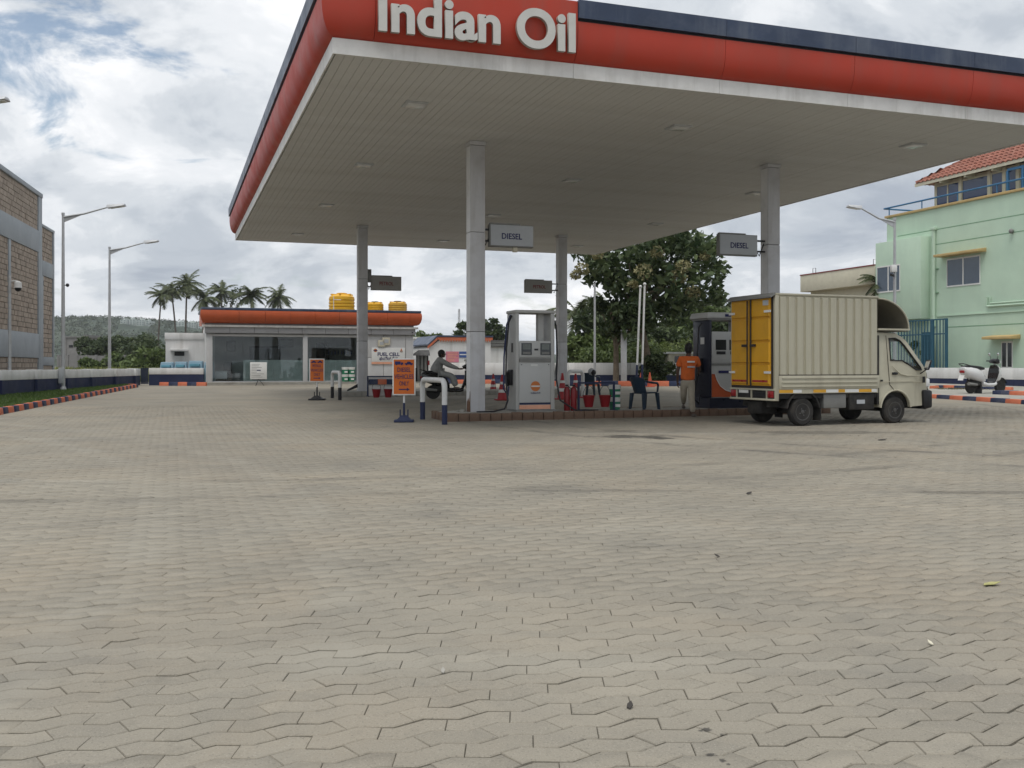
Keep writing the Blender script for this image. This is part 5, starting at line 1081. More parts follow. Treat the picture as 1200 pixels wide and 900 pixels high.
for a_, b_ in (((ex0, ey0, rze), r0), ((ex1, ey0, rze), r1), (r0, r1), ((ex0, ey1, rze), r0)):
    a_, b_ = Vector(a_), Vector(b_); n = int((b_ - a_).length / 0.36); me = MB().tube([(0, 0, 0.04), (0, 0, 0.42)], [0.15, 0.12], 8, True).mesh('ridge_tile', 'roof_tile'); q = (b_ - a_).to_track_quat('Z', 'Y')
    for i in range(n): o = link('ridge_tile', me, roof, a_.lerp(b_, i / n)); o.rotation_mode = 'QUATERNION'; o.rotation_quaternion = q
for px in (1105, 1134, 1166): xx = fb(px, 0, 0.5)[0]; MB().box(xx - 0.06, xx + 0.06, 0.32, ru, rze - 0.22, rze - 0.02).build('rafter_end', 'wall_cream', gb)
# blue grille enclosure at the building's foot
t = thing('blue_grille', 'blue steel bar grille enclosure at the foot of the green building', 'grille', cf(32.75, GV0, gz0 - 0.1), GR)
def gx(px): return GV0 - on_u(px, 400, 32.75)[0]
gh = on_u(1085, 375.5, 32.75)[1] - gz0 + 0.1; x0, x1, x2 = gx(1040), gx(1093), gx(1109)
bar = MB().box(-0.02, 0.02, -0.02, 0.02, 0, gh).mesh('bar', 'teal_paint')
nb = int((x2 - x0) / 0.20)
for i in range(nb + 1): shared('bar', t, bar, (x0 + (x2 - x0) * i / nb, 0, 0))
for z in (gh - 0.02, gh - 0.72, 0.5): MB().box(x0, x2, -0.025, 0.025, z, z + 0.06).build('rail', 'teal_paint', t)
for x in (x1, x2): MB().box(x - 0.07, x + 0.07, -0.04, 0.04, 0, gh + 0.04).build('gate_stile', 'teal_paint', t)
MB().box(gx(1070), gx(1083), 0.55, 0.62, 0.2, gh - 0.55).build('door_leaf', 'teal_paint', t)
p = cf(33.3, on_u(1072, 400, 33.3)[0], gz0); tree('potted_shrub', 'leafy shrub behind the blue grille', p, 2.3, 0.6, 'leaf_mid', 0.1, 700, 0.05, 8, 0.6, 0.4, 'shrub', seed=33)
# cream building beyond, with roof brackets and a palm frond cluster
cbx = thing('cream_building', 'cream flat roofed building beyond the green one with red roof edge', 'building', cf(34.0, 40.5, gz0), GR)
def cb(px, py): v, z = on_u(px, py, 34.0); return 40.5 - v, z - gz0
xl = cb(946, 322)[0]; xr = 12.0; zt_ = cb(960, 320)[1]
MB().box(xl, xr, 0.25, 8, -0.4, zt_ - 1.05).build('walls', 'wall_cream', cbx); MB().box(xl - 0.2, xr, -0.35, 8.2, zt_ - 1.049, zt_ - 0.06).build('parapet', 'wall_cream', cbx, bevel=0.01); MB().box(xl - 0.22, xr, -0.38, 8.2, zt_ - 0.058, zt_).build('roof_edge', 'ink_red', cbx)
MB().box(cb(948, 340)[0], cb(965, 340)[0], 0.2, 0.26, zt_ - 2.6, zt_ - 1.3).build('window', 'glass_black', cbx)
for px in (951, 1022): x = cb(px, 0)[0]; MB().tube([(x - 0.14, 0.2, zt_), (x - 0.14, 0.2, zt_ + 0.36), (x + 0.14, 0.2, zt_ + 0.36), (x + 0.14, 0.2, zt_)], 0.02, 6).build('roof_bracket', 'dark_metal', cbx)
x = cb(1019, 0)[0]; MB().cyl((x, 0.8, zt_ - 0.3), (x - 0.1, 0.8, zt_ + 1.4), 0.012, n=5).build('aerial', 'galv', cbx)
p = cf(33.0, 28.4, gz0); tp_ = at(1031, 331, p.y); t = thing('fan_palm', 'feathery palm top peeping beside the green building bay', 'palm tree', (tp_.x, p.y, gz0)); H = tp_.z - gz0; MB().tube([(0, 0, 0), (0.05, 0, H)], [0.14, 0.1], 8).build('trunk', 'palm_bark', t); c = link('crown', PCR[1], t, (0.05, 0, H)); c.scale = (0.42,) * 3
# boundary wall on this side, kerbs and raised strip
WU = 32.2; a_ = cf(WU, 26.0); b_ = cf(WU, 4.0); wall_run((a_.x, a_.y, 0), (b_.x, b_.y, 0), 'navy and white boundary wall in front of the green building', 0.58, 0.50, 0.50, (), seg=2.6)
f0 = gp(1086, 466.0); f1 = gp(1260, 477.5); r0_ = gp(1104, 457.0); r1_ = gp(1186, 460.0); l0_ = gp(1092, 458)
struct('pavement', MB().poly([(x, y, g(y) + 0.09) for x, y in ((f0.x + 0.1, f0.y + 0.1), (f1.x + 0.1, f1.y), (f1.x + 6, f1.y + 2), (b_.x + 2, b_.y), (cf(WU, 10).x, cf(WU, 10).y), (cf(WU, 25).x, cf(WU, 25).y), (18.3, 45.0), (f0.x + 0.2, 44.8))]), 'concrete', smooth=False)
kerb_line('painted_kerb', [(f0.x, f0.y), (f1.x, f1.y)], 'orange and navy kerb along the forecourt edge in front of the parked scooter', w=0.22, h=0.13, step=0.62)
kerb_line('painted_kerb', [(l0_.x, l0_.y), (r0_.x, r0_.y), (r1_.x, r1_.y)], 'orange and navy kerb behind the parked scooter', w=0.2, h=0.15, step=0.62, z=0.05)
e0 = gp(1168.5, 465.0); e1 = gp(1230, 467.5); kerb_line('painted_kerb', [(e0.x, e0.y), (e1.x, e1.y)], 'short thick navy and orange kerb beside the scooter front wheel', w=0.55, h=0.17, step=0.62, first=1, z=0.05)
me = blades(500, [(l0_.x, l0_.y - 1.0), (l0_.x + 2.2, l0_.y - 1.6), (l0_.x + 2.2, l0_.y + 0.3), (l0_.x, l0_.y + 0.3)], 0.09, 0.02, 0.06, 0.03); me.materials.append(M['soil']); tag(link('rubble', me), 'loose earth and dry litter by the curved kerb', 'rubble', kind='stuff')
lb = at(1048.5, 428, 36); lb.z = g(36); az = math.pi + 0.12
t = lamp_post(lb, at(1048.5, 257, 36).z, 1.75, az, 'grey street lamp with small cameras in front of the green building', 0.22, 0.07)
Hh = at(1048.5, 316, 36).z - lb.z; MB().box(0.0, 0.2, 0.02, 0.18, Hh - 0.1, Hh + 0.16).build('camera_box', 'pole_white', t, bevel=0.01); MB().cyl((0.08, 0.05, Hh - 0.22), (0.22, 0.12, Hh - 0.2), 0.05, n=8).build('bullet_camera', 'black_plastic', t)

# ============================================================ FORECOURT FURNITURE
IH = 0.157                                        # island top above the forecourt
def ip(px, py): return gp(px, py, IH)
def on_island(u, v): return cfg(u, v, IH)
# fuel name boards hung from the columns
def board(px0, px1, pyt, pyb, col, txt, face, ink, label, side):
    u, v = CP[col]; v -= 0.02; a = on_v(px0, (pyt + pyb) / 2, v); b = on_v(px1, (pyt + pyb) / 2, v); w_ = (b[0] - a[0]) / 2; zt_ = on_v((px0 + px1) / 2, pyt, v)[1]; zb_ = on_v((px0 + px1) / 2, pyb, v)[1]; h_ = (zt_ - zb_) / 2
    t = thing('fuel_board', label, 'sign', cf((a[0] + b[0]) / 2, v, (zt_ + zb_) / 2), A, 'fuel name boards')
    MB().box(-w_, w_, -0.06, 0.06, -h_, h_).build('case', 'sign_dim' if face == 'sign_dim' else 'disp_dark', t, bevel=0.008)
    for s_ in (-1, 1): MB().box(-w_ + 0.03, w_ - 0.01, s_ * 0.065 - 0.004, s_ * 0.065 + 0.004, -h_ + 0.03, h_ - 0.012).build('face', face, t)
    MB().box(-w_ * 0.95, w_ * 0.4, -0.05, 0.05, h_ + 0.001, h_ + 0.03).build('hood', 'disp_dark', t)
    letters(t, txt, h_ * 0.72, ink, (0.0 if side > 0 else 0.02, -0.073, -h_ * 0.28), bold=0.015, width=w_ * 0.92)
    cu = u - (a[0] + b[0]) / 2; e = -w_ if side > 0 else w_; f = cu + (0.17 if side > 0 else -0.17)
    for z in (h_ * 0.5, -h_ * 0.5): MB().box(min(e, f), max(e, f), -0.02, 0.02, z - 0.02, z + 0.02).build('bracket', 'dark_metal', t)
    MB().tube([(f, 0.03, h_ * 0.3), ((e + f) / 2, 0.05, -h_ * 0.9), (e, 0.02, -h_ * 0.3)], 0.012, 6).build('cable', 'hose', t)
    MB().box(w_ * 0.1, w_ * 0.28, -0.04, 0.04, -h_ - 0.10, -h_ - 0.001).build('lamp_clip', 'wall_cream', t) if side > 0 and col == 0 else None
board(572.5, 624, 264, 290, 0, 'DIESEL', 'sign_grey', 'ink_navy', 'grey white DIESEL board hung from the scuffed nearer column', 1)
board(841, 886, 275, 300, 1, 'DIESEL', 'sign_grey', 'ink_navy', 'grey white DIESEL board beside the column above the truck', -1)
board(434.5, 470, 324, 340.5, 2, 'PETROL', 'sign_dim', 'ink_red', 'dull brown PETROL board on the column in front of the shop', 1)
board(614.6, 646.5, 328.5, 343.5, 3, 'PETROL', 'sign_dim', 'ink_red', 'dull brown PETROL board above the grey petrol pump', -1)

# hoop barriers
def hoop(pA, pB, h, r, label, low='wall_navy', frac=0.42):
    pA, pB = Vector(pA), Vector(pB); d = (pB - pA); L_ = d.to_2d().length; z0 = min(pA.z, pB.z); t = thing('hoop_barrier', label, 'barrier', (pA.x, pA.y, z0), math.atan2(d.y, d.x)); c = 0.16
    pts = [(0, 0, h * frac)] + [(0, 0, h * 0.7)] + [(c - c * math.cos(q), 0, h - r - c + c * math.sin(q)) for q in (0, 0.4, 0.8, 1.2, 1.57)] + [(L_ - c + c * math.sin(q), 0, h - r - c + c * math.cos(q)) for q in (0, 0.4, 0.8, 1.2, 1.57)] + [(L_, 0, h * 0.7), (L_, 0, h * frac)]
    MB().tube(pts, r, 14).build('hoop', 'pole_white', t)
    for x, zz in ((0, pA.z - z0), (L_, pB.z - z0)): MB().cyl((x, 0, -0.03), (x, 0, h * frac - 0.001), r * 1.005, n=14).build('painted_leg', low, t)
    return t
pa, pb = gp(495.2, 491.6), gp(521, 497.6); hoop(pa, pb, 0.94, 0.056, 'white and navy hoop barrier guarding the end of the brick edged island')
pa, pb = gp(389.5, 466.5), gp(398.3, 468.8); hoop(pa, pb, 0.92, 0.056, 'white and dark hoop barrier near the shop column', 'black_plastic')
pa, pb = gp(665.6, 465.5), gp(683, 464.5); hoop(pa, pb, 0.93, 0.062, 'grey white hoop barrier behind the red fire buckets', 'pole_white', 0.3)

# DIESEL / PETROL stands
def stand(base, w_, zb_, zt_, label, lines, icons, az, arrow=True, dark='wall_navy', bw=0.2):
    t = thing('lane_sign', label, 'sign', base, az); W = w_ / 2
    MB().hexa([(-bw, -bw, 0), (bw, -bw, 0), (bw, bw, 0), (-bw, bw, 0)], [(-bw, -bw, 0.05), (bw, -bw, 0.05), (bw, bw, 0.05), (-bw, bw, 0.05)]).build('foot', dark, t, bevel=0.01)
    MB().hexa([(-bw * 0.72, -bw * 0.72, 0.05), (bw * 0.72, -bw * 0.72, 0.05), (bw * 0.72, bw * 0.72, 0.05), (-bw * 0.72, bw * 0.72, 0.05)], [(-bw * 0.3, -bw * 0.3, 0.14), (bw * 0.3, -bw * 0.3, 0.14), (bw * 0.3, bw * 0.3, 0.14), (-bw * 0.3, bw * 0.3, 0.14)]).build('hub', dark, t)
    for s_ in (-1, 1): MB().cyl((s_ * 0.08, 0, 0.1), (s_ * 0.08, 0, 0.26), 0.014, n=8).build('bolt', dark, t)
    zm = 0.14 + (zb_ - 0.14) * 0.62; MB().cyl((0, 0, 0.12), (0, 0, zm), 0.024, n=10).build('lower_post', dark, t); MB().cyl((0, 0.01, zm), (0, 0.01, zb_ + 0.2), 0.022, n=10).build('upper_post', 'pole_white', t)
    b = MB().box(-W, W, -0.03, -0.004, zb_, zt_).build('board', 'sign_white', t, bevel=0.008)
    f = 0.028; MB().box(-W + f, W - f, -0.034, -0.0305, zb_ + f, zt_ - f).build('orange_face', 'sign_orange', b, bevel=0.0)
    H = zt_ - zb_; y = -0.038
    k = MB(); zi = zb_ + H * 0.83
    def car(x, s_): k.box(x - s_, x + s_, y, y + 0.003, zi, zi + s_ * 0.32); k.prism([(x - s_ * 0.6, y, zi + s_ * 0.3), (x + s_ * 0.7, y, zi + s_ * 0.3), (x + s_ * 0.3, y, zi + s_ * 0.7), (x - s_ * 0.3, y, zi + s_ * 0.7)], (0, 0.003, 0)); [k.lathe([(s_ * 0.2, 0), (s_ * 0.2, 0.004)], 10, (x + q * s_ * 0.55, y, zi), 'y') for q in (-1, 1)]
    def lorry(x, s_): k.box(x - s_, x + s_ * 0.35, y, y + 0.003, zi, zi + s_ * 0.75); k.box(x + s_ * 0.42, x + s_, y, y + 0.003, zi, zi + s_ * 0.5); [k.lathe([(s_ * 0.18, 0), (s_ * 0.18, 0.004)], 10, (x + q * s_ * 0.6, y, zi), 'y') for q in (-1, 1)]
    (lorry if icons == 'diesel' else car)(-W * 0.42, W * 0.36); car(W * 0.42, W * 0.36)
    k.build('vehicle_icons', 'ink_navy', b)
    for i, s_ in enumerate(lines): letters(b, s_, H * 0.165, 'ink_navy', (0, y + 0.001, zb_ + H * (0.635 - i * 0.185)), bold=0.008, width=W * 2 * (0.58 if len(s_) == 6 else 0.82 if len(s_) > 6 else 0.42), name='lettering')
    if arrow: k = MB(); k.box(-W * 0.45, W * 0.25, y, y + 0.003, zb_ + H * 0.145, zb_ + H * 0.175); k.prism([(W * 0.25, y, zb_ + H * 0.115), (W * 0.5, y, zb_ + H * 0.16), (W * 0.25, y, zb_ + H * 0.205)], (0, 0.003, 0)); k.build('arrow', 'ink_navy', b)
    return t
p = gp(473.5, 494.5); s_ = p.y / FPX; stand(p, 27 * s_, (494 - 462.7) * s_, (494 - 419.3) * s_, 'orange DIESEL VEHICLES ONLY board on a navy foot', ['DIESEL', 'VEHICLES', 'ONLY'], 'diesel', 0.05)
p = gp(371.5, 468.8); s_ = p.y / FPX; stand(p, 17.6 * s_, (468.8 - 447.5) * s_, (468.8 - 420.3) * s_, 'orange PETROL VEHICLES ONLY board on a black foot', ['PETROL', 'VEHICLES', 'ONLY'], 'petrol', 0.05, True, 'black_plastic', 0.24)
# white notice board by the shop
p = gp(303, 452.0); s_ = p.y / FPX; t = thing('notice_board', 'white notice board on a dark stand in front of the shop glass', 'notice board', p, A * 0.6); w_ = 9.5 * s_; zb_, zt_ = 7.5 * s_, 27.5 * s_
MB().box(-w_, w_, -0.02, 0.02, zb_, zt_).build('board', 'sign_white', t, bevel=0.006)
for i in range(9): xx = -w_ * 0.85; ln = random.uniform(0.5, 1.5) * w_; MB().box(xx, xx + ln, -0.024, -0.021, zt_ - 0.10 - i * 0.075, zt_ - 0.085 - i * 0.075).build('print_line', 'ink_grey', t)
MB().box(-0.07, 0.10, -0.024, -0.021, zb_ + (zt_ - zb_) * 0.5, zb_ + (zt_ - zb_) * 0.56).build('bold_print', 'ink_navy', t)
for a_ in (0, 2.1, 4.2): MB().cyl((math.cos(a_) * 0.25, math.sin(a_) * 0.25, 0), (0, 0, zb_ + 0.02), 0.014, n=6).build('leg', 'dark_metal', t)
MB().box(-w_ * 0.8, w_ * 0.8, -0.03, 0.03, zb_ - 0.03, zb_ - 0.001).build('ledge', 'dark_metal', t)

# ------------------------------------------------------------ dispensers
def nozzle(t, x, y, z, side, m='black_plastic'):
    k = MB(); k.box(x - 0.03 * side if side > 0 else x - 0.05, x + 0.05 if side > 0 else x + 0.03, y - 0.09, y + 0.09, z - 0.22, z + 0.12); k.build('nozzle_holster', 'black_plastic', t, bevel=0.015)
    MB().tube([(x + 0.07 * side, y - 0.02, z - 0.24), (x + 0.10 * side, y - 0.05, z - 0.05), (x + 0.09 * side, y - 0.10, z + 0.08), (x + 0.06 * side, y - 0.16, z + 0.02)], [0.028, 0.035, 0.03, 0.016], 8).build('nozzle', m, t)
u0, u1, v0 = 4.67, 5.57, 4.78
W, D_, H = u1 - u0, 0.60, 2.22
t = thing('fuel_dispenser', 'pale grey petrol pump with see-through top and round orange emblem', 'fuel pump', on_island(u0, v0), A)
MB().box(-0.02, W + 0.02, -0.03, D_ + 0.03, 0, 0.05).build('base', 'disp_dark', t)
for x0, x1 in ((0, 0.07), (W - 0.09, W)): MB().box(x0, x1, 0, D_, 0.05, H - 0.07).build('side_pillar', 'disp_grey', t, bevel=0.012)
MB().box(-0.02, W + 0.02, -0.02, D_ + 0.02, H - 0.069, H).build('top_beam', 'disp_grey', t, bevel=0.02)
MB().box(0.072, W - 0.092, 0.02, D_ - 0.02, 0.051, 1.52).build('cabinet', 'disp_grey', t)
MB().box(0.60, 0.72, 0.22, 0.38, 1.521, H - 0.071).build('riser', 'disp_grey', t)
MB().box(0.075, W - 0.095, 0.005, 0.019, 0.06, 1.06).build('front_door', 'disp_face', t, bevel=0.004); MB().box(0.075, W - 0.095, -0.004, 0.018, 1.09, 1.17).build('name_strip', 'disp_dark', t); letters(t, 'Z-LINE', 0.05, 'disp_grey', (0.40, -0.007, 1.11), width=0.26) if False else None
f = MB().box(0.075, W - 0.095, -0.006, 0.018, 1.19, 1.55).build('display_panel', 'disp_face', t, bevel=0.01)
for x0 in (0.12, 0.56):
    s_ = MB().box(x0, x0 + 0.24, -0.012, -0.007, 1.24, 1.50).build('screen', 'screen', f); MB().box(x0 + 0.03, x0 + 0.21, -0.016, -0.0125, 1.36, 1.48).build('readout', 'lcd', s_); MB().box(x0 + 0.03, x0 + 0.21, -0.016, -0.0125, 1.26, 1.31).build('keypad', 'disp_dark', s_)
MB().box(0.42, 0.51, -0.012, -0.007, 1.34, 1.38).build('card_slot', 'black_plastic', f)
MB().box(0.078, W - 0.098, 0.001, 0.0045, 0.16, 0.205).build('navy_stripe', 'wall_navy', t); MB().box(0.078, W - 0.098, 0.001, 0.0045, 0.062, 0.152).build('peach_stripe', 'disp_peach', t)
e = MB().lathe([(0.11, 0), (0.11, 0.004)], 28, (0.45, -0.0005, 0.56), 'y').build('emblem', 'logo_orange', t); MB().box(0.35, 0.55, -0.0035, -0.001, 0.545, 0.575).build('emblem_bar', 'sign_white', e); letters(e, 'IndianOil', 0.05, 'ink_navy', (0.45, -0.001, 0.40), 0.002, 0.01, 0.22)
for x in (0.13, 0.76): MB().lathe([(0.012, 0), (0.012, 0.004)], 8, (x, 0.0005, 1.03), 'y').build('lock', 'dark_metal', t)
MB().box(0.34, 0.50, 0.002, 0.0045, 1.0, 1.04).build('sticker', 'sign_white', t)
for x, w_ in ((-0.006, 0.05),): MB().box(-0.008, 0.0, 0.2, 0.30, 1.3, 1.5).build('handle_slot', 'black_plastic', t)
nozzle(t, -0.02, 0.30, 0.80, -1); nozzle(t, W + 0.02, 0.25, 0.95, 1, 'lamp_grey')
MB().tube([(-0.02, 0.25, 2.10), (-0.10, 0.2, 1.95), (-0.17, 0.15, 1.4), (-0.20, 0.1, 0.7), (-0.19, 0.0, 0.25), (-0.28, -0.06, 0.08), (-0.55, -0.08, 0.025), (-0.9, -0.02, 0.02)], 0.02, 8).build('hose', 'hose', t)
MB().tube([(-0.02, 0.3, 2.12), (-0.12, 0.28, 1.9), (-0.19, 0.25, 1.2), (-0.21, 0.22, 0.5), (-0.1, 0.25, 0.35), (-0.07, 0.28, 0.55)], 0.019, 8).build('hose', 'hose_blue', t)
MB().tube([(W + 0.02, 0.2, 2.10), (W + 0.09, 0.15, 1.9), (W + 0.10, 0.1, 1.3), (W + 0.06, 0.05, 0.7), (W + 0.12, -0.02, 0.25), (W + 0.45, -0.08, 0.03), (W + 1.0, -0.10, 0.02)], 0.02, 8).build('hose', 'hose', t)
# navy-sided dispenser by the truck
u0, v0 = 9.46, 4.80; W, D_, H = 1.02, 0.78, 2.24
t = thing('fuel_dispenser', 'grey diesel pump with navy side and orange swoosh beside the truck', 'fuel pump', on_island(u0, v0), A)
MB().box(-0.02, W + 0.02, -0.03, D_, 0, 0.24).build('base', 'disp_navy', t)
MB().box(0, 0.05, 0, D_, 0.241, H - 0.18).build('side_panel', 'disp_navy', t, bevel=0.01); MB().box(W - 0.05, W, 0, D_, 0.241, H - 0.18).build('side_panel', 'disp_navy', t, bevel=0.01)
MB().hexa([(-0.09, -0.04, H - 0.14), (W + 0.09, -0.04, H - 0.14), (W + 0.09, D_ + 0.04, H - 0.14), (-0.09, D_ + 0.04, H - 0.14)], [(-0.05, -0.02, H), (W + 0.05, -0.02, H), (W + 0.05, D_ + 0.02, H), (-0.05, D_ + 0.02, H)]).build('top_cap', 'disp_grey', t, bevel=0.03)
MB().box(-0.04, W + 0.04, 0.0, D_, H - 0.18, H - 0.141).build('cap_soffit', 'disp_dark', t); MB().box(0.38, 0.78, -0.055, -0.045, H - 0.10, H - 0.04).build('brand_plate', 'ink_navy', t)
MB().box(0.052, W - 0.052, 0.01, D_ - 0.01, 0.245, 1.78).build('cabinet', 'disp_face', t)
f = MB().box(0.055, W - 0.055, -0.005, 0.0095, 1.06, 1.79).build('display_panel', 'disp_face', t, bevel=0.01)
for x0 in (0.15, 0.52): s_ = MB().box(x0, x0 + 0.28, -0.011, -0.006, 1.36, 1.60).build('screen', 'screen', f); MB().box(x0 + 0.02, x0 + 0.26, -0.015, -0.0115, 1.26, 1.33).build('price_window', 'black_plastic', s_)
MB().box(0.06, W - 0.06, -0.006, 0.0095, 1.0, 1.045).build('name_strip', 'disp_dark', t); MB().box(0.24, 0.62, -0.008, 0.0095, 0.82, 0.88).build('brand_strip', 'ink_navy', t)
sw = [(0.055, 0.26), (0.95, 0.26), (0.95, 0.34), (0.62, 0.36), (0.42, 0.42), (0.28, 0.52), (0.19, 0.66), (0.14, 0.80), (0.055, 0.80)]
MB().prism([(x, 0.0, z) for x, z in sw], (0, 0.0095, 0)).build('orange_swoosh', 'disp_orange', t); k = MB(); k.tube([(x, -0.004, z) for x, z in sw[2:8]], 0.012, 6); k.build('swoosh_edge', 'pole_white', t)
MB().box(-0.006, 0.0, 0.25, 0.42, 1.50, 1.66).build('sticker', 'sign_white', t); nozzle(t, -0.03, 0.40, 1.05, -1)
MB().tube([(-0.03, 0.3, 2.0), (-0.12, 0.3, 1.9), (-0.16, 0.3, 1.3), (-0.18, 0.3, 0.6), (-0.30, 0.15, 0.42), (-0.26, 0.1, 0.75), (-0.10, 0.3, 0.9)], 0.019, 8).build('hose', 'hose', t); MB().tube([(-0.02, 0.5, 0.75), (-0.30, 0.3, 0.45), (-0.38, 0.1, 0.25), (-0.18, 0.2, 0.10), (-0.03, 0.4, 0.3)], 0.018, 8).build('hose', 'hose', t)

# ------------------------------------------------------------ buckets, extinguisher, cones, chairs, drums
def bucket_mesh(): return MB().lathe([(0.085, 0), (0.09, 0.004), (0.135, 0.25), (0.142, 0.252), (0.142, 0.265), (0.130, 0.262), (0.083, 0.015)], 18, caps=False).mesh('bucket', 'fire_red')
def bucket_stand(p, az, w_, h_, label, nb=2, beam=False, blabel='red fire bucket'):
    t = thing('bucket_stand', label, 'stand', p, az); 
    for x in (0, w_): MB().box(x - 0.02, x + 0.02, -0.02, 0.02, 0, h_).build('leg', 'wall_navy', t); MB().box(x - 0.02, x + 0.02, -0.16, 0.16, 0.0, 0.02).build('foot', 'wall_navy', t)
    MB().box(-0.02, w_ + 0.02, -0.021, 0.021, h_ + 0.001, h_ + 0.04).build('top_bar', 'wall_navy', t)
    for i in range(nb):
        x = w_ * ((0.27 if not beam else 0.30) + (0.46 if not beam else 0.42) * i); bz = h_ - 0.52 if not beam else h_ - 0.62
        c = Vector(p) + Matrix.Rotation(az, 3, 'Z') @ Vector((x, -0.03, bz)); b = thing('fire_bucket', blabel[i], 'bucket', c, az, 'fire buckets'); link('pail', BK, b); MB().tube([(0.135 * math.cos(q), 0, 0.25 + 0.23 * math.sin(q)) for q in [j * math.pi / 8 for j in range(9)]], 0.006, 6).build('handle', 'dark_metal', b)
    return t
BK = bucket_mesh()
p = ip(678, 481.5); bucket_stand(p, A, 0.86, 0.60, 'navy frame holding two red fire buckets beside the petrol pump', blabel=['red fire bucket hung next to the fire extinguisher', 'red fire bucket hung next to the green drums'])
p = gp(431, 464.5, IH); q = bucket_stand(p, A, 0.86, 0.58, 'dark frame with two fire buckets beside the fuel cell column', beam=True, blabel=['dark red fire bucket next to the grey shop column', 'dark red fire bucket next to the orange diesel board'])
for i, c in enumerate(('kerb_navy', 'kerb_orange', 'kerb_navy')): MB().box(0.03 + i * 0.27, 0.295 + i * 0.27, -0.06, -0.022, 0.36, 0.52).build('painted_beam', c, q)
MB().box(-0.015, 0.875, 0.03, 0.04, 0.02, 0.575).build('back_sheet', 'sign_white', q)
p = ip(667.5, 481.5); 
for dx, lab in ((-0.06, 'red fire extinguisher beside the grey petrol pump hose'), (0.09, 'second red fire extinguisher touching the bucket frame')):
    t = thing('fire_extinguisher', lab, 'extinguisher', p + Vector((dx, 0, 0)), A, 'fire extinguishers'); MB().lathe([(0.068, 0), (0.07, 0.01), (0.07, 0.46), (0.05, 0.52), (0.022, 0.54)], 18).build('cylinder', 'fire_red', t); MB().box(-0.02, 0.02, -0.05, 0.05, 0.55, 0.585).build('valve', 'dark_metal', t, bevel=0.006); MB().tube([(0.0, -0.04, 0.56), (0.07, -0.06, 0.5), (0.085, -0.03, 0.25)], 0.011, 6).build('hose', 'hose', t)
def cone(p, h, label, m='cone_red', bands=True):
    t = thing('traffic_cone', label, 'traffic cone', p, random.uniform(0, 1), 'traffic cones'); r0, r1 = h * 0.20, h * 0.035
    def R_(f): return r0 + (r1 - r0) * f
    cuts = [(0.05, 0.30, m), (0.30, 0.42, 'reflector_white'), (0.42, 0.62, m), (0.62, 0.72, 'reflector_white'), (0.72, 1.0, m)] if bands else [(0.05, 1.0, m)]
    for a, b, c in cuts: MB().cyl((0, 0, h * a + 0.0005), (0, 0, h * b), R_(a), R_(b), 20).build('cone_body' if c == m else 'reflective_band', c, t)
    MB().box(-h * 0.27, h * 0.27, -h * 0.27, h * 0.27, 0, h * 0.05).build('base', m, t, bevel=0.008)
cone(gp(578, 460.0), 0.72, 'red and white cone in front of the striped kerb by the hut'); cone(gp(588.5, 469.0), 0.80, 'red and white cone half hidden by the pump hose'); cone(gp(659, 468.0), 0.84, 'red and white cone at the shaded side of the petrol pump'); cone(gp(674.5, 466.0), 0.80, 'red and white cone in front of the grey hoop barrier')
cone(gp(751, 452.8), 0.62, 'plain orange cone beside the vent pipes', 'cone_orange', False); cone(gp(761.5, 453.4), 0.66, 'plain orange cone beside the teak trunk', 'cone_orange', False)
def chair(p, az, label, m='chair_teal'):
    t = thing('plastic_chair', label, 'chair', p, az, 'plastic chairs')
    MB().hexa([(-0.22, -0.21, 0.40), (0.22, -0.21, 0.40), (0.20, 0.20, 0.38), (-0.20, 0.20, 0.38)], [(-0.22, -0.21, 0.43), (0.22, -0.21, 0.43), (0.20, 0.20, 0.41), (-0.20, 0.20, 0.41)]).build('seat', m, t, bevel=0.012)
    k = MB(); n = 9; L0, L1 = [], []
    for i in range(n): q = (i / (n - 1) - 0.5); x = q * 0.50; y = 0.24 - 0.10 * (q * 2) ** 2; L0.append((x * 0.88, y - 0.03, 0.40)); L1.append((x, y + 0.07, 0.80 - 0.05 * (q * 2) ** 4))
    for i in range(n - 1): k.hexa([L0[i], L0[i + 1], (L0[i + 1][0], L0[i + 1][1] + 0.012, 0.40), (L0[i][0], L0[i][1] + 0.012, 0.40)], [L1[i], L1[i + 1], (L1[i + 1][0], L1[i + 1][1] + 0.012, L1[i + 1][2]), (L1[i][0], L1[i][1] + 0.012, L1[i][2])])
    k.build('backrest', m, t)
    for s_ in (-1, 1):
        for y, z in ((-0.20, 0.41), (0.19, 0.40)):
            MB().hexa([(s_ * 0.25 - 0.03, y * 1.12 - 0.02, 0), (s_ * 0.25 + 0.03, y * 1.12 - 0.02, 0), (s_ * 0.25 + 0.03, y * 1.12 + 0.025, 0), (s_ * 0.25 - 0.03, y * 1.12 + 0.025, 0)], [(s_ * 0.21 - 0.045, y - 0.035, z), (s_ * 0.21 + 0.045, y - 0.035, z), (s_ * 0.21 + 0.045, y + 0.035, z), (s_ * 0.21 - 0.045, y + 0.035, z)]).build('leg', m, t, bevel=0.008)
        k = MB(); k.tube([(s_ * 0.25, 0.22, 0.70), (s_ * 0.275, 0.05, 0.665), (s_ * 0.275, -0.15, 0.645), (s_ * 0.25, -0.20, 0.60), (s_ * 0.225, -0.20, 0.43)], [0.018, 0.028, 0.028, 0.026, 0.024], 8); k.build('armrest', m, t)
    return t
p = ip(755, 479.5); chair(p, R(122), 'dark navy plastic armchair standing on the pump island').scale = (1.0, 1.0, 0.93)
p = gp(692, 463.8); chair(p, R(150), 'dark plastic chair behind the fire buckets with a helmet on it', 'chair_teal'); 
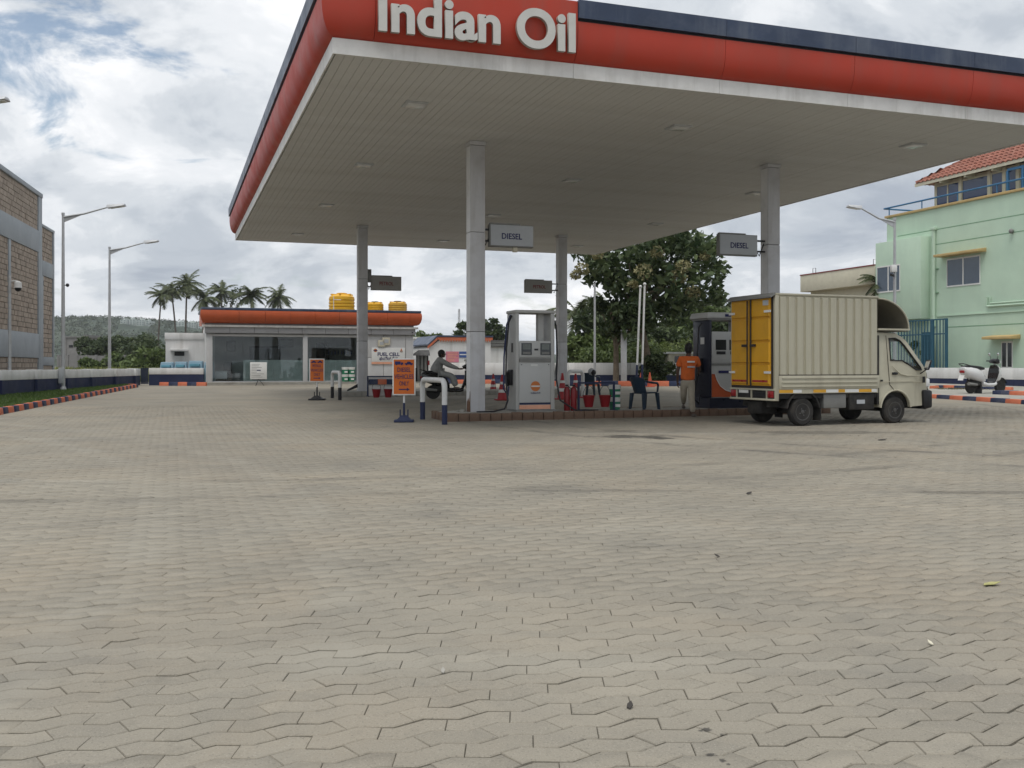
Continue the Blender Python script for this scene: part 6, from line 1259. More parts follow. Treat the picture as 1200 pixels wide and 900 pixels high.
h = thing('helmet', 'silver and black helmet resting on the dark plastic chair', 'helmet', p + Vector((0.02, -0.26, 0.735))); MB().ball((0, 0, 0.1), 0.13, 12, 8).build('shell', 'sign_grey', h); MB().ball((0.05, -0.06, 0.08), 0.10, 10, 7).build('visor', 'black_plastic', h)
def drum(p, label, s_=1.0, box=True):
    t = thing('lubricant_pail', label, 'pail', p, A, 'lubricant pails')
    MB().lathe([(0.125 * s_, 0), (0.14 * s_, 0.20 * s_)], 18).build('pail', 'drum_green', t); MB().lathe([(0.1405 * s_, 0.2005 * s_), (0.146 * s_, 0.27 * s_), (0.15 * s_, 0.272 * s_), (0.15 * s_, 0.30 * s_), (0.12 * s_, 0.305 * s_)], 18).build('lid', 'sign_white', t); MB().box(-0.05 * s_, 0.08 * s_, -0.150 * s_, -0.130 * s_, 0.07 * s_, 0.14 * s_).build('print_patch', 'sign_white', t)
    return t
p = ip(720.5, 480.0); drum(p, 'green and white pail under another beside the bucket frame', 0.92); drum(p + Vector((0, 0, 0.284)), 'green and white pail on top of another beside the bucket frame', 0.92)
for i, (px, py, k_, lab) in enumerate(((404.5, 451, 0, 'green pail, bottom of the stack next to the shop glass'), (404.5, 451, 1, 'green pail, top of the stack next to the shop glass'), (412, 451.2, 0, 'green pail, bottom of the stack next to the grey column'), (412, 451.2, 1, 'green pail, top of the stack next to the grey column'))):
    q = cf(on_v(px, 446, SV - 0.13)[0], SV - 0.12, sg_ - 0.02 + zf); drum(q + Vector((0, 0, 0.361 * k_)), lab, 1.17)
# leaf litter and scraps on the paving
for i, (px, py, m, s_, lab) in enumerate(((1162, 686, 'litter', 0.055, 'curled yellow green leaf lying on the pavers'), (1034, 516, 'mud', 0.10, 'dark flattened scrap on the paving near the truck'), (878, 579, 'mud', 0.045, 'small curled brown scrap on the open paving'), (738, 830, 'mud', 0.022, 'tiny dry leaf fragment between two pavers'), (519, 789, 'concrete', 0.016, 'tiny pale scrap of paper on the paving'), (1090, 756, 'wall_cream', 0.016, 'small white bird dropping on the paving'), (840, 653, 'mud', 0.02, 'small dark crumb of dirt on the paving'))):
    p = gp(px, py); k = MB(); k.prism([(-s_, -s_ * 0.3, 0.004), (0, -s_ * 0.6, 0.012), (s_, 0, 0.02), (s_ * 0.2, s_ * 0.5, 0.012), (-s_ * 0.6, s_ * 0.4, 0.006)], (0, 0, 0.004)); o = k.build('leaf' if i == 0 else 'scrap', m, None, p, 0.4 * i); tag(o, lab, 'leaf' if i == 0 else 'litter')

# ============================================================ TRUCK  (local: +x forward, +y left, z up; origin under the right rear wheel)
ra = gp(940, 499.3); fa = gp(1048, 496.0); TA = math.atan2(fa.y - ra.y, fa.x - ra.x); WB = (fa - ra).to_2d().length
tr = thing('delivery_truck', 'small beige box truck with yellow rear doors parked at the diesel pump', 'truck', ra, TA); TW = 1.50; BX0, BX1 = -0.68, 1.83
print('truck', WB, math.degrees(TA))
y0, y1 = -0.06, TW - 0.06
# load box
MB().box(BX0 + 0.03, BX1 - 0.02, y0 + 0.03, y1 - 0.03, 0.76, 2.55).build('box_core', 'truck_beige', tr)
MB().box(BX0, BX1, y0, y1, 2.551, 2.59).build('roof_rail', 'truck_beige', tr, bevel=0.01)
n = 12; st = (BX1 - BX0 - 0.12) / n
pan = MB().hexa([(0.016, 0, 0), (st - 0.016, 0, 0), (st - 0.016, 0, 1.52), (0.016, 0, 1.52)], [(0.024, -0.034, 0), (st - 0.05, -0.034, 0), (st - 0.05, -0.034, 1.50), (0.024, -0.034, 1.50)]).mesh('side_panel', 'truck_beige', smooth=False)
for i in range(n): shared('side_panel', tr, pan, (BX0 + 0.10 + i * st, y0 + 0.03, 1.01)); shared('side_panel', tr, pan, (BX0 + 0.10 + (i + 1) * st, y1 - 0.03, 1.01), math.pi)
MB().box(BX0, BX0 + 0.09, y0 - 0.005, y0 + 0.06, 0.50, 2.55).build('corner_post', 'truck_beige', tr, bevel=0.01); MB().box(BX0, BX0 + 0.09, y1 - 0.06, y1 + 0.005, 0.50, 2.55).build('corner_post', 'truck_beige', tr, bevel=0.01)
MB().box(BX0 + 0.09, BX1, y0 - 0.004, y0 + 0.03, 0.992, 1.008).build('joint_strip', 'door_frame_dark', tr)
for s_, yy in ((1, y0), (-1, y1)):
    k = MB(); k.box(BX0 + 0.092, BX1, min(yy - 0.012 * s_, yy + 0.03 * s_), max(yy - 0.012 * s_, yy + 0.03 * s_), 0.73, 0.99); d = k.build('drop_side', 'truck_beige', tr, bevel=0.006)
    for z in (0.78, 0.86, 0.945): MB().box(BX0 + 0.15, BX1 - 0.06, min(yy - 0.028 * s_, yy - 0.0125 * s_), max(yy - 0.028 * s_, yy - 0.0125 * s_), z - 0.016, z + 0.016).build('rib', 'truck_beige', d, bevel=0.005)
    for i, (a, b, m) in enumerate(((0.1, 0.42, 'reflector_yellow'), (0.42, 0.62, 'reflector_white'), (0.9, 1.2, 'reflector_yellow'), (1.2, 1.5, 'reflector_white'), (1.5, 1.66, 'reflector_yellow'), (1.66, 2.0, 'reflector_white'), (2.0, 2.32, 'reflector_yellow'), (2.32, 2.45, 'reflector_white'))): MB().box(BX0 + a, BX0 + b, min(yy - 0.006 * s_, yy + 0.02 * s_), max(yy - 0.006 * s_, yy + 0.02 * s_), 0.655, 0.715).build('reflector_strip', m, tr)
    MB().box(BX0 + 0.09, BX1 - 0.02, min(yy + 0.0 * s_, yy + 0.02 * s_), max(yy, yy + 0.02 * s_), 0.64, 0.728).build('sill', 'truck_beige', tr)
# rear doors
xr = BX0 - 0.004
MB().box(xr - 0.02, BX0 + 0.03, y0 + 0.061, y1 - 0.061, 0.74, 2.56).build('door_surround', 'door_frame_dark', tr)
MB().hexa([(xr - 0.10, y0 - 0.02, 2.50), (BX0, y0 - 0.02, 2.56), (BX0, y1 + 0.02, 2.56), (xr - 0.10, y1 + 0.02, 2.50)], [(xr - 0.10, y0 - 0.02, 2.53), (BX0, y0 - 0.02, 2.60), (BX0, y1 + 0.02, 2.60), (xr - 0.10, y1 + 0.02, 2.53)]).build('rain_hood', 'disp_dark', tr)
ym = (y0 + y1) / 2; dz = [0.80, 1.22, 1.66, 2.12, 2.49]
for (a, b) in ((y0 + 0.09, ym - 0.04), (ym + 0.04, y1 - 0.09)):
    d = MB().box(xr - 0.035, xr - 0.0205, a, b, 0.79, 2.50).build('rear_door', 'truck_yellow', tr)
    for i in range(4): MB().hexa([(xr - 0.035, a + 0.015, dz[i] + 0.022), (xr - 0.035, b - 0.015, dz[i] + 0.022), (xr - 0.035, b - 0.015, dz[i + 1] - 0.022), (xr - 0.035, a + 0.015, dz[i + 1] - 0.022)], [(xr - 0.060, a + 0.03, dz[i] + 0.035), (xr - 0.060, b - 0.03, dz[i] + 0.035), (xr - 0.060, b - 0.03, dz[i + 1] - 0.026), (xr - 0.060, a + 0.03, dz[i + 1] - 0.026)]).build('pressed_panel', 'truck_yellow', d)
    MB().box(xr - 0.064, xr - 0.0605, a + 0.06, b - 0.06, 0.86, 0.90).build('reflector', 'reflector_red', d)
    for z in (1.03, 2.22): e = a if a < ym - 0.1 else b; sg2 = 1 if a < ym - 0.1 else -1; MB().box(xr - 0.074, xr - 0.0605, min(e - 0.05 * sg2, e + 0.16 * sg2), max(e - 0.05 * sg2, e + 0.16 * sg2), z, z + 0.045).build('hinge', 'reflector_white', d)
for yy in (ym - 0.06, ym + 0.06): k = MB(); k.cyl((xr - 0.075, yy, 0.80), (xr - 0.075, yy, 2.48), 0.014, n=8); k.box(xr - 0.10, xr - 0.06, yy - (0.16 if yy < ym else 0.0), yy + (0.0 if yy < ym else 0.16), 1.56, 1.61); k.build('lock_rod', 'door_frame_dark', tr)
MB().box(xr - 0.065, xr - 0.0605, y0 + 0.12, y0 + 0.30, 2.36, 2.46).build('name_plate', 'sign_grey', tr)
# rear lamp bar
MB().box(xr - 0.03, BX0 + 0.05, y0, y1, 0.50, 0.54).build('rear_bumper', 'truck_beige', tr, bevel=0.008); MB().box(xr - 0.02, BX0 + 0.05, y0, y1, 0.70, 0.735).build('tail_rail', 'truck_beige', tr)
for yy in (y0 + 0.24, ym, y1 - 0.24): MB().box(xr - 0.025, BX0 + 0.03, yy - 0.012, yy + 0.012, 0.541, 0.699).build('lamp_divider', 'truck_beige', tr)
MB().box(xr, BX0 + 0.04, y0 + 0.02, y1 - 0.02, 0.541, 0.699).build('lamp_recess', 'truck_dark', tr)
for a in (y0 + 0.03, y1 - 0.21): MB().box(xr - 0.02, xr - 0.001, a, a + 0.18, 0.56, 0.69).build('tail_lamp', 'reflector_red', tr, bevel=0.006)
MB().box(xr - 0.012, xr - 0.001, ym + 0.12, ym + 0.44, 0.635, 0.695).build('number_plate', 'sign_white', tr); MB().box(xr - 0.012, xr - 0.001, ym - 0.45, ym - 0.1, 0.58, 0.66).build('number_plate', 'black_plastic', tr)
# chassis
MB().box(BX0 + 0.15, WB + 0.45, 0.32, 0.42, 0.36, 0.50).build('chassis_rail', 'truck_dark', tr); MB().box(BX0 + 0.15, WB + 0.45, TW - 0.54, TW - 0.44, 0.36, 0.50).build('chassis_rail', 'truck_dark', tr); MB().box(BX0 + 0.04, BX1, y0 + 0.06, y1 - 0.06, 0.54, 0.755).build('bed_frame', 'truck_dark', tr)
MB().box(0.50, 1.05, -0.02, 0.34, 0.34, 0.62).build('battery_tray', 'disp_dark', tr, bevel=0.02); MB().box(1.12, 1.74, -0.03, 0.3, 0.30, 0.62).build('tool_box', 'truck_dark', tr, bevel=0.02); MB().box(1.30, 1.5, -0.034, -0.031, 0.42, 0.5).build('box_label', 'sign_grey', tr)
MB().cyl((0, 0.1, 0.275), (0, TW - 0.1, 0.275), 0.05, n=10).build('rear_axle', 'truck_dark', tr); MB().cyl((WB, 0.1, 0.275), (WB, TW - 0.1, 0.275), 0.04, n=10).build('front_axle', 'truck_dark', tr); MB().cyl((0.3, 0.75, 0.40), (1.8, 0.75, 0.40), 0.04, n=8).build('drive_shaft', 'truck_dark', tr)
MB().box(-0.6, -0.2, 0.5, 1.0, 0.22, 0.48).build('spare_carrier', 'truck_dark', tr, bevel=0.05)
arch = []
def arc_pts(cx, cz, r, a0, a1, n=10): return [(cx + r * math.cos(a0 + (a1 - a0) * i / n), cz + r * math.sin(a0 + (a1 - a0) * i / n)) for i in range(n + 1)]
for yy in (-0.05, TW - 0.31):
    k = MB(); o_ = arc_pts(0, 0.30, 0.40, R(8), R(172)); i_ = arc_pts(0, 0.30, 0.375, R(172), R(8)); pts = o_ + i_
    for j in range(10): a, b, c, d = o_[j], o_[j + 1], i_[9 - j], i_[10 - j]; k.hexa([(a[0], yy, a[1]), (b[0], yy, b[1]), (c[0], yy, c[1]), (d[0], yy, d[1])], [(a[0], yy + 0.26, a[1]), (b[0], yy + 0.26, b[1]), (c[0], yy + 0.26, c[1]), (d[0], yy + 0.26, d[1])])
    k.build('mudguard', 'truck_dark', tr)
    MB().box(0.40, 0.42, yy, yy + 0.25, 0.10, 0.42).build('mud_flap', 'rubber', tr)
def wheel(parent, x, y, side, r=0.278, w_=0.155):
    yo = y if side < 0 else y; s_ = -1 if side < 0 else 1
    t = MB().lathe([(r * 0.60, -w_ / 2), (r * 0.86, -w_ / 2 - 0.004), (r * 0.97, -w_ * 0.36), (r, -w_ * 0.2), (r, w_ * 0.2), (r * 0.97, w_ * 0.36), (r * 0.86, w_ / 2 + 0.004), (r * 0.60, w_ / 2)], 32, (x, y, r), 'y').build('wheel', 'rubber', parent)
    f = y + s_ * w_ / 2
    def ring(prof, cp=False): return MB().lathe([(a, -b * 0 + b * s_) for a, b in prof], 24, (x, f, r), 'y', cp)
    ring([(r * 0.61, 0.004), (r * 0.52, -0.002), (r * 0.50, -0.012), (r * 0.46, -0.045), (r * 0.34, -0.045), (r * 0.29, -0.012), (r * 0.16, -0.012)]).build('rim', 'wheel_grey', t); ring([(r * 0.17, -0.02), (r * 0.14, 0.006), (r * 0.06, 0.01)], True).build('hub_cap', 'wheel_grey', t)
    k = MB()
    for j in range(4): q = j * math.pi / 2 + 0.4; k.cyl((x + math.cos(q) * r * 0.24, f - s_ * 0.02, r + math.sin(q) * r * 0.24), (x + math.cos(q) * r * 0.24, f, r + math.sin(q) * r * 0.24), 0.012, n=6)
    k.build('wheel_nuts', 'steel', t)
for x in (0, WB):
    wheel(tr, x, 0.06, -1); wheel(tr, x, TW - 0.18, 1)
# cab: side outline with door, window opening and wheel arch
cx0 = BX1 + 0.05; FX = 3.26; WH = 1.86
RF = WB - 0.0
def cab_side(yy, th, out):
    ar = arc_pts(WB, 0.30, 0.375, R(180), R(0), 14)
    sill = 0.34
    outline = [(cx0, sill), (WB - 0.375, sill)] + [(a, max(b, sill)) for a, b in ar] + [(WB + 0.375, sill), (FX - 0.20, 0.36), (FX - 0.06, 0.42), (FX - 0.02, 0.78), (FX - 0.08, 1.05), (FX - 0.20, 1.20), (FX - 0.62, 1.68), (FX - 0.74, 1.78), (FX - 0.90, 1.84), (cx0 + 0.05, WH), (cx0, WH - 0.03)]
    win = [(cx0 + 0.29, 1.29), (FX - 0.80, 1.29), (FX - 0.62, 1.20), (FX - 0.46, 1.10), (FX - 0.30, 1.10), (FX - 0.34, 1.15), (FX - 0.70, 1.60), (FX - 0.80, 1.70), (FX - 0.92, 1.745), (cx0 + 0.31, 1.745)]
    bm = bmesh.new(); vo = [bm.verts.new((x, yy, z)) for x, z in outline]; vi = [bm.verts.new((x, yy, z)) for x, z in win]
    es = [bm.edges.new((vo[i], vo[(i + 1) % len(vo)])) for i in range(len(vo))] + [bm.edges.new((vi[i], vi[(i + 1) % len(vi)])) for i in range(len(vi))]
    bmesh.ops.triangle_fill(bm, edges=es, use_beauty=True, use_dissolve=False)
    fs = list(bm.faces); ext = bmesh.ops.extrude_face_region(bm, geom=fs); vs = [e for e in ext['geom'] if isinstance(e, bmesh.types.BMVert)]
    for v in vs:
        v.co.y += th
    # tumblehome: the glass house leans inwards
    for v in bm.verts:
        if v.co.z > 1.1: v.co.y += (v.co.z - 1.1) * 0.16 * (1 if out < 0 else -1)
        if v.co.z < 0.55: v.co.y += (0.55 - v.co.z) * 0.10 * (1 if out < 0 else -1)
        if v.co.x > FX - 0.35: v.co.y += (v.co.x - FX + 0.35) * 0.45 * (1 if out < 0 else -1)
    bmesh.ops.recalc_face_normals(bm, faces=bm.faces); me = bpy.data.meshes.new('cab_side'); bm.to_mesh(me); bm.free(); me.materials.append(M['truck_beige'])
    me.polygons.foreach_set('use_smooth', [True] * len(me.polygons)); me.set_sharp_from_angle(angle=R(30))
    o = link('cab_side', me, tr); return o, win
cy0, cy1 = y0 + 0.02, y1 - 0.02
sR, win = cab_side(cy0, 0.05, -1); sL, _ = cab_side(cy1, -0.05, 1)
def lean(yy, z, out, x=0): 
    d = 0
    if z > 1.1: d += (z - 1.1) * 0.16
    if x > FX - 0.35: d += (x - FX + 0.35) * 0.45
    return yy + d * (1 if out < 0 else -1)
for yy, out, so_ in ((cy0 + 0.022, -1, sR), (cy1 - 0.022, 1, sL)):
    k = MB(); k.poly([(x, lean(yy, z, out, x), z) for x, z in win]); k.build('side_window', 'glass_clear', so_, smooth=False)
    yb = yy - 0.028 if out < 0 else yy + 0.028
    k = MB(); k.tube([(x, lean(yb, z, out, x), z) for x, z in win], 0.016, 6, closed=True); k.build('window_seal', 'black_plastic', so_)
    k = MB(); gp_ = [(cx0 + 0.24, 1.80), (cx0 + 0.22, 1.30), (cx0 + 0.24, 0.80), (cx0 + 0.34, 0.70)]; k.tube([(x, lean(yb + 0.004 * (1 if out < 0 else -1), z, out, x), z) for x, z in gp_], 0.006, 5); k.build('door_gap', 'door_frame_dark', so_)
    k = MB(); k.tube([(x, lean(yb - 0.0 * out, z, out, x), z) for x, z in ((cx0 + 0.30, 1.18), (cx0 + 0.5, 1.02), (FX - 0.7, 0.98), (FX - 0.35, 0.98))], [0.004, 0.012, 0.012, 0.006], 6); k.build('door_crease', 'truck_beige', so_)
    k = MB(); k.tube([(x, lean(yb - 0.0 * out, z, out, x), z) for x, z in ((cx0 + 0.02, 0.86), (FX - 0.5, 0.86), (FX - 0.2, 0.84))], 0.008, 6); k.build('waist_line', 'truck_beige', so_)
    k = MB(); k.box(cx0 + 0.30, cx0 + 0.44, yb - 0.012, yb + 0.012, 1.00, 1.05); k.build('door_handle', 'black_plastic', so_, bevel=0.01)
    k = MB(); k.tube([(cxx, yb + 0.004 * (1 if out < 0 else -1), czz) for cxx, czz in arc_pts(WB, 0.30, 0.385, R(5), R(175), 16)], 0.020, 6); k.build('arch_lip', 'truck_beige', so_)
    MB().box(cx0 + 0.0, cx0 + 0.06, yb - 0.006, yb + 0.006, 0.86, 0.90).build('side_marker', 'black_plastic', so_)
# cab skin across: front, windscreen, roof, back
prof = [(FX - 0.20, 0.36), (FX - 0.05, 0.42), (FX, 0.60), (FX, 0.80), (FX - 0.05, 1.02), (FX - 0.18, 1.18)]
def skin(prof, m, name, parent, sub=8, crown=0.10, yi=0.0, push=0.0):
    k = MB(); rows = []
    for (x, z) in prof:
        row = []
        for i in range(sub + 1):
            q = i / sub * 2 - 1; ye = lean(0, z, -1, x); hw = (cy1 - cy0) / 2 - ye - yi; row.append(k.V((x + crown * (1 - q * q) + push, (cy0 + cy1) / 2 + q * hw, z)))
        rows.append(row)
    for a, b in zip(rows, rows[1:]):
        for i in range(sub): k.face([a[i], a[i + 1], b[i + 1], b[i]])
    return k.build(name, m, parent, ang=50)
skin(prof, 'truck_beige', 'nose', tr); skin([(FX - 0.18, 1.18), (FX - 0.62, 1.69)], 'glass_clear', 'windscreen', tr, push=0.005)
skin([(FX - 0.62, 1.69), (FX - 0.74, 1.78), (FX - 0.92, 1.84)], 'truck_beige', 'visor_panel', tr, crown=0.05); 
k = MB(); ye = lean(0, WH, -1); k.hexa([(cx0, cy0 + ye, WH - 0.03), (FX - 0.84, cy0 + ye, WH - 0.03), (FX - 0.84, cy1 - ye, WH - 0.03), (cx0, cy1 - ye, WH - 0.03)], [(cx0, cy0 + ye + 0.02, WH + 0.012), (FX - 0.88, cy0 + ye + 0.02, WH), (FX - 0.88, cy1 - ye - 0.02, WH), (cx0, cy1 - ye - 0.02, WH + 0.012)]); k.build('cab_roof', 'truck_beige', tr, bevel=0.01)
MB().box(cx0 + 0.005, cx0 + 0.03, cy0 + 0.06, cy1 - 0.06, 0.34, 1.25).build('cab_back', 'truck_beige', tr); MB().box(cx0 + 0.006, cx0 + 0.02, cy0 + 0.18, cy1 - 0.18, 1.25, 1.72).build('rear_glass', 'glass_clear', tr); MB().box(BX1 - 0.005, cx0 + 0.0, cy0 + 0.03, cy1 - 0.03, 0.40, 1.80).build('cab_gap_panel', 'truck_dark', tr)
MB().box(cx0 + 0.12, FX - 0.5, cy0 + 0.1, cy1 - 0.1, 0.34, 0.62).build('cab_floor', 'truck_dark', tr)
for yy in (0.22, 0.86): MB().box(cx0 + 0.14, cx0 + 0.55, yy, yy + 0.42, 0.62, 0.82).build('seat', 'black_plastic', tr, bevel=0.04); MB().hexa([(cx0 + 0.12, yy, 0.8), (cx0 + 0.24, yy, 0.8), (cx0 + 0.24, yy + 0.42, 0.8), (cx0 + 0.12, yy + 0.42, 0.8)], [(cx0 + 0.06, yy + 0.05, 1.38), (cx0 + 0.14, yy + 0.05, 1.38), (cx0 + 0.14, yy + 0.37, 1.38), (cx0 + 0.06, yy + 0.37, 1.38)]).build('seat_back', 'black_plastic', tr, bevel=0.03)
MB().box(FX - 0.62, FX - 0.34, cy0 + 0.12, cy1 - 0.12, 0.85, 1.10).build('dashboard', 'black_plastic', tr, bevel=0.04)
k = MB(); c = Vector((FX - 0.72, 0.42, 1.16)); k.M = Matrix.Translation(c) @ Matrix.Rotation(R(-62), 4, 'Y'); k.tube([(0.17 * math.cos(q * math.pi / 8), 0.17 * math.sin(q * math.pi / 8), 0) for q in range(16)], 0.014, 6, closed=True); k.cyl((0, 0, 0), (0, 0, -0.25), 0.02, n=6); k.box(-0.16, 0.16, -0.015, 0.015, -0.01, 0.01); k.build('steering_wheel', 'black_plastic', tr)
# bumper, lamps, mirrors
skin([(FX - 0.16, 0.28), (FX + 0.02, 0.30), (FX + 0.05, 0.46), (FX + 0.03, 0.66), (FX - 0.03, 0.70)], 'black_plastic', 'front_bumper', tr, crown=0.07, push=0.02)
for yy, s_ in ((cy0 + 0.10, 1), (cy1 - 0.10, -1)):
    MB().box(FX - 0.22, FX + 0.02, yy - 0.07, yy + 0.07, 0.30, 0.68).build('bumper_corner', 'black_plastic', tr, bevel=0.05); MB().box(FX - 0.08, FX + 0.03, yy - 0.04 + 0.06 * s_, yy + 0.10 + 0.06 * s_, 0.74, 0.92).build('headlamp', 'lamp_lens', tr, bevel=0.03)
    o_ = -1 if s_ > 0 else 1; yb = cy0 - 0.0 if s_ > 0 else cy1; yb = lean(yb, 1.1, -1 if s_ > 0 else 1, FX - 0.3)
    MB().tube([(FX - 0.30, yb + 0.02 * s_, 1.02), (FX - 0.27, yb + 0.10 * o_, 1.10), (FX - 0.26, yb + 0.13 * o_, 1.2)], 0.012, 6).build('mirror_arm', 'black_plastic', tr)
    k = MB(); k.M = Matrix.Translation((FX - 0.25, yb + 0.13 * o_, 1.20)) @ Matrix.Rotation(R(22), 4, 'Y'); k.box(-0.02, 0.03, -0.06, 0.06, -0.11, 0.11); m_ = k.build('mirror', 'black_plastic', tr, bevel=0.02); k = MB(); k.M = Matrix.Translation((FX - 0.25, yb + 0.13 * o_, 1.20)) @ Matrix.Rotation(R(22), 4, 'Y'); k.box(-0.026, -0.021, -0.05, 0.05, -0.10, 0.10); k.build('mirror_glass', 'chrome', m_)
    MB().box(FX - 0.26, FX - 0.20, yb - 0.01, yb + 0.01, 0.83, 0.96).build('indicator', 'black_plastic', tr)
# open-sided wind deflector hood over the cab
hp = [(BX1 + 0.002, 2.545)] + [(BX1 + 0.80 * math.sin(R(q)), 1.93 + 0.615 * math.cos(R(q))) for q in range(10, 91, 10)]
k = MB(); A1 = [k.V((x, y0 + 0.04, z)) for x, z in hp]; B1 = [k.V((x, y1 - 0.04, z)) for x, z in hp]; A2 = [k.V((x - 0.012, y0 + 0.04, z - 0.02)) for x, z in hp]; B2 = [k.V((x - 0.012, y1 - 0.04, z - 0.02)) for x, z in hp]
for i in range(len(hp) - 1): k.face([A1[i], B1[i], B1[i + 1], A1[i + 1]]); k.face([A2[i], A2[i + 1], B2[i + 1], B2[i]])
k.mi = [0 if q % 2 == 0 else 1 for q in range(len(k.f))]; k.build('wind_deflector', ['truck_beige', 'hood_inner_shade'], tr)
for yy in (y0 + 0.035, y1 - 0.035): MB().tube([(x, yy, z) for x, z in hp], 0.018, 6).build('deflector_edge', 'truck_beige', tr); MB().box(BX1, BX1 + 0.82, yy - 0.015, yy + 0.015, 1.905, 1.94).build('deflector_rail', 'truck_beige', tr)
MB().box(BX1, BX1 + 0.8, y0 + 0.06, y1 - 0.06, 1.885, 1.90).build('deflector_floor', 'hood_inner_shade', tr)

# ============================================================ SCOOTERS
def loft(k, secs, n=14, ends=True):
    """secs: (x, zc, hz, hy[, zpow]) superellipse sections along x"""
    rings = []
    for (x, zc, hz, hy) in secs:
        ring = []
        for j in range(n):
            q = 2 * math.pi * j / n; c, s_ = math.cos(q), math.sin(q); e = 0.72
            ring.append(k.V((x, hy * math.copysign(abs(c) ** e, c), zc + hz * math.copysign(abs(s_) ** e, s_))))
        rings.append(ring)
    for a, b in zip(rings, rings[1:]):
        for j in range(n): k.face([a[j], a[(j + 1) % n], b[(j + 1) % n], b[j]])
    if ends: k.face(rings[0][::-1]); k.face(rings[-1])
    return k
def scooter(p, az, label, body, group, steer=0.0, inner='scooter_black', tilt=0.0, scl=1.0):
    t = thing('scooter', label, 'scooter', p, az, group); t.rotation_euler = (tilt, 0, az); t.scale = (scl,) * 3; r = 0.215
    for nm, x in (('rear_wheel', 0.0), ('front_wheel', 1.24)):
        w_ = MB().lathe([(r * 0.62, -0.04), (r * 0.9, -0.045), (r, -0.02), (r, 0.02), (r * 0.9, 0.045), (r * 0.62, 0.04)], 26, (x, 0, r), 'y').build(nm, 'rubber', t)
        MB().lathe([(r * 0.63, -0.035), (r * 0.55, -0.02), (r * 0.2, -0.03), (r * 0.2, 0.03), (r * 0.55, 0.02), (r * 0.63, 0.035)], 20, (x, 0, r), 'y', False).build('rim', 'wheel_grey', w_)
    loft(MB(), [(-0.36, 0.74, 0.05, 0.09), (-0.32, 0.70, 0.11, 0.15), (-0.15, 0.65, 0.17, 0.20), (0.10, 0.59, 0.20, 0.21), (0.30, 0.54, 0.19, 0.195), (0.44, 0.46, 0.14, 0.16), (0.50, 0.40, 0.06, 0.12)]).build('rear_cowl', body, t, ang=60)
    loft(MB(), [(-0.30, 0.80, 0.035, 0.10), (-0.1, 0.815, 0.05, 0.15), (0.2, 0.785, 0.055, 0.16), (0.36, 0.765, 0.06, 0.14), (0.48, 0.755, 0.04, 0.10)]).build('seat', 'black_plastic', t, ang=60)
    MB().tube([(-0.05, 0.13, 0.80), (-0.30, 0.14, 0.87), (-0.40, 0.08, 0.90), (-0.40, -0.08, 0.90), (-0.30, -0.14, 0.87), (-0.05, -0.13, 0.80)], 0.014, 8).build('grab_rail', 'black_plastic', t)
    MB().box(-0.385, -0.33, -0.08, 0.08, 0.62, 0.70).build('tail_lamp', 'reflector_red', t, bevel=0.02); MB().hexa([(-0.44, -0.09, 0.40), (-0.42, -0.09, 0.40), (-0.42, 0.09, 0.40), (-0.44, 0.09, 0.40)], [(-0.37, -0.09, 0.56), (-0.35, -0.09, 0.56), (-0.35, 0.09, 0.56), (-0.37, 0.09, 0.56)]).build('number_plate', 'sign_white', t)
    loft(MB(), [(0.36, 0.31, 0.08, 0.17), (0.55, 0.265, 0.062, 0.19), (0.80, 0.265, 0.062, 0.19), (0.92, 0.30, 0.07, 0.17)]).build('floorboard', body, t, ang=60)
    MB().box(0.50, 0.86, -0.15, 0.15, 0.325, 0.338).build('foot_mat', 'black_plastic', t)
    sh = [(0.86, 0.30, 0.15), (0.93, 0.45, 0.19), (0.98, 0.62, 0.21), (1.00, 0.76, 0.19), (0.99, 0.86, 0.12)]
    k = MB()
    for (xa, za, wa_), (xb_, zb_, wb_) in zip(sh, sh[1:]): k.hexa([(xa, -wa_, za), (xa, wa_, za), (xb_, wb_, zb_), (xb_, -wb_, zb_)], [(xa + 0.05, -wa_ * 0.8, za), (xa + 0.05, wa_ * 0.8, za), (xb_ + 0.06, wb_ * 0.8, zb_), (xb_ + 0.06, -wb_ * 0.8, zb_)])
    k.build('leg_shield', body, t); k = MB()
    for (xa, za, wa_), (xb_, zb_, wb_) in zip(sh, sh[1:]): k.hexa([(xa - 0.03, -wa_ * 0.86, za), (xa - 0.03, wa_ * 0.86, za), (xb_ - 0.03, wb_ * 0.86, zb_), (xb_ - 0.03, -wb_ * 0.86, zb_)], [(xa - 0.004, -wa_ * 0.9, za), (xa - 0.004, wa_ * 0.9, za), (xb_ - 0.004, wb_ * 0.9, zb_), (xb_ - 0.004, -wb_ * 0.9, zb_)])
    k.build('inner_panel', inner, t)
    loft(MB(), [(0.98, 0.58, 0.25, 0.19), (1.07, 0.60, 0.25, 0.18), (1.16, 0.58, 0.20, 0.13), (1.23, 0.55, 0.10, 0.07)]).build('front_apron', body, t, ang=60)
    k = MB(); pts = arc_pts(1.24, r, 0.25, R(20), R(160), 8)
    for a, b in zip(pts, pts[1:]): k.hexa([(a[0], -0.065, a[1]), (b[0], -0.065, b[1]), (b[0], 0.065, b[1]), (a[0], 0.065, a[1])], [(a[0], -0.05, a[1] + 0.02), (b[0], -0.05, b[1] + 0.02), (b[0], 0.05, b[1] + 0.02), (a[0], 0.05, a[1] + 0.02)])
    k.build('front_fender', 'black_plastic' if body == 'scooter_white' else body, t)
    MB().tube([(1.0, 0, 0.92), (1.12, 0, 0.5), (1.24, 0, r)], 0.03, 8).build('fork', 'steel', t)
    hb = bpy.data.objects.new('handlebar', None); 
    st = Matrix.Translation((1.0, 0, 0)) @ Matrix.Rotation(steer, 4, 'Z')
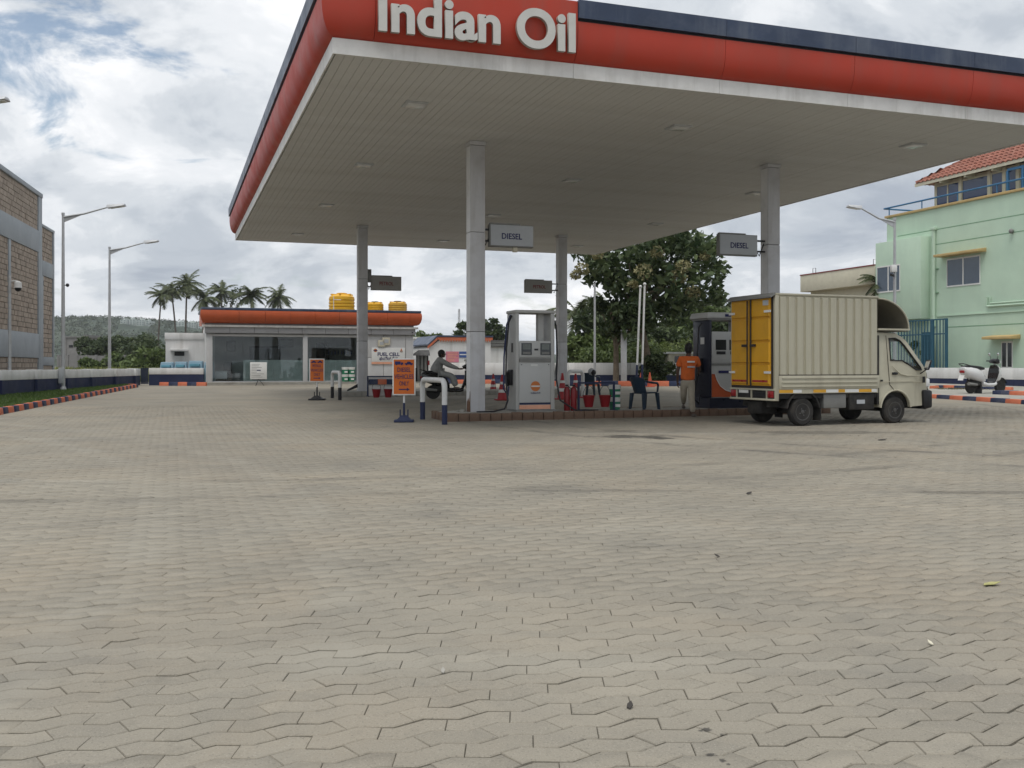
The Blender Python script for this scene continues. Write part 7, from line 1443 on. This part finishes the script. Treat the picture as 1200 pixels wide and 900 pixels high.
    k = MB(); k.M = st; loft(k, [(-0.10, 0.97, 0.05, 0.14), (-0.02, 0.985, 0.075, 0.19), (0.08, 0.975, 0.085, 0.15), (0.13, 0.965, 0.06, 0.09)]); k.build('handlebar_cowl', 'black_plastic' if body == 'scooter_white' else body, t, ang=60)
    k = MB(); k.M = st; k.tube([(-0.09, 0.36, 0.99), (-0.03, 0.2, 0.985), (0, 0, 0.97), (-0.03, -0.2, 0.985), (-0.09, -0.36, 0.99)], 0.018, 8); k.build('handlebar', 'black_plastic', t)
    k = MB(); k.M = st; k.ball((0.12, 0, 0.955), 0.065, 10, 7); k.build('headlamp', 'lamp_lens', t)
    for s_ in (-1, 1):
        k = MB(); k.M = st; k.tube([(-0.02, s_ * 0.22, 1.0), (-0.0, s_ * 0.26, 1.10), (-0.02, s_ * 0.30, 1.17)], 0.007, 6); k.build('mirror_stem', 'black_plastic', t); k = MB(); k.M = st; k.ball((-0.02, s_ * 0.32, 1.19), 0.06, 10, 7, (0.3, 1.1, 0.75)); k.build('mirror', 'chrome', t)
    k = MB(); loft(k, [(-0.12, 0.28, 0.08, 0.10), (0.1, 0.30, 0.12, 0.12), (0.34, 0.30, 0.09, 0.10)]); k.build('engine', 'truck_dark', t); MB().cyl((-0.25, -0.14, 0.30), (0.12, -0.13, 0.27), 0.05, 0.035, 10).build('exhaust', 'disp_dark', t); MB().box(0.28, 0.34, -0.12, 0.12, 0.0, 0.26).build('stand', 'dark_metal', t)
    MB().tube([(-0.05, 0.10, 0.24), (0.02, 0.11, 0.60)], 0.02, 8).build('shock_absorber', 'dark_metal', t)
    return t
p = gp(1137.5, 461.2, 0.09); scooter(p, R(24), 'white scooter parked on the raised strip by the boundary wall', 'scooter_white', 'scooters', steer=R(-28), scl=1.14)
pr_ = gp(507.5, 467.6); RZ = R(6); sco = scooter(pr_, RZ, 'black scooter ridden by the person in grey beyond the hoop barrier', 'scooter_black', 'scooters', inner='black_plastic', scl=1.06)

# ============================================================ PEOPLE (skinned skeletons)
def skin_mesh(name, J, E, sub=2, root=0):
    """J: {joint: (xyz, radius or (rx, ry))}, E: joint pairs -> smooth continuous surface"""
    names = list(J); idx = {n: i for i, n in enumerate(names)}
    me = bpy.data.meshes.new(name); me.from_pydata([J[n][0] for n in names], [(idx[a], idx[b]) for a, b in E], [])
    o = bpy.data.objects.new(name, me); COL.objects.link(o); md = o.modifiers.new('s', 'SKIN'); md.use_smooth_shade = True
    for i, n in enumerate(names):
        r_ = J[n][1]; sv = me.skin_vertices[0].data[i]; sv.radius = (r_, r_) if isinstance(r_, (int, float)) else r_; sv.use_root = i == root
    o.modifiers.new('u', 'SUBSURF').levels = sub; o.modifiers['u'].render_levels = sub
    bpy.context.view_layer.update()
    out = bpy.data.meshes.new_from_object(o.evaluated_get(bpy.context.evaluated_depsgraph_get())); bpy.data.objects.remove(o); out.name = name
    out.polygons.foreach_set('use_smooth', [True] * len(out.polygons)); return out
def person(name, label, loc, az, J, limbs, clothes, head, hands, face_dir, hair, scl=(1, 1, 1)):
    t = thing(name, label, 'person', loc, az)
    JJ = dict(J); E = list(limbs)
    # hands: palm with four fingers and a thumb, rooted at each wrist
    for side, (wr, d, out_, curl) in hands.items():
        d = Vector(d).normalized(); o_ = Vector(out_).normalized(); nrm = d.cross(o_).normalized(); w0 = Vector(JJ[wr][0])
        pk = side + 'palm'; JJ[pk] = (tuple(w0 + d * 0.055), (0.034, 0.018)); E.append((wr, pk))
        for fi, (off, ln) in enumerate(((-0.030, 0.060), (-0.011, 0.072), (0.009, 0.068), (0.028, 0.052))):
            b0 = w0 + d * 0.095 + o_ * off; k1, k2 = f'{side}f{fi}a', f'{side}f{fi}b'; k3 = f'{side}f{fi}c'
            m1 = b0 + (d * math.cos(curl * 0.5) + nrm * math.sin(curl * 0.5)) * ln * 0.55; m2 = m1 + (d * math.cos(curl) + nrm * math.sin(curl)) * ln * 0.5
            JJ[k1] = (tuple(b0), 0.0095); JJ[k2] = (tuple(m1), 0.0088); JJ[k3] = (tuple(m2), 0.0070); E += [(pk, k1), (k1, k2), (k2, k3)]
        t1 = w0 + d * 0.03 - o_ * 0.035 + nrm * 0.01; t2 = t1 + (d * 0.7 - o_ * 0.55 + nrm * 0.4).normalized() * 0.045; t3 = t2 + (d * 0.9 + nrm * 0.4).normalized() * 0.03
        JJ[side + 't1'] = (tuple(t1), 0.012); JJ[side + 't2'] = (tuple(t2), 0.010); JJ[side + 't3'] = (tuple(t3), 0.008); E += [(pk, side + 't1'), (side + 't1', side + 't2'), (side + 't2', side + 't3')]
    me = skin_mesh('body', JJ, E); me.materials.append(M['skin']); body = link('body', me, t); t.scale = scl
    # head: skull, jaw, nose, ears, eyes, mouth
    hc = Vector(head[0]); hr = head[1]; f = Vector(face_dir).normalized(); s_ = Vector((0, 0, 1)).cross(f).normalized()
    rot = Matrix((s_, f, Vector((0, 0, 1)))).transposed().to_4x4(); k = MB(); k.M = Matrix.Translation(hc) @ rot
    k.ball((0, -0.01, 0.02), hr, 16, 12, (0.80, 0.98, 1.08)); k.ball((0, 0.025, -0.055), hr * 0.72, 14, 9, (0.80, 0.86, 0.85)); k.prism([(-0.014, hr * 0.90, -0.03), (0.014, hr * 0.90, -0.03), (0.006, hr * 0.92, 0.025), (-0.006, hr * 0.92, 0.025)], (0, 0.016, -0.004))
    for q in (-1, 1): k.ball((q * hr * 0.80, -0.012, -0.008), 0.026, 8, 6, (0.35, 0.8, 1.15))
    k.build('head', 'skin', t, ang=60)
    k = MB(); k.M = Matrix.Translation(hc) @ rot
    for q in (-1, 1): k.ball((q * 0.032, hr * 0.86, 0.012), 0.012, 8, 6)
    k.build('eyes', 'sign_white', t); k = MB(); k.M = Matrix.Translation(hc) @ rot; k.box(-0.022, 0.022, hr * 0.84, hr * 0.86, -0.062, -0.054); k.build('mouth', 'ink_red', t)
    k = MB(); k.M = Matrix.Translation(hc) @ rot; hz = hair
    k.ball((0, -0.022, 0.034), hr * 1.06, 16, 12, (0.84, 0.97, 1.05)); k.ball((0, -0.05, -0.02), hr * 0.86, 14, 9, (0.90, 0.80, 0.95)); k.build('hair', hz, t, ang=60)
    for nm, m_, Jc, Ec in clothes:
        me = skin_mesh(nm, Jc, Ec); me.materials.append(M[m_]); link(nm, me, t)
    return t
# --- attendant: local frame x = picture right, y = away from the camera; origin = his right heel on the paving
pm = gp(812, 489.0)
ih = IH
hip = (-0.10, 0.10, 0.86)
J = {'pelvis': (hip, (0.13, 0.10)), 'belly': ((-0.10, 0.09, 1.02), (0.12, 0.09)), 'chest': ((-0.09, 0.08, 1.22), (0.14, 0.095)), 'neckb': ((-0.085, 0.08, 1.36), (0.07, 0.06)), 'neck': ((-0.08, 0.085, 1.43), 0.05), 'skull': ((-0.075, 0.10, 1.50), 0.06),
     'lsh': ((-0.265, 0.07, 1.31), 0.055), 'lel': ((-0.33, 0.08, 1.03), 0.040), 'lwr': ((-0.325, 0.12, 0.80), 0.026), 'rsh': ((0.10, 0.08, 1.31), 0.055), 'rel': ((0.17, 0.16, 1.07), 0.040), 'rwr': ((0.20, 0.38, 0.97), 0.026),
     'rhip': ((-0.02, 0.10, 0.80), 0.085), 'rkn': ((-0.03, 0.03, 0.46), 0.056), 'ran': ((0.01, 0.03, 0.09), 0.038), 'lhip': ((-0.19, 0.11, 0.80), 0.085), 'lkn': ((-0.175, 0.20, 0.49), 0.056), 'lan': ((-0.13, 0.46, 0.09 + ih + 0.03), 0.038)}
Lb = [('pelvis', 'belly'), ('belly', 'chest'), ('chest', 'neckb'), ('neckb', 'neck'), ('neck', 'skull'), ('chest', 'lsh'), ('lsh', 'lel'), ('lel', 'lwr'), ('chest', 'rsh'), ('rsh', 'rel'), ('rel', 'rwr'), ('pelvis', 'rhip'), ('rhip', 'rkn'), ('rkn', 'ran'), ('pelvis', 'lhip'), ('lhip', 'lkn'), ('lkn', 'lan')]
shirt = {'a': ((-0.10, 0.10, 0.80), (0.180, 0.140)), 'b': ((-0.10, 0.095, 0.92), (0.172, 0.132)), 'c': ((-0.10, 0.085, 1.10), (0.170, 0.125)), 'd': ((-0.09, 0.08, 1.25), (0.180, 0.12)), 'e': ((-0.085, 0.08, 1.37), (0.085, 0.075)),
         'ls': ((-0.262, 0.07, 1.305), 0.080), 'le': ((-0.315, 0.078, 1.12), 0.078), 'rs': ((0.10, 0.08, 1.305), 0.080), 're': ((0.15, 0.13, 1.13), 0.078)}
sE = [('a', 'b'), ('b', 'c'), ('c', 'd'), ('d', 'e'), ('d', 'ls'), ('ls', 'le'), ('d', 'rs'), ('rs', 're')]
tro = {'w': ((-0.10, 0.10, 0.90), (0.148, 0.115)), 'x': ((-0.10, 0.10, 0.80), (0.16, 0.125)), 'rh': ((-0.02, 0.10, 0.72), 0.102), 'rk': ((-0.03, 0.03, 0.46), 0.078), 'ra': ((0.005, 0.03, 0.10), 0.068), 'lh': ((-0.18, 0.115, 0.72), 0.102), 'lk': ((-0.175, 0.20, 0.49), 0.078), 'la': ((-0.135, 0.43, 0.13 + ih + 0.03), 0.066)}
tE = [('w', 'x'), ('x', 'rh'), ('rh', 'rk'), ('rk', 'ra'), ('x', 'lh'), ('lh', 'lk'), ('lk', 'la')]
def shoe(x, y, z, ax, tip=0.0):
    d = Vector((math.sin(ax), math.cos(ax), 0)); a = Vector((x, y, z)); return {'h': (tuple(a - d * 0.05 + Vector((0, 0, 0.045 + tip))), (0.042, 0.045)), 'm': (tuple(a + d * 0.06 + Vector((0, 0, 0.040 + tip * 0.4))), (0.042, 0.038)), 't': (tuple(a + d * 0.16 + Vector((0, 0, 0.030))), (0.042, 0.028))}
man = person('person', 'person in orange shirt and khaki trousers standing at the diesel pump, seen from behind', pm, 0.0, J, Lb,
             [('shirt', 'shirt_orange', shirt, sE), ('trousers', 'khaki', tro, tE), ('shoe', 'shoe', shoe(0.01, 0.02, 0, 0.5), [('h', 'm'), ('m', 't')]), ('shoe', 'shoe', shoe(-0.13, 0.50, ih, 0.3, 0.03), [('h', 'm'), ('m', 't')])],
             ((-0.07, 0.115, 1.525), 0.105), {'l': ('lwr', (0.05, 0.15, -1), (0, 1, 0.1), 0.9), 'r': ('rwr', (0.35, 0.9, 0.1), (0, 0.1, -1), 1.2)}, (0.35, 1, -0.05), 'hair')
for z, m_ in ((1.245, 'sign_white'), (1.13, 'sign_grey')):
    k = MB(); k.M = Matrix.Translation((-0.05, -0.052 if z > 1.2 else -0.056, z)); k.box(-0.085, 0.085, -0.006, 0.01, -0.018, 0.018); k.build('shirt_print', m_, man, bevel=0.004)
# --- rider (scooter frame)
rid_o = pr_; zs = 0.86
J = {'pelvis': ((0.16, 0, 0.93), (0.12, 0.15)), 'belly': ((0.17, 0, 1.08), (0.10, 0.13)), 'chest': ((0.20, 0, 1.28), (0.105, 0.15)), 'neckb': ((0.235, 0, 1.42), (0.06, 0.07)), 'neck': ((0.25, 0, 1.47), 0.048), 'skull': ((0.27, 0, 1.53), 0.06)}
Lb = [('pelvis', 'belly'), ('belly', 'chest'), ('chest', 'neckb'), ('neckb', 'neck'), ('neck', 'skull')]
coat = {'a': ((0.06, 0, 0.88), (0.25, 0.22)), 'b': ((0.12, 0, 1.08), (0.20, 0.20)), 'c': ((0.18, 0, 1.28), (0.175, 0.20)), 'd': ((0.235, 0, 1.43), (0.09, 0.095))}; cE = [('a', 'b'), ('b', 'c'), ('c', 'd')]
trou = {'w': ((0.15, 0, 0.90), (0.14, 0.17))}; tE = []; hands = {}; sh_ = []
for n_, s_ in (('l', 1), ('r', -1)):
    J[n_ + 's'] = ((0.22, s_ * 0.19, 1.36), 0.055); J[n_ + 'e'] = ((0.50, s_ * 0.28, 1.17), 0.042); J[n_ + 'w'] = ((0.80, s_ * 0.30, 1.045), 0.028); J[n_ + 'h'] = ((0.22, s_ * 0.10, 0.90), 0.085); J[n_ + 'k'] = ((0.60, s_ * 0.16, 0.80), 0.058); J[n_ + 'a'] = ((0.66, s_ * 0.15, 0.43), 0.040)
    Lb += [('chest', n_ + 's'), (n_ + 's', n_ + 'e'), (n_ + 'e', n_ + 'w'), ('pelvis', n_ + 'h'), (n_ + 'h', n_ + 'k'), (n_ + 'k', n_ + 'a')]
    coat[n_ + 's'] = ((0.22, s_ * 0.19, 1.355), 0.10); coat[n_ + 'e'] = ((0.50, s_ * 0.28, 1.17), 0.088); coat[n_ + 'w'] = ((0.77, s_ * 0.30, 1.055), 0.050); cE += [('c', n_ + 's'), (n_ + 's', n_ + 'e'), (n_ + 'e', n_ + 'w')]
    trou[n_ + 'h'] = ((0.24, s_ * 0.11, 0.90), 0.105); trou[n_ + 'k'] = ((0.60, s_ * 0.17, 0.80), 0.115); trou[n_ + 'a'] = ((0.70, s_ * 0.17, 0.44), 0.10); tE += [('w', n_ + 'h'), (n_ + 'h', n_ + 'k'), (n_ + 'k', n_ + 'a')]
    hands[n_] = (n_ + 'w', (1, 0.1 * s_, -0.1), (0, 1, 0), 1.3); sh_.append(('shoe', 'shoe', {'h': ((0.63, s_ * 0.16, 0.385), 0.042), 'm': ((0.74, s_ * 0.165, 0.38), 0.040), 't': ((0.84, s_ * 0.17, 0.37), (0.042, 0.03))}, [('h', 'm'), ('m', 't')]))
person('person', 'person in a loose grey coat sitting on the black scooter', rid_o, RZ, J, Lb, [('coat', 'coat_grey', coat, cE), ('trousers', 'coat_grey', trou, tE)] + sh_, ((0.28, 0, 1.56), 0.112), hands, (1, -0.15, 0), 'hair', (1.04, 1.1, 0.925))

# ============================================================ AIR: thin even haze
HZ = MB().box(-1500, 1500, -35, 1250, -1.5, 62).mesh('haze', 'soil', smooth=False); HZ.materials.clear()
hm = bpy.data.materials.new('haze_air'); hm.use_nodes = True; t_ = hm.node_tree; t_.nodes.clear()
pv = t_.nodes.new('ShaderNodeVolumePrincipled'); pv.inputs['Color'].default_value = (0.86, 0.90, 0.95, 1); pv.inputs['Density'].default_value = 0.00022; pv.inputs['Anisotropy'].default_value = 0.2
t_.links.new(pv.outputs[0], t_.nodes.new('ShaderNodeOutputMaterial').inputs['Volume']); HZ.materials.append(hm)
tag(link('haze', HZ), 'thin pale haze in the distant air', 'haze', kind='stuff')
